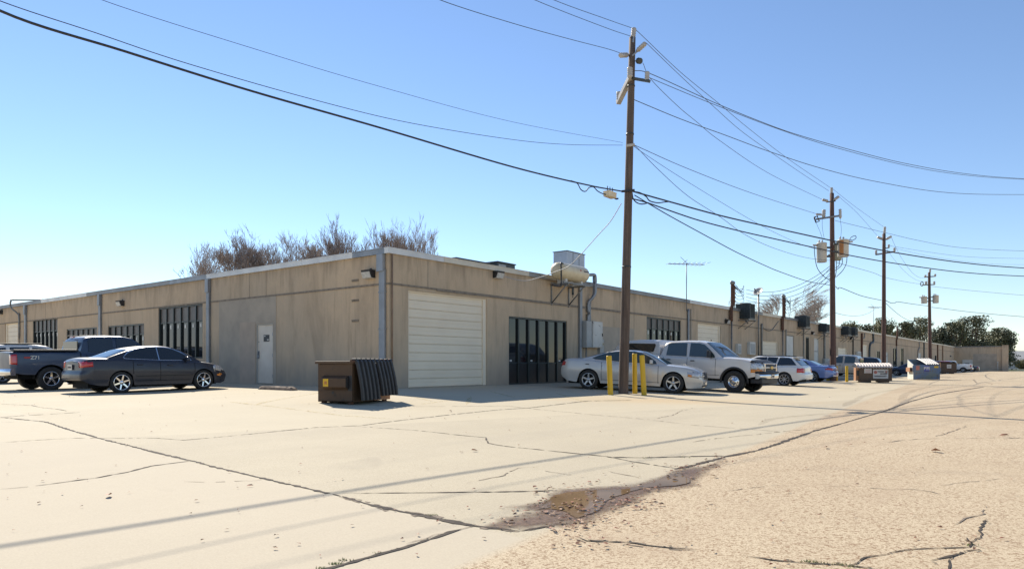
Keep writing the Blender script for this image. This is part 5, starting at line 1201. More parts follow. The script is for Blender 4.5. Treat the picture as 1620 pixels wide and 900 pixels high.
def oak(u0, u1, vt, Y, label, seed, mats, dens=1.0, base_v=None, gaps=.25):
    rr = random.Random(seed); x = ray((u0+u1)/2)*Y; zb = -1.4; H = zz(vt, Y)-zb; W = (u1-u0)/F*Y/2*1.18
    t = thing('oak_tree', label, 'tree', (x, Y, zb), 0, 'evergreen trees behind the far roof')
    tk = MB(); cl = []; n = 42
    for k in range(n):
        a = rr.uniform(0, 6.283); f = rr.random()**.5; zc = rr.uniform(.18, .93)
        prof = math.sin(min(1, max(.05, (1.02-zc)/.62))*math.pi/2)**.7
        cl.append((Vector((math.cos(a)*f*W*.86*prof, math.sin(a)*f*W*.8*prof, H*zc)), W*rr.uniform(.18, .36)))
    tk.tube([(0, 0, 0), (0, 0, H*.16), (rr.uniform(-.3, .3), 0, H*.32)], [H*.035, H*.028, H*.022], 10); tr = tk.build('trunk', M['bark'], t)
    m = MB()
    for c, r in cl:
        b = Vector((0, 0, H*rr.uniform(.2, .34))); mid_ = b.lerp(c, .5)+Vector((0, 0, -.06*H))
        m.tube(spline([b, mid_, c], 3), [H*.012, H*.010, H*.009, H*.008, H*.006, H*.004, H*.003][:7], 5, cap=False)
    m.build('limbs', M['bark'], t)
    m = MB(); s0 = .27
    for c, r in cl:
        mi = rr.choice([0, 0, 1] if c.z > H*.55 else [0, 1, 1]); cnt = int(150*dens*(r/2.2)**1.6)+50
        for k in range(cnt):
            v = Vector((rr.gauss(0, 1), rr.gauss(0, 1), rr.gauss(0, .75)))
            v = v.normalized()*r*(rr.uniform(.35, 1.12) if rr.random() < .85 else rr.uniform(1.0, 1.35)); p = c+v
            if p.z > H: p.z = H-rr.random()*.5
            s = s0*rr.uniform(.6, 1.5); nrm = (v.normalized()*.6+Vector((rr.gauss(0, .6), rr.gauss(0, .6), rr.gauss(.3, .5)))).normalized()
            a_ = nrm.orthogonal().normalized(); b_ = nrm.cross(a_); an = rr.uniform(0, 6.28)
            e1 = (a_*math.cos(an)+b_*math.sin(an))*s; e2 = (b_*math.cos(an)-a_*math.sin(an))*s*.6
            m.mi = mi if rr.random() < .8 else 1-mi; m.poly([p-e1, p-e2*.9, p+e1, p+e2])
    m.build('crown', [M[mats[0]], M[mats[1]]], t, fix=False)
for args in [(1316, 1364, 507, 205, 'rounded oak behind the condenser pair, first of the evergreen row', 1, ('leaf', 'leaf_pale')), (1352, 1385, 509, 210, 'small dark oak just right of the condenser pair', 2, ('leaf_dark', 'leaf')),
             (1370, 1424, 502, 208, 'pale green oak behind the distant television aerial', 3, ('leaf_pale', 'leaf')), (1412, 1452, 508, 206, 'dark oak behind the far service mast', 4, ('leaf', 'leaf_dark')),
             (1430, 1482, 500, 212, 'tall grey-green oak left of the farthest pole', 5, ('leaf', 'leaf_pale')), (1468, 1504, 515, 214, 'low dark oak right of the farthest pole', 6, ('leaf_dark', 'leaf_dark')),
             (1488, 1534, 506, 216, 'broad oak left of the largest crown behind the end wing', 7, ('leaf', 'leaf_dark')), (1504, 1568, 499, 219, 'largest oak, centred behind the end wing', 8, ('leaf', 'leaf_dark'), 1.1),
             (1554, 1613, 518, 222, 'rightmost dark oak leaning out past the end pier', 9, ('leaf_dark', 'leaf'), 1.2), (1392, 1420, 512, 216, 'half-hidden pale oak between the aerial and the third pole', 10, ('leaf_pale', 'leaf')),
             (1536, 1590, 524, 232, 'low hazy oak filling the gap before the rightmost oak', 11, ('leaf', 'leaf_pale'))]:
    oak(*args)
# ------------------------------------------------------------------ beyond the end of the alley
def ground_sheet(name, quad, lift, mt, label, n=24):
    m = MB(); rows = []
    for i in range(n+1):
        a_ = Vector(quad[0]).lerp(Vector(quad[3]), i/n); b_ = Vector(quad[1]).lerp(Vector(quad[2]), i/n); row = []
        for j in range(n+1):
            p = a_.lerp(b_, j/n); row.append((p.x, p.y, G(p.x, p.y)+lift))
        rows.append(row)
    m.grid(rows); o = m.build(name, M[mt]); tag(o, label, name.replace('_', ' '), kind='structure')
ground_sheet('grass_verge', [(118, 172), (175, 172), (260, 240), (150, 240)], .02, 'grass', 'strip of dry green grass beyond the end of the alley')
ground_sheet('street', [(150, 241), (300, 241), (340, 252), (150, 252)], .02, 'asphalt', 'grey street crossing far beyond the alley')
t = thing('barrier_wall', 'long low white barrier wall across the street at the far right', 'wall', (186, 254, -1.2), 0)
m = MB(); m.b2(-30, 60, -.2, .2, 0, 1.75); m.build('wall', M['white_door'], t); m = MB(); m.b2(-30, 60, -.3, .3, 1.76, 1.9); m.build('coping', M['boxgrey'], t)
t = thing('shed_building', 'distant pale building with a long sloping roof at the far right', 'building', (230, 315, -1.4), 0)
m = MB(); m.b2(-25, 45, 0, 22, 0, 3.6); m.build('wall', M['white_door'], t)
m = MB(); m.prism([(-1, 3.6), (23, 3.6), (11, 8.2)], 'X', -26, 46); m.build('roof', M['boxgrey'], t)
t = thing('shrub', 'reedy green shrub by the street at the far right edge', 'shrub', (183, 248, -1.3), 0)
m = MB(); rr = random.Random(8)
for k in range(900):
    a = rr.uniform(0, 6.283); d = rr.random()**.6; b0 = Vector((math.cos(a)*d*1.0, math.sin(a)*d*1.0, 0)); h = rr.uniform(1.6, 4.6)*(1-.3*d)
    e = b0*3.1+Vector((0, 0, h)); w_ = Vector((-math.sin(a), math.cos(a), 0))*.10; m.poly([b0-w_, b0+w_, b0.lerp(e, .6)+Vector((0, 0, .3))+w_*.7, e, b0.lerp(e, .6)+Vector((0, 0, .3))-w_*.7])
m.build('blades', M['leaf_pale'], t, fix=False)
for u, s, lb in [(1602, 5.5, 'small dark tree beside the far street'), (1655, 7.5, 'dark tree just outside the right edge by the street')]:
    pass
p = wp(1581.5, 572, 0)
x, y = xy(LR-.4, WP+.75); t = thing('stand_pipe', 'thin white pipe standing against the end wing near its pier', 'pipe', (x, y, G(x, y)), TH)
m = MB(); m.tube([(0, 0, -.1), (0, 0, 1.95)], .06, 8); m.build('pipe', M['white_door'], t); m = MB(); m.lathe([(.14, 0), (.14, .12), (.05, .18)], (0, 0, 1.9), n=10); m.build('cap', M['white_door'], t)
x, y = xy(LR-.05, -2.4); t = thing('window_unit', 'pale boxy window air conditioner set in the end wing wall', 'air conditioner', (x, y, 1.05-.9), TH)
m = MB(); m.b2(-.12, 0, -.95, .95, 0, 1.5); m.build('board', M['white_door'], t); m = MB(); m.b2(-.42, -.121, -.35, .35, .25, .75); m.build('casing', M['dgrey'], t)
# ------------------------------------------------------------------ vehicles
def paint(name, c, metal=0.35, rough=0.30, coat=0.8):
    N = NT(name); nz = N.noise(1.8, 5); n2 = N.noise(420, 1)
    N.base(N.mix(N.rng(n2, 0.3, 0.7), N.mix(N.rng(nz, 0.3, 0.7), c, tuple(x*0.9 for x in c)), tuple(min(1, x*1.12) for x in c)))
    N.b.inputs['Metallic'].default_value = metal; N.set(N.b.inputs['Roughness'], N.rng(nz, 0.3, 0.7, rough-.04, rough+.10))
    N.b.inputs['Coat Weight'].default_value = coat; N.b.inputs['Coat Roughness'].default_value = 0.08; return N.mat
M['p_slate'] = paint('slate_blue_grey_paint', (0.024, 0.027, 0.040), .1, .35, .35)
M['p_blue'] = paint('steel_blue_paint', (0.038, 0.058, 0.098), .1, .35, .4)
M['p_silver'] = paint('silver_paint', (0.55, 0.525, 0.485), .3)
M['p_champ'] = paint('pale_silver_paint', (0.66, 0.61, 0.55), .12)
M['p_white'] = paint('white_paint', (0.72, 0.71, 0.68), 0.0, .35)
M['p_sky'] = paint('bright_blue_paint', (0.16, 0.225, 0.46), .12)
M['p_tan'] = paint('tan_silver_paint', (0.54, 0.46, 0.37), .1)
M['p_navy'] = paint('navy_paint', (0.018, 0.026, 0.06), .2)
M['p_dark'] = paint('dark_grey_paint', (0.04, 0.04, 0.045), .3)
M['p_red'] = paint('dull_red_paint', (0.28, 0.05, 0.04), .1)
M['tyre'] = pm('tyre_rubber', (0.022, 0.021, 0.020), (0.04, 0.036, 0.032), 7, 0.85)
M['chrome'] = pm('chrome', (0.75, 0.75, 0.76), (0.65, 0.65, 0.67), 3, 0.12, 1.0)
M['alloy'] = pm('alloy_rim', (0.55, 0.55, 0.55), (0.42, 0.42, 0.43), 4, 0.28, 0.8)
M['well'] = pm('dark_wheel_well', (0.008, 0.008, 0.008), None, 3, 0.95)
M['tail'] = pm('red_tail_lamp', (0.52, 0.025, 0.02), (0.40, 0.015, 0.015), 5, 0.12, coat=1.0)
M['lampw'] = pm('clear_lamp', (0.60, 0.60, 0.60), (0.35, 0.35, 0.36), 14, 0.08, 0.2, coat=1.0)
M['amber'] = pm('amber_lamp', (0.75, 0.25, 0.02), None, 5, 0.15, coat=1.0)
M['plastic'] = pm('black_plastic_trim', (0.022, 0.022, 0.024), (0.03, 0.03, 0.032), 5, 0.55)
M['carglass'] = glassy('tinted_car_glass', (0.012, 0.016, 0.018), 0.02, .7)
M['carglass2'] = glassy('greenish_car_glass', (0.035, 0.055, 0.055), 0.02, .8)
M['brass'] = pm('gold_emblem', (0.65, 0.45, 0.12), None, 5, 0.3, .6)

def wheel(root, x, y, r, side, rim, spokes=5, ww=.215, rr=None, style='star'):
    # side: +1 outer face towards +y, -1 towards -y
    rr = rr or r*.66; h = ww/2; m = MB(); s = side
    prof = [(rr*.98, h*.86), (rr*1.03, h*.98), (r*.90, h*1.0), (r*.965, h*.93), (r, h*.72), (r, h*.25), (r*.992, h*.22), (r*.992, h*.16), (r, h*.13), (r, -h*.72), (r*.965, -h*.93), (r*.9, -h), (rr, -h*.9), (rr*.98, h*.5)]
    m.lathe([(a, b*s) for a, b in prof], axis='Y', n=40, caps=False)
    o = m.build('wheel', M['tyre'], root); o.location = (x, y, r)
    m = MB(); m.lathe([(a, b*s) for a, b in [(rr*1.02, h*.90), (rr*1.0, h*.96), (rr*.93, h*.94), (rr*.90, h*.55), (rr*.86, h*.2)]], axis='Y', n=40, caps=False)
    if style == 'star':
        for k in range(spokes):
            a = 6.2832*k/spokes+.3; ca, sa = math.cos(a), math.sin(a)
            def P(rad, wd, d): return (ca*rad-sa*wd, d*s, sa*rad+ca*wd)
            w0, w1 = rr*.17*5/spokes, rr*.13*5/spokes
            a0 = [P(rr*.10, -w0, h*.62), P(rr*.10, w0, h*.62), P(rr*.93, w1, h*.80), P(rr*.93, -w1, h*.80)]
            b0 = [P(rr*.10, -w0*.8, h*.80), P(rr*.10, w0*.8, h*.80), P(rr*.93, w1*.7, h*.93), P(rr*.93, -w1*.7, h*.93)]
            va = [m.V(p) for p in a0]; vb = [m.V(p) for p in b0]; m.face(vb)
            for i in range(4): m.face([va[i], va[(i+1) % 4], vb[(i+1) % 4], vb[i]])
        m.lathe([(a, b*s) for a, b in [(rr*.26, h*.6), (rr*.26, h*.84), (rr*.16, h*.90), (.001, h*.92)]], axis='Y', n=20)
    elif style == 'steel':
        m.lathe([(a, b*s) for a, b in [(rr*.88, h*.5), (rr*.62, h*.72), (rr*.40, h*.62), (rr*.36, h*.95), (rr*.2, h*1.02), (.001, h*1.02)]], axis='Y', n=28, caps=False)
    m.build('rim', rim, o)
    if style == 'steel':
        for k in range(8):
            a = 6.2832*k/8; mm = MB(); mm.lathe([(rr*.075, h*.62*s), (rr*.075, h*.735*s)], (math.cos(a)*rr*.66, 0, math.sin(a)*rr*.66), 'Y', 10); mm.build('hole', M['well'], o)
    m = MB(); m.lathe([(a, b*s) for a, b in [(rr*.93, h*.15), (rr*.9, h*.30), (rr*.35, h*.32), (.001, h*.34)]], axis='Y', n=24); m.build('brake_backing', M['well'], o)
    return o

def vehicle(label, cat, name, S, near, head, sgn, group=None):
    """near: ground point of the near rear wheel (or front, S['ref']), head: unit heading, sgn: +1 when the near side is the car's left."""
    L, W, wb, ro = S['L'], S['W'], S['wb'], S['ro']; r = S['r']; hw = W/2; track = hw-.115
    hx, hy = head; n_ = math.hypot(hx, hy); hx, hy = hx/n_, hy/n_; lx, ly = -hy, hx
    ref = S.get('ref', 'rear')
    base = Vector((near.x, near.y))-Vector((lx, ly))*(track*sgn)
    if ref == 'front': base = base-Vector((hx, hy))*wb
    fr_ = base+Vector((hx, hy))*wb
    zr, zf = G(base.x, base.y), G(fr_.x, fr_.y)
    lft = base+Vector((lx, ly))*track; rgt = base-Vector((lx, ly))*track
    fx_ = Vector((hx, hy, (zf-zr)/wb)).normalized(); ly_ = Vector((lx, ly, (G(lft.x, lft.y)-G(rgt.x, rgt.y))/(2*track))).normalized(); up = fx_.cross(ly_).normalized(); ly_ = up.cross(fx_)
    root = bpy.data.objects.new(name, None); COL.objects.link(root); tag(root, label, cat, group)
    Mx = Matrix((fx_, ly_, up)).transposed().to_4x4(); Mx.translation = Vector((base.x, base.y, (zr+(G(lft.x, lft.y)+G(rgt.x, rgt.y))/2)/2))
    root.matrix_world = Mx
    X = lambda x: x-ro                          # local x with the origin on the rear axle; stations counted from the rear bumper
    ax = [ro, ro+wb]; Ra = S.get('arch', r*1.13); zs = S.get('sill', .24)
    top = S['top']; nose = S.get('nose', .5); tailr = S.get('tailr', .35); lo_tab = S.get('lo', [(0, .36), (.25, .26), (L-.35, .24), (L, .30)])
    def zt(x): return smooth_tab(top, x, .05)
    def zb(x): return smooth_tab(lo_tab, x, .05)
    def hwx(x):
        a = 1.0
        if x < tailr: a = min(a, 1-S.get('tsq', .16)*((tailr-x)/tailr)**2.3)
        if x > L-nose: a = min(a, 1-S.get('nsq', .22)*((x-(L-nose))/nose)**2.2)
        a *= 1-.018*abs((x-L*.5)/(L*.5))**2
        return hw*a
    def sidef(z, ztop):
        h = (z-.30)/max(.2, ztop-.30); h = max(0, min(1, h))
        return S.get('s0', .955)+(1-S.get('s0', .955))*math.sin(min(1, h/.55)*math.pi/2)-S.get('s1', .05)*max(0, (h-.55)/.45)**1.6
    hs = [0, .08, .18, .29, .41, .50, .58, .70, .81, .89]
    def yside(x, z): return hwx(x)*sidef(z, zt(x))
    st = []; x = 0.0
    while x < L-1e-6:
        st.append(x); x += .025 if (x < .4 or x > L-.5) else .05
    st.append(L)
    fprof = S.get('fprof', [(0.2, -.10), (.4, 0.0), (.6, -.02), (.8, -.10), (1.2, -.2)]); rprof = S.get('rprof', [(.2, .08), (.5, 0), (.8, .04), (1.1, .10)])
    def shx(x, z):
        a = max(0, 1-(L-x)/.6)**1.5; b = max(0, 1-x/.5)**1.5
        return x+interp(fprof, z)*a+interp(rprof, z)*b
    crown = S.get('crown', .045)
    rows = []
    for x in st:
        zt_x = zt(x); low = zb(x)
        for a in ax:
            if abs(x-a) < Ra: low = max(low, r+math.sqrt(Ra*Ra-(x-a)**2)*S.get('archk', 1.0))
        low = min(low, zt_x-.10); half = []
        for h in hs:
            z = low+(zt_x-low)*h; half.append((yside(x, z), z))
        ye = half[-1][0]; c = crown*min(1, (L-x)/.3+.2)
        half += [(ye*.985, low+(zt_x-low)*.955), (ye*.945, zt_x-.004), (ye*.86, zt_x+c*.35), (ye*.55, zt_x+c*.8), (ye*.25, zt_x+c)]
        row = [(X(shx(x, z)), y, z) for y, z in half]+[(X(shx(x, zt_x)), 0, zt_x+c)]+[(X(shx(x, z)), -y, z) for y, z in half[::-1]]
        rows.append(row)
    m = MB(); vs = m.grid(rows, True); nr = len(rows[0])
    for end, row in ((0, rows[0]), (1, rows[-1])):
        half = nr//2; nc = 14; vr = vs[0] if end == 0 else vs[-1]; prev = None
        for i in range(half+1):
            a, b = vr[i], vr[nr-1-i]
            if i == half: cur = [a]*(nc+1)
            else:
                cur = [a]
                for k in range(1, nc):
                    f = k/nc; p = a.co.lerp(b.co, f); bul = (1-(2*f-1)**2)*(.06 if end else -.04); cur.append(m.b.verts.new((p.x+bul, p.y, p.z)))
                cur.append(b)
            if prev:
                for k in range(nc):
                    q = [prev[k], prev[k+1], cur[k+1], cur[k]]; q2 = []
                    for v_ in q:
                        if v_ not in q2: q2.append(v_)
                    if len(q2) > 2: m.face(q2, True)
            prev = cur
    bmesh.ops.remove_doubles(m.b, verts=m.b.verts, dist=.0005)
    bmesh.ops.recalc_face_normals(m.b, faces=m.b.faces); m.b.normal_update()
    # lamps, grille and bumpers are lifted off the body surface so that they follow it
    def peel(nm, cond, mt, off=.008, split=False, parent=None, label_=None):
        sel = {}
        for f in m.b.faces:
            c = f.calc_center_median(); xs = c.x+ro
            if cond(xs, c.y, c.z): sel.setdefault((c.y > 0) if split else 0, []).append(f)
        for key, fs in sel.items():
            n_ = MB(); mp = {}
            for f in fs:
                vv = []
                for v in f.verts:
                    if v.index not in mp or True:
                        k_ = (round(v.co.x, 5), round(v.co.y, 5), round(v.co.z, 5))
                        if k_ not in mp: mp[k_] = n_.b.verts.new(v.co+v.normal*off)
                        vv.append(mp[k_])
                n_.face(vv, True)
            o = n_.build(nm, M[mt], parent or root, fix=False, solid=.012); 
            if label_: o['label'] = label_
    for nm, cond, mt, off, split in S.get('peel', []): peel(nm, cond, mt, off, split)
    m.build('body', S['paint'], root, fix=False)
    # wheel wells and underbody
    u = MB(); u.b2(X(.25), X(L-.3), -hw+.32, hw-.32, zs-.03, zs+.25)
    u.b2(X(ax[0]+Ra+.06), X(ax[1]-Ra-.06), -hw+.10, hw-.10, zs-.02, zs+.2)
    o = u.build('underbody', M['well'], root)
    for a in ax:
        for s in (-1, 1):
            u = MB(); P0, P1_ = [], []
            for k in range(17):
                an = math.pi*k/16-.0; P0.append((X(a)+math.cos(an)*(Ra+.01), s*(yside(a, r+.2)-.035), r+math.sin(an)*(Ra+.01)*S.get('archk', 1))); P1_.append((P0[-1][0], s*(hw-.42), P0[-1][2]))
            u.grid([P0, P1_], True); u.face([u.V(p) for p in P1_]); u.build('wheel_well', M['well'], root)
            if S.get('flare'):
                u = MB(); A_, B_ = [], []
                for k in range(21):
                    an = math.pi*k/20*1.06-.1; x_ = a+math.cos(an)*(Ra-.01); z_ = r+math.sin(an)*(Ra-.01); yy = yside(min(max(x_, .05), L-.05), z_)
                    A_.append((X(x_), s*(yy+.015), z_)); x2 = a+math.cos(an)*(Ra+.065); z2 = r+math.sin(an)*(Ra+.065); B_.append((X(x2), s*(yside(min(max(x2, .05), L-.05), z2)+.020), z2))
                u.grid([A_, B_], True); u.build('arch_lip', M[S['flare']], root, solid=.02)
            wheel(root, X(a), s*(track+.0), r, s, M[S.get('rim', 'alloy')], S.get('spokes', 5), S.get('ww', .215), S.get('rr'), S.get('wstyle', 'star'))
    # greenhouse
    def house(nm, roof, tum, mt, x0, x1, inset=.03, edge=.05, glassx=None, wins=(), backwin=None, wind=None, base_drop=.03, glassmat='carglass', trim=None):
        def zr(x): return smooth_tab(roof, x, .035)
        def zbb(x): return zt(x)-base_drop
        def wbx(x): return yside(x, zt(x))*.985-inset
        def yat(x, z): return wbx(x)-tum*max(0, z-zbb(x))
        fr = [0, .25, .5, .75, 1.0]; tops = [1, .97, .90, .75, .5, .25, 0]
        rows = []; n = 54
        xs = [x0+(x1-x0)*k/n for k in range(n+1)]
        for x in xs:
            b = zbb(x); z1 = max(zr(x), b+.004); ze = b+(z1-b)*(1-edge/max(.3, z1-b)) if z1-b > .08 else b+(z1-b)*.6; half = []
            for f in fr: z = b+(ze-b)*f; half.append((yat(x, z), z))
            ye = half[-1][0]
            for f in tops[1:]: half.append((ye*f, z1-(z1-ze)*f**5))
            rows.append([(X(x), y, z) for y, z in half]+[(X(x), -y, z) for y, z in half[::-1][1:]])
        g_ = MB(); g_.grid(rows, True); g_.face([g_.V(p) for p in rows[0]]); g_.face([g_.V(p) for p in rows[-1]])
        o = g_.build(nm, S['paint'] if mt is None else M[mt], root)
        def sidewin(poly, off, mt_, nm_='window', par=root):
            for s in (-1, 1):
                q = MB(); q.poly([(X(x), s*(yat(x, z)+off), z) for x, z in poly]); oo = q.build(nm_, M[mt_], par, solid=.006)
        for poly in wins:
            if trim:
                cx = sum(p[0] for p in poly)/len(poly); cz = sum(p[1] for p in poly)/len(poly)
                sidewin([(x+(.022 if x > cx else -.022), z+(.022 if z > cz else -.016)) for x, z in poly], .010, trim, 'window_trim')
            sidewin(poly, .016, glassmat)
        def toppatch(xa, xb, fa, fb, nm_):
            q = MB(); rows_ = []; nn = 12
            for i in range(nn+1):
                x = xa+(xb-xa)*i/nn; f_ = fa+(fb-fa)*i/nn; b = zbb(x); z1 = max(zr(x), b+.004); ze = b+(z1-b)*(1-edge/max(.3, z1-b)) if z1-b > .08 else b+(z1-b)*.6; ye = yat(x, ze)
                dz = (zr(x+.02)-zr(x-.02))/.04; nl = Vector((-dz, 0, 1)).normalized()
                rows_.append([Vector((X(x), ye*f_*t_, z1-(z1-ze)*abs(f_*t_)**5))+nl*.012 for t_ in [j/8-1 for j in range(17)]])
            q.grid(rows_, True); q.build(nm_, M[glassmat], root)
        if wind: toppatch(wind[0], wind[1], wind[2], wind[3], 'windshield')
        if backwin: toppatch(backwin[0], backwin[1], backwin[2], backwin[3], 'rear_window')
        return yat, zr
    yat, zrf = house('cabin', S['roof'], S.get('tum', .36), None, S['hx'][0], S['hx'][1], wins=S['wins'], wind=S.get('wind'), backwin=S.get('backwin'), trim=S.get('trim'), glassmat=S.get('glass', 'carglass'))
    if 'topper' in S:
        tp = S['topper']; house('topper', tp['roof'], tp.get('tum', .18), tp.get('mat'), tp['x'][0], tp['x'][1], wins=tp['wins'], inset=.02, base_drop=.0, trim=tp.get('trim'))
    # seams, handles, mirrors
    def strip(P, wd, mt_, nm_, off=.003, par=root, sides=(-1, 1)):
        for s in sides:
            q = MB(); rows_ = []
            for i, (x, z) in enumerate(P):
                a = P[max(0, i-1)]; b = P[min(len(P)-1, i+1)]; dx, dz = b[0]-a[0], b[1]-a[1]; ln = math.hypot(dx, dz) or 1; nx_, nz_ = -dz/ln*wd/2, dx/ln*wd/2
                rows_.append([(X(x+nx_), s*(yside(x+nx_, z+nz_)+off), z+nz_), (X(x-nx_), s*(yside(x-nx_, z-nz_)+off), z-nz_)])
            q.grid(rows_, False); q.build(nm_, M[mt_], par, solid=.004)
    for xs in S.get('seams', []):
        zl = zb(xs)+.10
        n = 8; P = [(xs+S.get('seamcurve', .0)*math.sin(k/n*3.14), zl+(zt(xs)-.03-zl)*k/n) for k in range(n+1)]
        for a in ax:
            P = [(x_, z_) for x_, z_ in P if math.hypot(x_-a, z_-r) > Ra+.03]
        if len(P) > 1: strip(P, .014, 'well', 'door_seam')
    if 'seams' in S and S.get('sillseam', True): strip([(x_, zb(x_)+.13) for x_ in [ax[0]+Ra+.08+(wb-2*Ra-.16)*k/10 for k in range(11)]], .012, 'well', 'sill_seam')
    for hx_, hz in S.get('handles', []):
        for s in (-1, 1):
            q = MB(); q.box((X(hx_), s*(yside(hx_, hz)+.02), hz), (.17, .035, .035)); q.build('door_handle', M[S.get('hmat', 'plastic')] if S.get('hmat') != 'paint' else S['paint'], root, bevel=.012)
    if 'mirror' in S:
        mx, mz, mw, mh, mmt = S['mirror']
        for s in (-1, 1):
            y0 = yat(mx, mz); q = MB(); q.box((X(mx), s*(y0+.06+mw/2), mz), (.11, mw, mh), taper=.85); q.b2(X(mx)-.02, X(mx)+.03, s*(y0-.02), s*(y0+.09), mz-.05, mz-.01)
            q.build('mirror', S['paint'] if mmt is None else M[mmt], root, bevel=.03, seg=3)
    for f in S.get('extra', []): f(root, X, yside, zt, hw, L, strip, yat)
    return root

def plate(x, z, front=False, mt='sign_w'):
    def f(root, X, ys, zt, hw, L, strip, yat):
        q = MB(); s = 1 if front else -1
        q.b2(X(x), X(x)+.012*s, -.155, .155, z-.078, z+.078); o = q.build('licence_plate', M[mt], root, bevel=.004)
        q = MB()
        for k in range(6): q.b2(X(x)+.0125*s, X(x)+.016*s, -.12+k*.042, -.095+k*.042, z-.03, z+.03)
        q.build('plate_lettering', M['ink'], o)
    return f
def slab(nm, x0, x1, y0, y1, z0, z1, mt, bevel=.01, both=False):
    def f(root, X, ys, zt, hw, L, strip, yat):
        for s in ((1, -1) if both else (1,)):
            q = MB(); q.b2(X(x0), X(x1), s*y0, s*y1, z0, z1); q.build(nm, (M[mt] if isinstance(mt, str) else mt), root, bevel=bevel)
    return f
def stripe(nm, P, wd, mt, off=.004):
    def f(root, X, ys, zt, hw, L, strip, yat): strip(P, wd, mt, nm, off)
    return f
def curved_bumper(nm, xc, y, z0, z1, depth, mt, front=True):
    def f(root, X, ys, zt, hw, L, strip, yat):
        q = MB(); s = 1 if front else -1; rows = []
        n = 16
        for k in range(n+1):
            yy = -y+2*y*k/n; c = (yy/y)**2; x0 = X(xc)+s*(depth*(1-.75*c**2)); zm = (z0+z1)/2
            rows.append([(x0-s*depth*.9, yy, z1), (x0-s*.03, yy, z1), (x0, yy, z1-.03), (x0+s*.012, yy, zm), (x0, yy, z0+.03), (x0-s*.04, yy, z0), (x0-s*depth*.9, yy, z0)])
        q.grid(rows, True, close=True); q.face([q.V(p) for p in rows[0]]); q.face([q.V(p) for p in rows[-1]]); q.build(nm, M[mt], root)
    return f
hq_ = (QX, QY); hp_ = (QY, -QX); ht_ = (-QY, QX)
# slate sedan on the left
S = dict(L=4.55, W=1.78, wb=2.58, ro=1.08, r=.325, rr=.235, paint=M['p_slate'], sill=.20, spokes=6, rim='chrome',
  top=[(0, .93), (.06, 1.0), (.25, 1.045), (.8, 1.04), (1.4, 1.01), (2.4, .97), (3.3, .94), (3.7, .90), (4.1, .83), (4.35, .74), (4.5, .64), (4.55, .58)],
  lo=[(0, .42), (.15, .30), (.5, .24), (3.9, .21), (4.3, .20), (4.55, .26)], fprof=[(.2, -.05), (.45, 0), (.65, -.03), (.85, -.10)], rprof=[(.3, .10), (.45, 0), (.62, .0), (.68, .05), (1.05, .06)],
  roof=[(.55, 1.02), (.72, 1.08), (1.0, 1.20), (1.3, 1.32), (1.6, 1.395), (1.95, 1.44), (2.3, 1.455), (2.6, 1.435), (2.85, 1.38), (3.1, 1.27), (3.35, 1.12), (3.62, .93)], hx=(.55, 3.62), tum=.40, trim='chrome',
  wins=[[(1.22, 1.055), (1.18, 1.10), (1.32, 1.22), (1.55, 1.32), (1.9, 1.385), (2.20, 1.395), (2.22, 1.00)], [(2.26, 1.0), (2.24, 1.395), (2.5, 1.385), (2.72, 1.34), (2.95, 1.24), (3.2, 1.10), (3.27, .985)]],
  wind=(2.72, 3.52, .93, .96), backwin=(.72, 1.35, .86, .88), seams=[1.42, 2.24, 3.36], handles=[(1.62, .86), (2.55, .83)], hmat='paint', mirror=(3.10, 1.03, .17, .13, None), flare=None,
  peel=[('tail_light', lambda x, y, z: x < .30-.12*(z < .84) and abs(y) > .50 and .78 < z < .96, 'tail', .006, True),
        ('headlight', lambda x, y, z: x > 4.02 and abs(y) > .52 and .60 < z < .76-(4.5-x)*-.06 and z > .62, 'lampw', .006, True),
        ('side_marker', lambda x, y, z: 4.12 < x < 4.32 and abs(y) > .7 and .46 < z < .52, 'amber', .005, True),
        ('grille', lambda x, y, z: x > 4.4 and abs(y) < .42 and .30 < z < .66, 'plastic', .006, False)],
  extra=[plate(-.015, .80), slab('exhaust', .08, .4, .45, .53, .27, .33, 'chrome', .01)])
S['extra'].append(stripe('rub_strip', [(x_, .50) for x_ in [1.5+k*.18 for k in range(11)]], .03, 'plastic', .006))
vehicle('dark slate sedan parked nose right in front of the blue pickup', 'car', 'parked_car', S, at(191, 621.5), hq_, -1, 'vehicles parked along the left front')
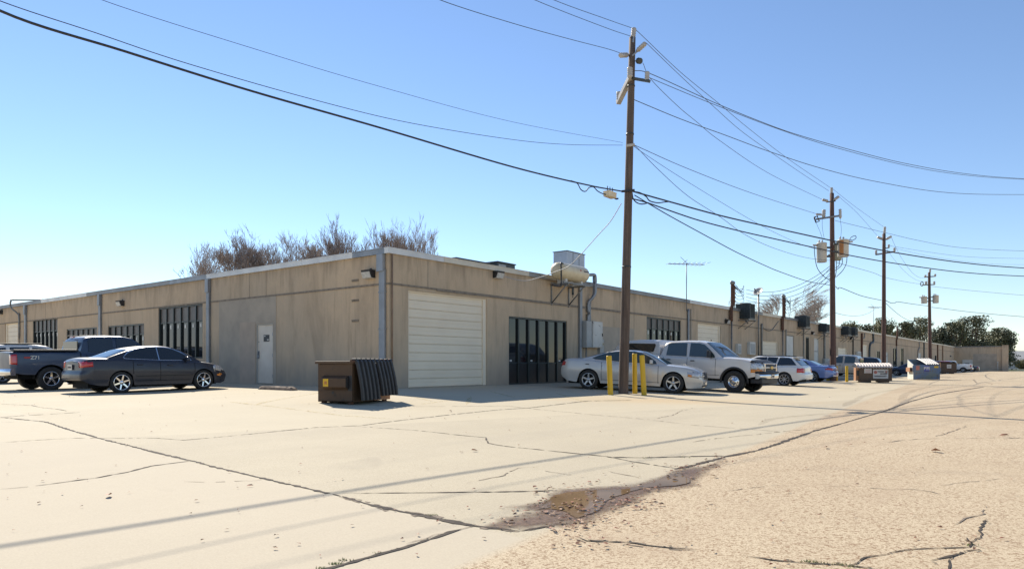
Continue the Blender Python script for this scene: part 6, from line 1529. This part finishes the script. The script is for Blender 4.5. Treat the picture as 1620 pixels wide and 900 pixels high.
# blue pickup
def bed_bits(x0, x1, z):
    def f(root, X, ys, zt, hw, L, strip, yat):
        q = MB(); q.b2(X(x0), X(x1), -hw+.14, hw-.14, z+.02, z+.065); q.build('bed_floor', M['well'], root)
        for s in (-1, 1):
            q = MB(); q.b2(X(x0-.05), X(x1+.02), s*(hw-.03), s*(hw-.15), z+.02, z+.085); q.build('bed_rail', M['plastic'], root, bevel=.015)
    return f
def gap_strip(x, z0, z1):
    return stripe('cab_gap', [(x, z0+(z1-z0)*k/5) for k in range(6)], .028, 'well', .004)
PT = dict(L=5.74, W=2.02, wb=3.645, ro=1.12, r=.395, rr=.24, ww=.25, arch=.47, sill=.42, s0=.95, s1=.03, tsq=.04, tailr=.15, nsq=.12, nose=.5, crown=.03,
  top=[(0, 1.27), (.05, 1.29), (2.0, 1.29), (2.02, 1.24), (4.1, 1.20), (4.5, 1.18), (5.2, 1.14), (5.6, 1.08), (5.78, 1.0), (5.84, .92)],
  lo=[(0, .62), (.3, .55), (1.8, .48), (5.2, .42), (5.84, .48)], fprof=[(.4, -.02), (.7, 0), (1.2, -.03)], rprof=[(.5, .0), (1.3, .0)],
  roof=[(2.06, 1.28), (2.12, 1.62), (2.20, 1.80), (2.4, 1.86), (3.0, 1.89), (3.5, 1.88), (3.8, 1.82), (4.05, 1.66), (4.3, 1.43), (4.58, 1.16)], hx=(2.06, 4.58), tum=.22,
  wins=[[(2.30, 1.29), (2.32, 1.72), (2.45, 1.76), (3.10, 1.77), (3.13, 1.27)], [(3.24, 1.27), (3.24, 1.77), (3.60, 1.76), (3.8, 1.71), (4.02, 1.55), (4.25, 1.30), (4.25, 1.24)]],
  wind=(3.82, 4.50, .90, .94), seams=[3.18, 4.28, 2.22], sillseam=True, handles=[(2.42, 1.10), (3.40, 1.08)], mirror=(4.05, 1.36, .22, .24, 'plastic'))
S = dict(PT); S.update(paint=M['p_blue'], rim='chrome', spokes=5, flare=None,
  peel=[('tail_light', lambda x, y, z: x < .16 and abs(y) > .78 and .88 < z < 1.20, 'tail', .010, True),
        ('headlight', lambda x, y, z: x > 5.45 and abs(y) > .62 and .86 < z < 1.06, 'lampw', .006, True)],
  extra=[curved_bumper('rear_bumper', .0, .98, .52, .74, .16, 'chrome', False), bed_bits(.1, 1.95, 1.29), gap_strip(2.03, .62, 1.25), slab('rear_window', 2.045, 2.09, -.62, .62, 1.34, 1.68, 'carglass', .01), slab('tailgate_handle', -.02, .01, -.12, .12, 1.02, 1.10, 'plastic'), plate(-.175, .64), slab('brake_light', 2.10, 2.16, -.15, .15, 1.80, 1.845, 'tail')])
def z71(root, X, ys, zt, hw, L, strip, yat):
    for s in (-1, 1):
        o = text_obj('bed_decal', 'Z71', .17, M['lens'], root, (X(.66), s*(ys(.66, 1.10)+.004), 1.10), (R(90), 0, 0 if s < 0 else math.pi), .003, .004)
        q = MB(); q.b2(X(.34), X(.52), s*(ys(.45, 1.10)+.003), s*(ys(.45, 1.10)+.007), 1.08, 1.13); q.build('bed_decal', M['red'], root)
S['extra'].append(z71); S['extra'].append(slab('roof_fin', 2.15, 2.75, .52, .56, 1.87, 1.895, 'plastic', .01, True))
vehicle('steel blue crew cab pickup with chrome rear bumper, at the left edge', 'pickup truck', 'pickup_truck', S, at(80, 617), hq_, -1, 'vehicles parked along the left front')
# white vehicle beyond
S = dict(L=4.9, W=1.86, wb=2.8, ro=1.05, r=.35, paint=M['p_white'], sill=.28, crown=.03, tsq=.08, tailr=.2,
  top=[(0, 1.0), (.05, 1.08), (1.0, 1.08), (3.4, 1.02), (4.2, .95), (4.6, .85), (4.9, .68)],
  roof=[(.06, 1.07), (.16, 1.4), (.32, 1.66), (.6, 1.72), (1.4, 1.76), (2.4, 1.75), (2.9, 1.68), (3.3, 1.48), (3.9, 1.0)], hx=(.06, 3.9), tum=.26,
  wins=[[(.45, 1.15), (.60, 1.56), (1.25, 1.60), (1.25, 1.15)], [(1.40, 1.15), (1.40, 1.61), (2.15, 1.61), (2.2, 1.12)], [(2.3, 1.12), (2.27, 1.61), (2.8, 1.56), (3.35, 1.2), (3.4, 1.1)]],
  wind=(3.0, 3.8, .9, .94), seams=[1.33, 2.24, 3.4], handles=[(1.55, .98), (2.5, .96)], mirror=(3.3, 1.14, .16, .14, None),
  peel=[('tail_light', lambda x, y, z: x < .14 and abs(y) > .62 and .75 < z < 1.05, 'tail', .006, True), ('headlight', lambda x, y, z: x > 4.5 and abs(y) > .5 and .62 < z < .8, 'lampw', .006, True)],
  extra=[slab('brake_light', .24, .32, -.2, .2, 1.62, 1.67, 'tail'), slab('roof_rail', .6, 2.7, .60, .64, 1.72, 1.79, 'plastic', .012, True)])
vehicle('white wagon with small side windows, half hidden behind the blue pickup', 'car', 'parked_car', S, at(3, 606.5), hq_, -1, 'vehicles parked along the left front')
# silver sedan behind the first pole
S = dict(L=5.08, W=1.89, wb=3.05, ro=1.10, r=.355, rr=.24, paint=M['p_silver'], sill=.22, s0=.95, arch=.405, spokes=5, rim='alloy', nose=.55, nsq=.15, tsq=.16, tailr=.4,
  top=[(0, .98), (.06, 1.05), (.35, 1.085), (.9, 1.07), (1.5, 1.04), (2.6, .99), (3.7, .97), (4.0, .96), (4.5, .92), (4.8, .86), (5.0, .79), (5.08, .72)],
  lo=[(0, .42), (.2, .30), (.6, .25), (4.4, .22), (4.8, .19), (5.08, .22)], fprof=[(.15, -.12), (.25, .0), (.45, .03), (.62, .0), (.85, -.03)], rprof=[(.3, .12), (.5, 0), (.75, .0), (1.08, .09)],
  roof=[(.62, 1.06), (.95, 1.16), (1.3, 1.28), (1.65, 1.38), (2.0, 1.445), (2.4, 1.475), (2.75, 1.47), (3.05, 1.42), (3.3, 1.32), (3.6, 1.16), (3.95, .96)], hx=(.62, 3.95), tum=.42, glass='carglass2',
  wins=[[(1.32, 1.10), (1.20, 1.14), (1.45, 1.25), (1.75, 1.35), (2.05, 1.40), (2.28, 1.415), (2.32, 1.04)], [(2.42, 1.04), (2.40, 1.42), (2.7, 1.42), (2.98, 1.37), (3.25, 1.26), (3.5, 1.10), (3.55, 1.0)]],
  wind=(3.0, 3.88, .92, .95), backwin=(.9, 1.6, .84, .86), seams=[1.58, 2.37, 3.62], handles=[(1.85, .92), (2.75, .89)], hmat='paint', mirror=(3.38, 1.07, .17, .13, None),
  peel=[('tail_light', lambda x, y, z: x < .20 and abs(y) > .45 and .84 < z < 1.0, 'tail', .006, True),
        ('headlight', lambda x, y, z: x > 4.62 and abs(y) > .50 and .58 < z < .76, 'lampw', .006, True),
        ('side_marker', lambda x, y, z: 4.66 < x < 4.78 and abs(y) > .7 and .60 < z < .70, 'amber', .010, True),
        ('grille', lambda x, y, z: x > 4.9 and abs(y) < .42 and .50 < z < .76, 'plastic', .006, False),
        ('lower_grille', lambda x, y, z: x > 4.88 and abs(y) < .62 and .24 < z < .33, 'plastic', .006, False)],
  extra=[slab('grille_bar', 5.085, 5.135, -.42, .42, .615, .655, 'chrome', .008), slab('grille_bar', 5.075, 5.135, -.025, .025, .50, .76, 'chrome', .008), slab('grille_surround', 5.03, 5.11, -.45, .45, .755, .78, 'chrome', .008), slab('grille_surround', 5.06, 5.12, -.45, .45, .485, .505, 'chrome', .008), plate(5.13, .40, True, 'p_silver'), slab('badge', .98, 1.12, .93, .945, .90, .93, 'dgrey', .003, True)])
Wr, Wf = at(936, 615.5), at(1065, 622); hd = (Wf-Wr).to_2d().normalized()
print('charger wheelbase', (Wf-Wr).length)
S['ref'] = 'front'
vehicle('silver sedan parked behind the three yellow bollards', 'car', 'parked_car', S, Wf, (hd.x, hd.y), -1, 'vehicles parked along the alley wall')
# silver pickup with topper
S = dict(PT); S.update(L=6.35, wb=4.05, ro=1.35, r=.405, rr=.215, W=2.03, paint=M['p_champ'], rim='chrome', wstyle='steel', ww=.25, arch=.49, ref='front',
  top=[(0, 1.33), (.05, 1.35), (2.25, 1.35), (2.28, 1.29), (4.6, 1.27), (5.0, 1.30), (5.6, 1.27), (6.05, 1.20), (6.28, 1.12), (6.35, 1.04)],
  lo=[(0, .62), (.3, .58), (2, .52), (5.6, .48), (6.35, .66)],
  roof=[(2.32, 1.33), (2.38, 1.66), (2.46, 1.84), (2.66, 1.91), (3.3, 1.945), (3.85, 1.94), (4.15, 1.88), (4.4, 1.72), (4.7, 1.47), (4.98, 1.24)], hx=(2.32, 4.98),
  wins=[[(2.56, 1.33), (2.60, 1.78), (2.72, 1.82), (3.40, 1.83), (3.43, 1.31)], [(3.55, 1.31), (3.55, 1.83), (3.92, 1.82), (4.14, 1.77), (4.38, 1.58), (4.60, 1.34), (4.60, 1.28)]],
  wind=(4.16, 4.90, .90, .94), seams=[3.49, 4.66, 2.46], handles=[(2.70, 1.16), (3.72, 1.14)], mirror=(4.42, 1.42, .24, .27, 'plastic'), flare='plastic', glass='carglass2', nsq=.10, nose=.35,
  topper=dict(roof=[(.0, 1.36), (.10, 1.52), (.34, 1.82), (.6, 1.90), (1.2, 1.95), (1.9, 1.955), (2.2, 1.93), (2.26, 1.40)], x=(.0, 2.26), wins=[[(.42, 1.45), (.56, 1.74), (.9, 1.78), (2.02, 1.78), (2.06, 1.72), (1.98, 1.45)]], tum=.16),
  peel=[('headlight', lambda x, y, z: x > 6.02 and abs(y) > .60 and .90 < z < 1.12, 'lampw', .008, True),
        ('turn_signal', lambda x, y, z: x > 6.02 and abs(y) > .60 and .80 < z <= .90, 'amber', .008, True),
        ('grille', lambda x, y, z: x > 6.2 and abs(y) < .58 and .80 < z < 1.12, 'plastic', .006, False),
        ('hood_shield', lambda x, y, z: x > 6.0 and z > 1.13, 'plastic', .018, False),
        ('tail_light', lambda x, y, z: x < .16 and abs(y) > .8 and .9 < z < 1.2, 'tail', .008, True)],
  extra=[curved_bumper('front_bumper', 6.32, 1.0, .55, .74, .17, 'chrome', True), curved_bumper('bumper_pad', 6.32, 1.01, .742, .82, .19, 'plastic', True), slab('air_dam', 5.95, 6.40, -.85, .85, .36, .55, 'plastic', .04),
         slab('grille_bar', 6.40, 6.44, -.60, .60, .945, .99, 'p_champ', .01), slab('grille_surround', 6.36, 6.42, -.62, -.56, .80, 1.12, 'chrome', .01, True), slab('grille_surround', 6.37, 6.43, -.62, .62, .795, .825, 'chrome', .01), slab('grille_surround', 6.33, 6.40, -.62, .62, 1.10, 1.13, 'chrome', .01),
         gap_strip(2.29, .66, 1.30), plate(6.50, .64, True, 'p_silver'), slab('roof_antenna', 4.0, 4.04, -.02, .02, 1.94, 1.99, 'plastic', .005), curved_bumper('rear_bumper', .0, .98, .55, .75, .16, 'chrome', False)])
def bowtie(x, z):
    def f(root, X, ys, zt, hw, L, strip, yat):
        q = MB(); pts = [(-.15, -.03), (-.06, -.03), (-.045, -.055), (.075, -.055), (.06, -.03), (.15, -.03), (.13, .03), (.045, .03), (.06, .055), (-.06, .055), (-.075, .03), (-.13, .03)]
        q.prism([(a, z+b) for a, b in pts], 'X', X(x), X(x)+.02); q.build('emblem', M['brass'], root)
    return f
S['extra'].append(bowtie(6.44, .967))
Wf = at(1162, 620.5)
vehicle('pale silver crew cab pickup with a bed topper, nose toward the alley', 'pickup truck', 'pickup_truck', S, Wf, (.77, -.64), -1, 'vehicles parked along the alley wall')
# white wagon seen from the back
S = dict(L=4.42, W=1.74, wb=2.52, ro=.92, r=.325, rr=.235, paint=M['p_white'], sill=.22, spokes=8, rim='alloy', tsq=.12, tailr=.3, arch=.375,
  top=[(0, .88), (.05, .95), (.4, .98), (1.0, .96), (2.2, .92), (3.1, .90), (3.7, .85), (4.1, .76), (4.42, .60)],
  rprof=[(.3, .08), (.42, -.02), (.62, -.02), (.68, .05), (.98, .07)],
  roof=[(.10, .97), (.26, 1.10), (.52, 1.34), (.70, 1.43), (1.2, 1.46), (2.0, 1.475), (2.4, 1.45), (2.8, 1.32), (3.45, .90)], hx=(.10, 3.45), tum=.34,
  wins=[[(.38, 1.04), (.66, 1.36), (.80, 1.395), (1.22, 1.40), (1.32, 1.00)], [(1.40, 1.0), (1.30, 1.405), (1.80, 1.41), (1.84, .98)], [(1.88, .98), (1.84, 1.41), (2.35, 1.38), (2.75, 1.22), (2.98, .97)]],
  wind=(2.5, 3.35, .92, .95), backwin=(.17, .52, .93, .84), seams=[1.27, 1.84, 3.0], handles=[(1.42, .84), (2.1, .82)], hmat='paint', mirror=(2.95, 1.0, .16, .12, None),
  peel=[('tail_light', lambda x, y, z: x < .34 and abs(y) > .50 and .70 < z < .90, 'tail', .008, True), ('headlight', lambda x, y, z: x > 4.0 and abs(y) > .5 and .6 < z < .74, 'lampw', .006, True)],
  extra=[plate(-.03, .60, False, 'sign_w'), slab('roof_rail', .75, 2.3, .52, .56, 1.45, 1.50, 'plastic', .012, True), slab('spoiler', .42, .68, -.54, .54, 1.415, 1.45, M['p_white'], .012)])
vehicle('white wagon with dark tinted rear glass and multi-spoke wheels, parked beside the silver pickup', 'car', 'parked_car', S, at(1241, 610), ht_, 1, 'vehicles parked along the alley wall')
# blue sedan seen from the back
S = dict(L=4.75, W=1.80, wb=2.67, ro=1.10, r=.32, rr=.21, paint=M['p_sky'], sill=.22, tsq=.24, tailr=.5, spokes=7,
  top=[(0, .84), (.08, .93), (.3, .97), (.9, .99), (1.6, .95), (2.6, .92), (3.3, .90), (3.9, .82), (4.4, .70), (4.75, .55)],
  rprof=[(.3, .06), (.45, -.03), (.6, -.03), (.66, .03), (.95, .06)],
  roof=[(.75, .98), (1.0, 1.08), (1.4, 1.26), (1.8, 1.37), (2.2, 1.41), (2.6, 1.39), (3.0, 1.25), (3.6, .90)], hx=(.75, 3.6), tum=.42,
  wins=[[(1.35, 1.02), (1.55, 1.22), (1.9, 1.32), (2.2, 1.345), (2.22, .98)], [(2.3, .98), (2.28, 1.345), (2.6, 1.33), (2.9, 1.2), (3.15, .96)]],
  wind=(2.75, 3.5, .92, .95), backwin=(.92, 1.65, .86, .88), seams=[1.5, 2.26, 3.3], handles=[(1.7, .82), (2.5, .8)], hmat='paint', mirror=(3.05, 1.0, .16, .12, None),
  peel=[('tail_light', lambda x, y, z: x < .42 and abs(y) > .42 and .72 < z < .86, 'tail', .008, True), ('headlight', lambda x, y, z: x > 4.3 and abs(y) > .5 and .55 < z < .7, 'lampw', .006, True)],
  extra=[slab('spoiler', .18, .34, -.62, .62, 1.03, 1.055, M['p_sky'], .01), slab('spoiler_post', .22, .30, .5, .54, .95, 1.035, M['p_sky'], .005, True), plate(-.05, .74, False, 'sign_w')])
vehicle('bright blue sedan between the white wagon and the second utility pole', 'car', 'parked_car', S, at(1286, 603.5), ht_, 1, 'vehicles parked along the alley wall')
# tan pickup
S = dict(PT); S.update(L=5.3, W=1.90, wb=3.25, ro=1.15, r=.37, paint=M['p_tan'], rim='alloy', arch=.44, ref='rear',
  top=[(0, 1.17), (.05, 1.19), (1.7, 1.19), (1.72, 1.14), (3.8, 1.10), (4.6, 1.04), (5.1, .95), (5.3, .85)], lo=[(0, .58), (.3, .52), (4.8, .42), (5.3, .45)],
  roof=[(1.76, 1.16), (1.84, 1.5), (1.95, 1.72), (2.2, 1.77), (2.9, 1.79), (3.2, 1.77), (3.5, 1.6), (4.1, 1.08)], hx=(1.76, 4.1), tum=.24,
  wins=[[(2.05, 1.20), (2.02, 1.58), (2.12, 1.66), (2.70, 1.67), (2.74, 1.18)], [(2.86, 1.18), (2.86, 1.67), (3.15, 1.65), (3.4, 1.5), (3.75, 1.18)]],
  wind=(3.22, 4.02, .9, .94), seams=[2.8, 3.8, 1.95], handles=[(2.1, 1.0), (3.0, 1.0)], mirror=(3.55, 1.24, .18, .2, None), glass='carglass2', flare=None,
  peel=[('tail_light', lambda x, y, z: x < .14 and abs(y) > .72 and .8 < z < 1.1, 'tail', .008, True)],
  extra=[bed_bits(.1, 1.65, 1.19), gap_strip(1.73, .6, 1.12), curved_bumper('rear_bumper', .0, .92, .5, .68, .14, 'chrome', False), slab('rear_window', 1.74, 1.79, -.55, .55, 1.24, 1.58, 'carglass', .01), slab('side_step', 1.9, 3.5, .86, .95, .40, .46, 'plastic', .01, True)])
p0 = at(1395, 599); Yt = 49.5; p0 = Vector((ray(1373)*Yt, Yt, 0)); p0.z = G(p0.x, p0.y)
vehicle('tan crew cab pickup behind the second utility pole and the pale-lidded dumpster', 'pickup truck', 'pickup_truck', S, p0, ht_, 1, 'vehicles parked along the alley wall')
# far ones
SU = dict(L=4.7, W=1.85, wb=2.7, ro=1.0, r=.36, paint=M['p_champ'], sill=.3, tsq=.1, tailr=.25, top=[(0, 1.0), (.1, 1.06), (1, 1.06), (3.2, 1.02), (4.2, .94), (4.7, .7)],
  roof=[(.08, 1.05), (.22, 1.4), (.45, 1.66), (.8, 1.72), (2.2, 1.74), (2.7, 1.66), (3.7, 1.0)], hx=(.08, 3.7), tum=.26, wins=[[(.4, 1.12), (.62, 1.58), (1.3, 1.6), (1.3, 1.12)], [(1.4, 1.12), (1.4, 1.6), (2.1, 1.6), (2.1, 1.1)], [(2.2, 1.1), (2.2, 1.6), (2.6, 1.56), (3.2, 1.1)]], wind=(2.8, 3.6, .9, .94), backwin=(.14, .42, .9, .86),
  peel=[('tail_light', lambda x, y, z: x < .2 and abs(y) > .6 and .75 < z < 1.05, 'tail', .006, True)])
S = dict(SU); S['paint'] = M['p_slate']; Yt = 61; p0 = Vector((ray(1374)*Yt, Yt, 0))
vehicle('dark sport utility vehicle whose roof shows over the pale-lidded dumpster', 'car', 'parked_car', S, p0, ht_, 1, 'vehicles parked along the alley wall')
CU = dict(L=4.5, W=1.75, wb=2.6, ro=1.0, r=.31, paint=M['p_navy'], sill=.22, tsq=.18, tailr=.4, top=[(0, .85), (.1, .95), (.8, .98), (2.4, .93), (3.3, .90), (4.1, .8), (4.5, .58)],
  roof=[(.6, .97), (1.2, 1.25), (1.7, 1.39), (2.2, 1.42), (2.7, 1.32), (3.5, .9)], hx=(.6, 3.5), tum=.4, wins=[[(1.2, 1.0), (1.6, 1.28), (2.1, 1.33), (2.15, .97)], [(2.22, .97), (2.2, 1.33), (2.6, 1.28), (3.0, .96)]], wind=(2.75, 3.4, .9, .94), backwin=(.75, 1.5, .84, .86),
  peel=[('tail_light', lambda x, y, z: x < .3 and abs(y) > .45 and .72 < z < .88, 'tail', .006, True), ('headlight', lambda x, y, z: x > 4.1 and abs(y) > .5 and .56 < z < .7, 'lampw', .006, True)])
S = dict(CU); Yt = 70; p0 = Vector((ray(1418)*Yt, Yt, 0)); S['ref'] = 'front'
vehicle('navy car nosing out between the third pole and the blue dumpster', 'car', 'parked_car', S, p0, ht_, 1, 'vehicles parked along the alley wall')
S = dict(PT); S.update(paint=M['p_white'], peel=[('tail_light', lambda x, y, z: x < .2 and abs(y) > .75 and .88 < z < 1.20, 'tail', .010, True)], extra=[curved_bumper('rear_bumper', .0, .98, .52, .74, .16, 'chrome', False)])
Yt = 112; p0 = Vector((ray(1524)*Yt, Yt, 0)); vehicle('distant white pickup, its tail just right of the farthest brown dumpster', 'pickup truck', 'pickup_truck', S, p0, ht_, 1, 'vehicles parked at the far end')
S = dict(CU); S['paint'] = M['p_dark']; Yt = 122; p0 = Vector((ray(1538)*Yt, Yt, 0)); vehicle('distant dark car right of the white pickup, before the end wing', 'car', 'parked_car', S, p0, ht_, 1, 'vehicles parked at the far end')
S = dict(SU); S['paint'] = M['p_red']; Yt = 100; p0 = Vector((ray(1497)*Yt, Yt, 0)); vehicle('distant dull red vehicle with only its roof showing over the blue dumpster', 'car', 'parked_car', S, p0, ht_, 1, 'vehicles parked at the far end')
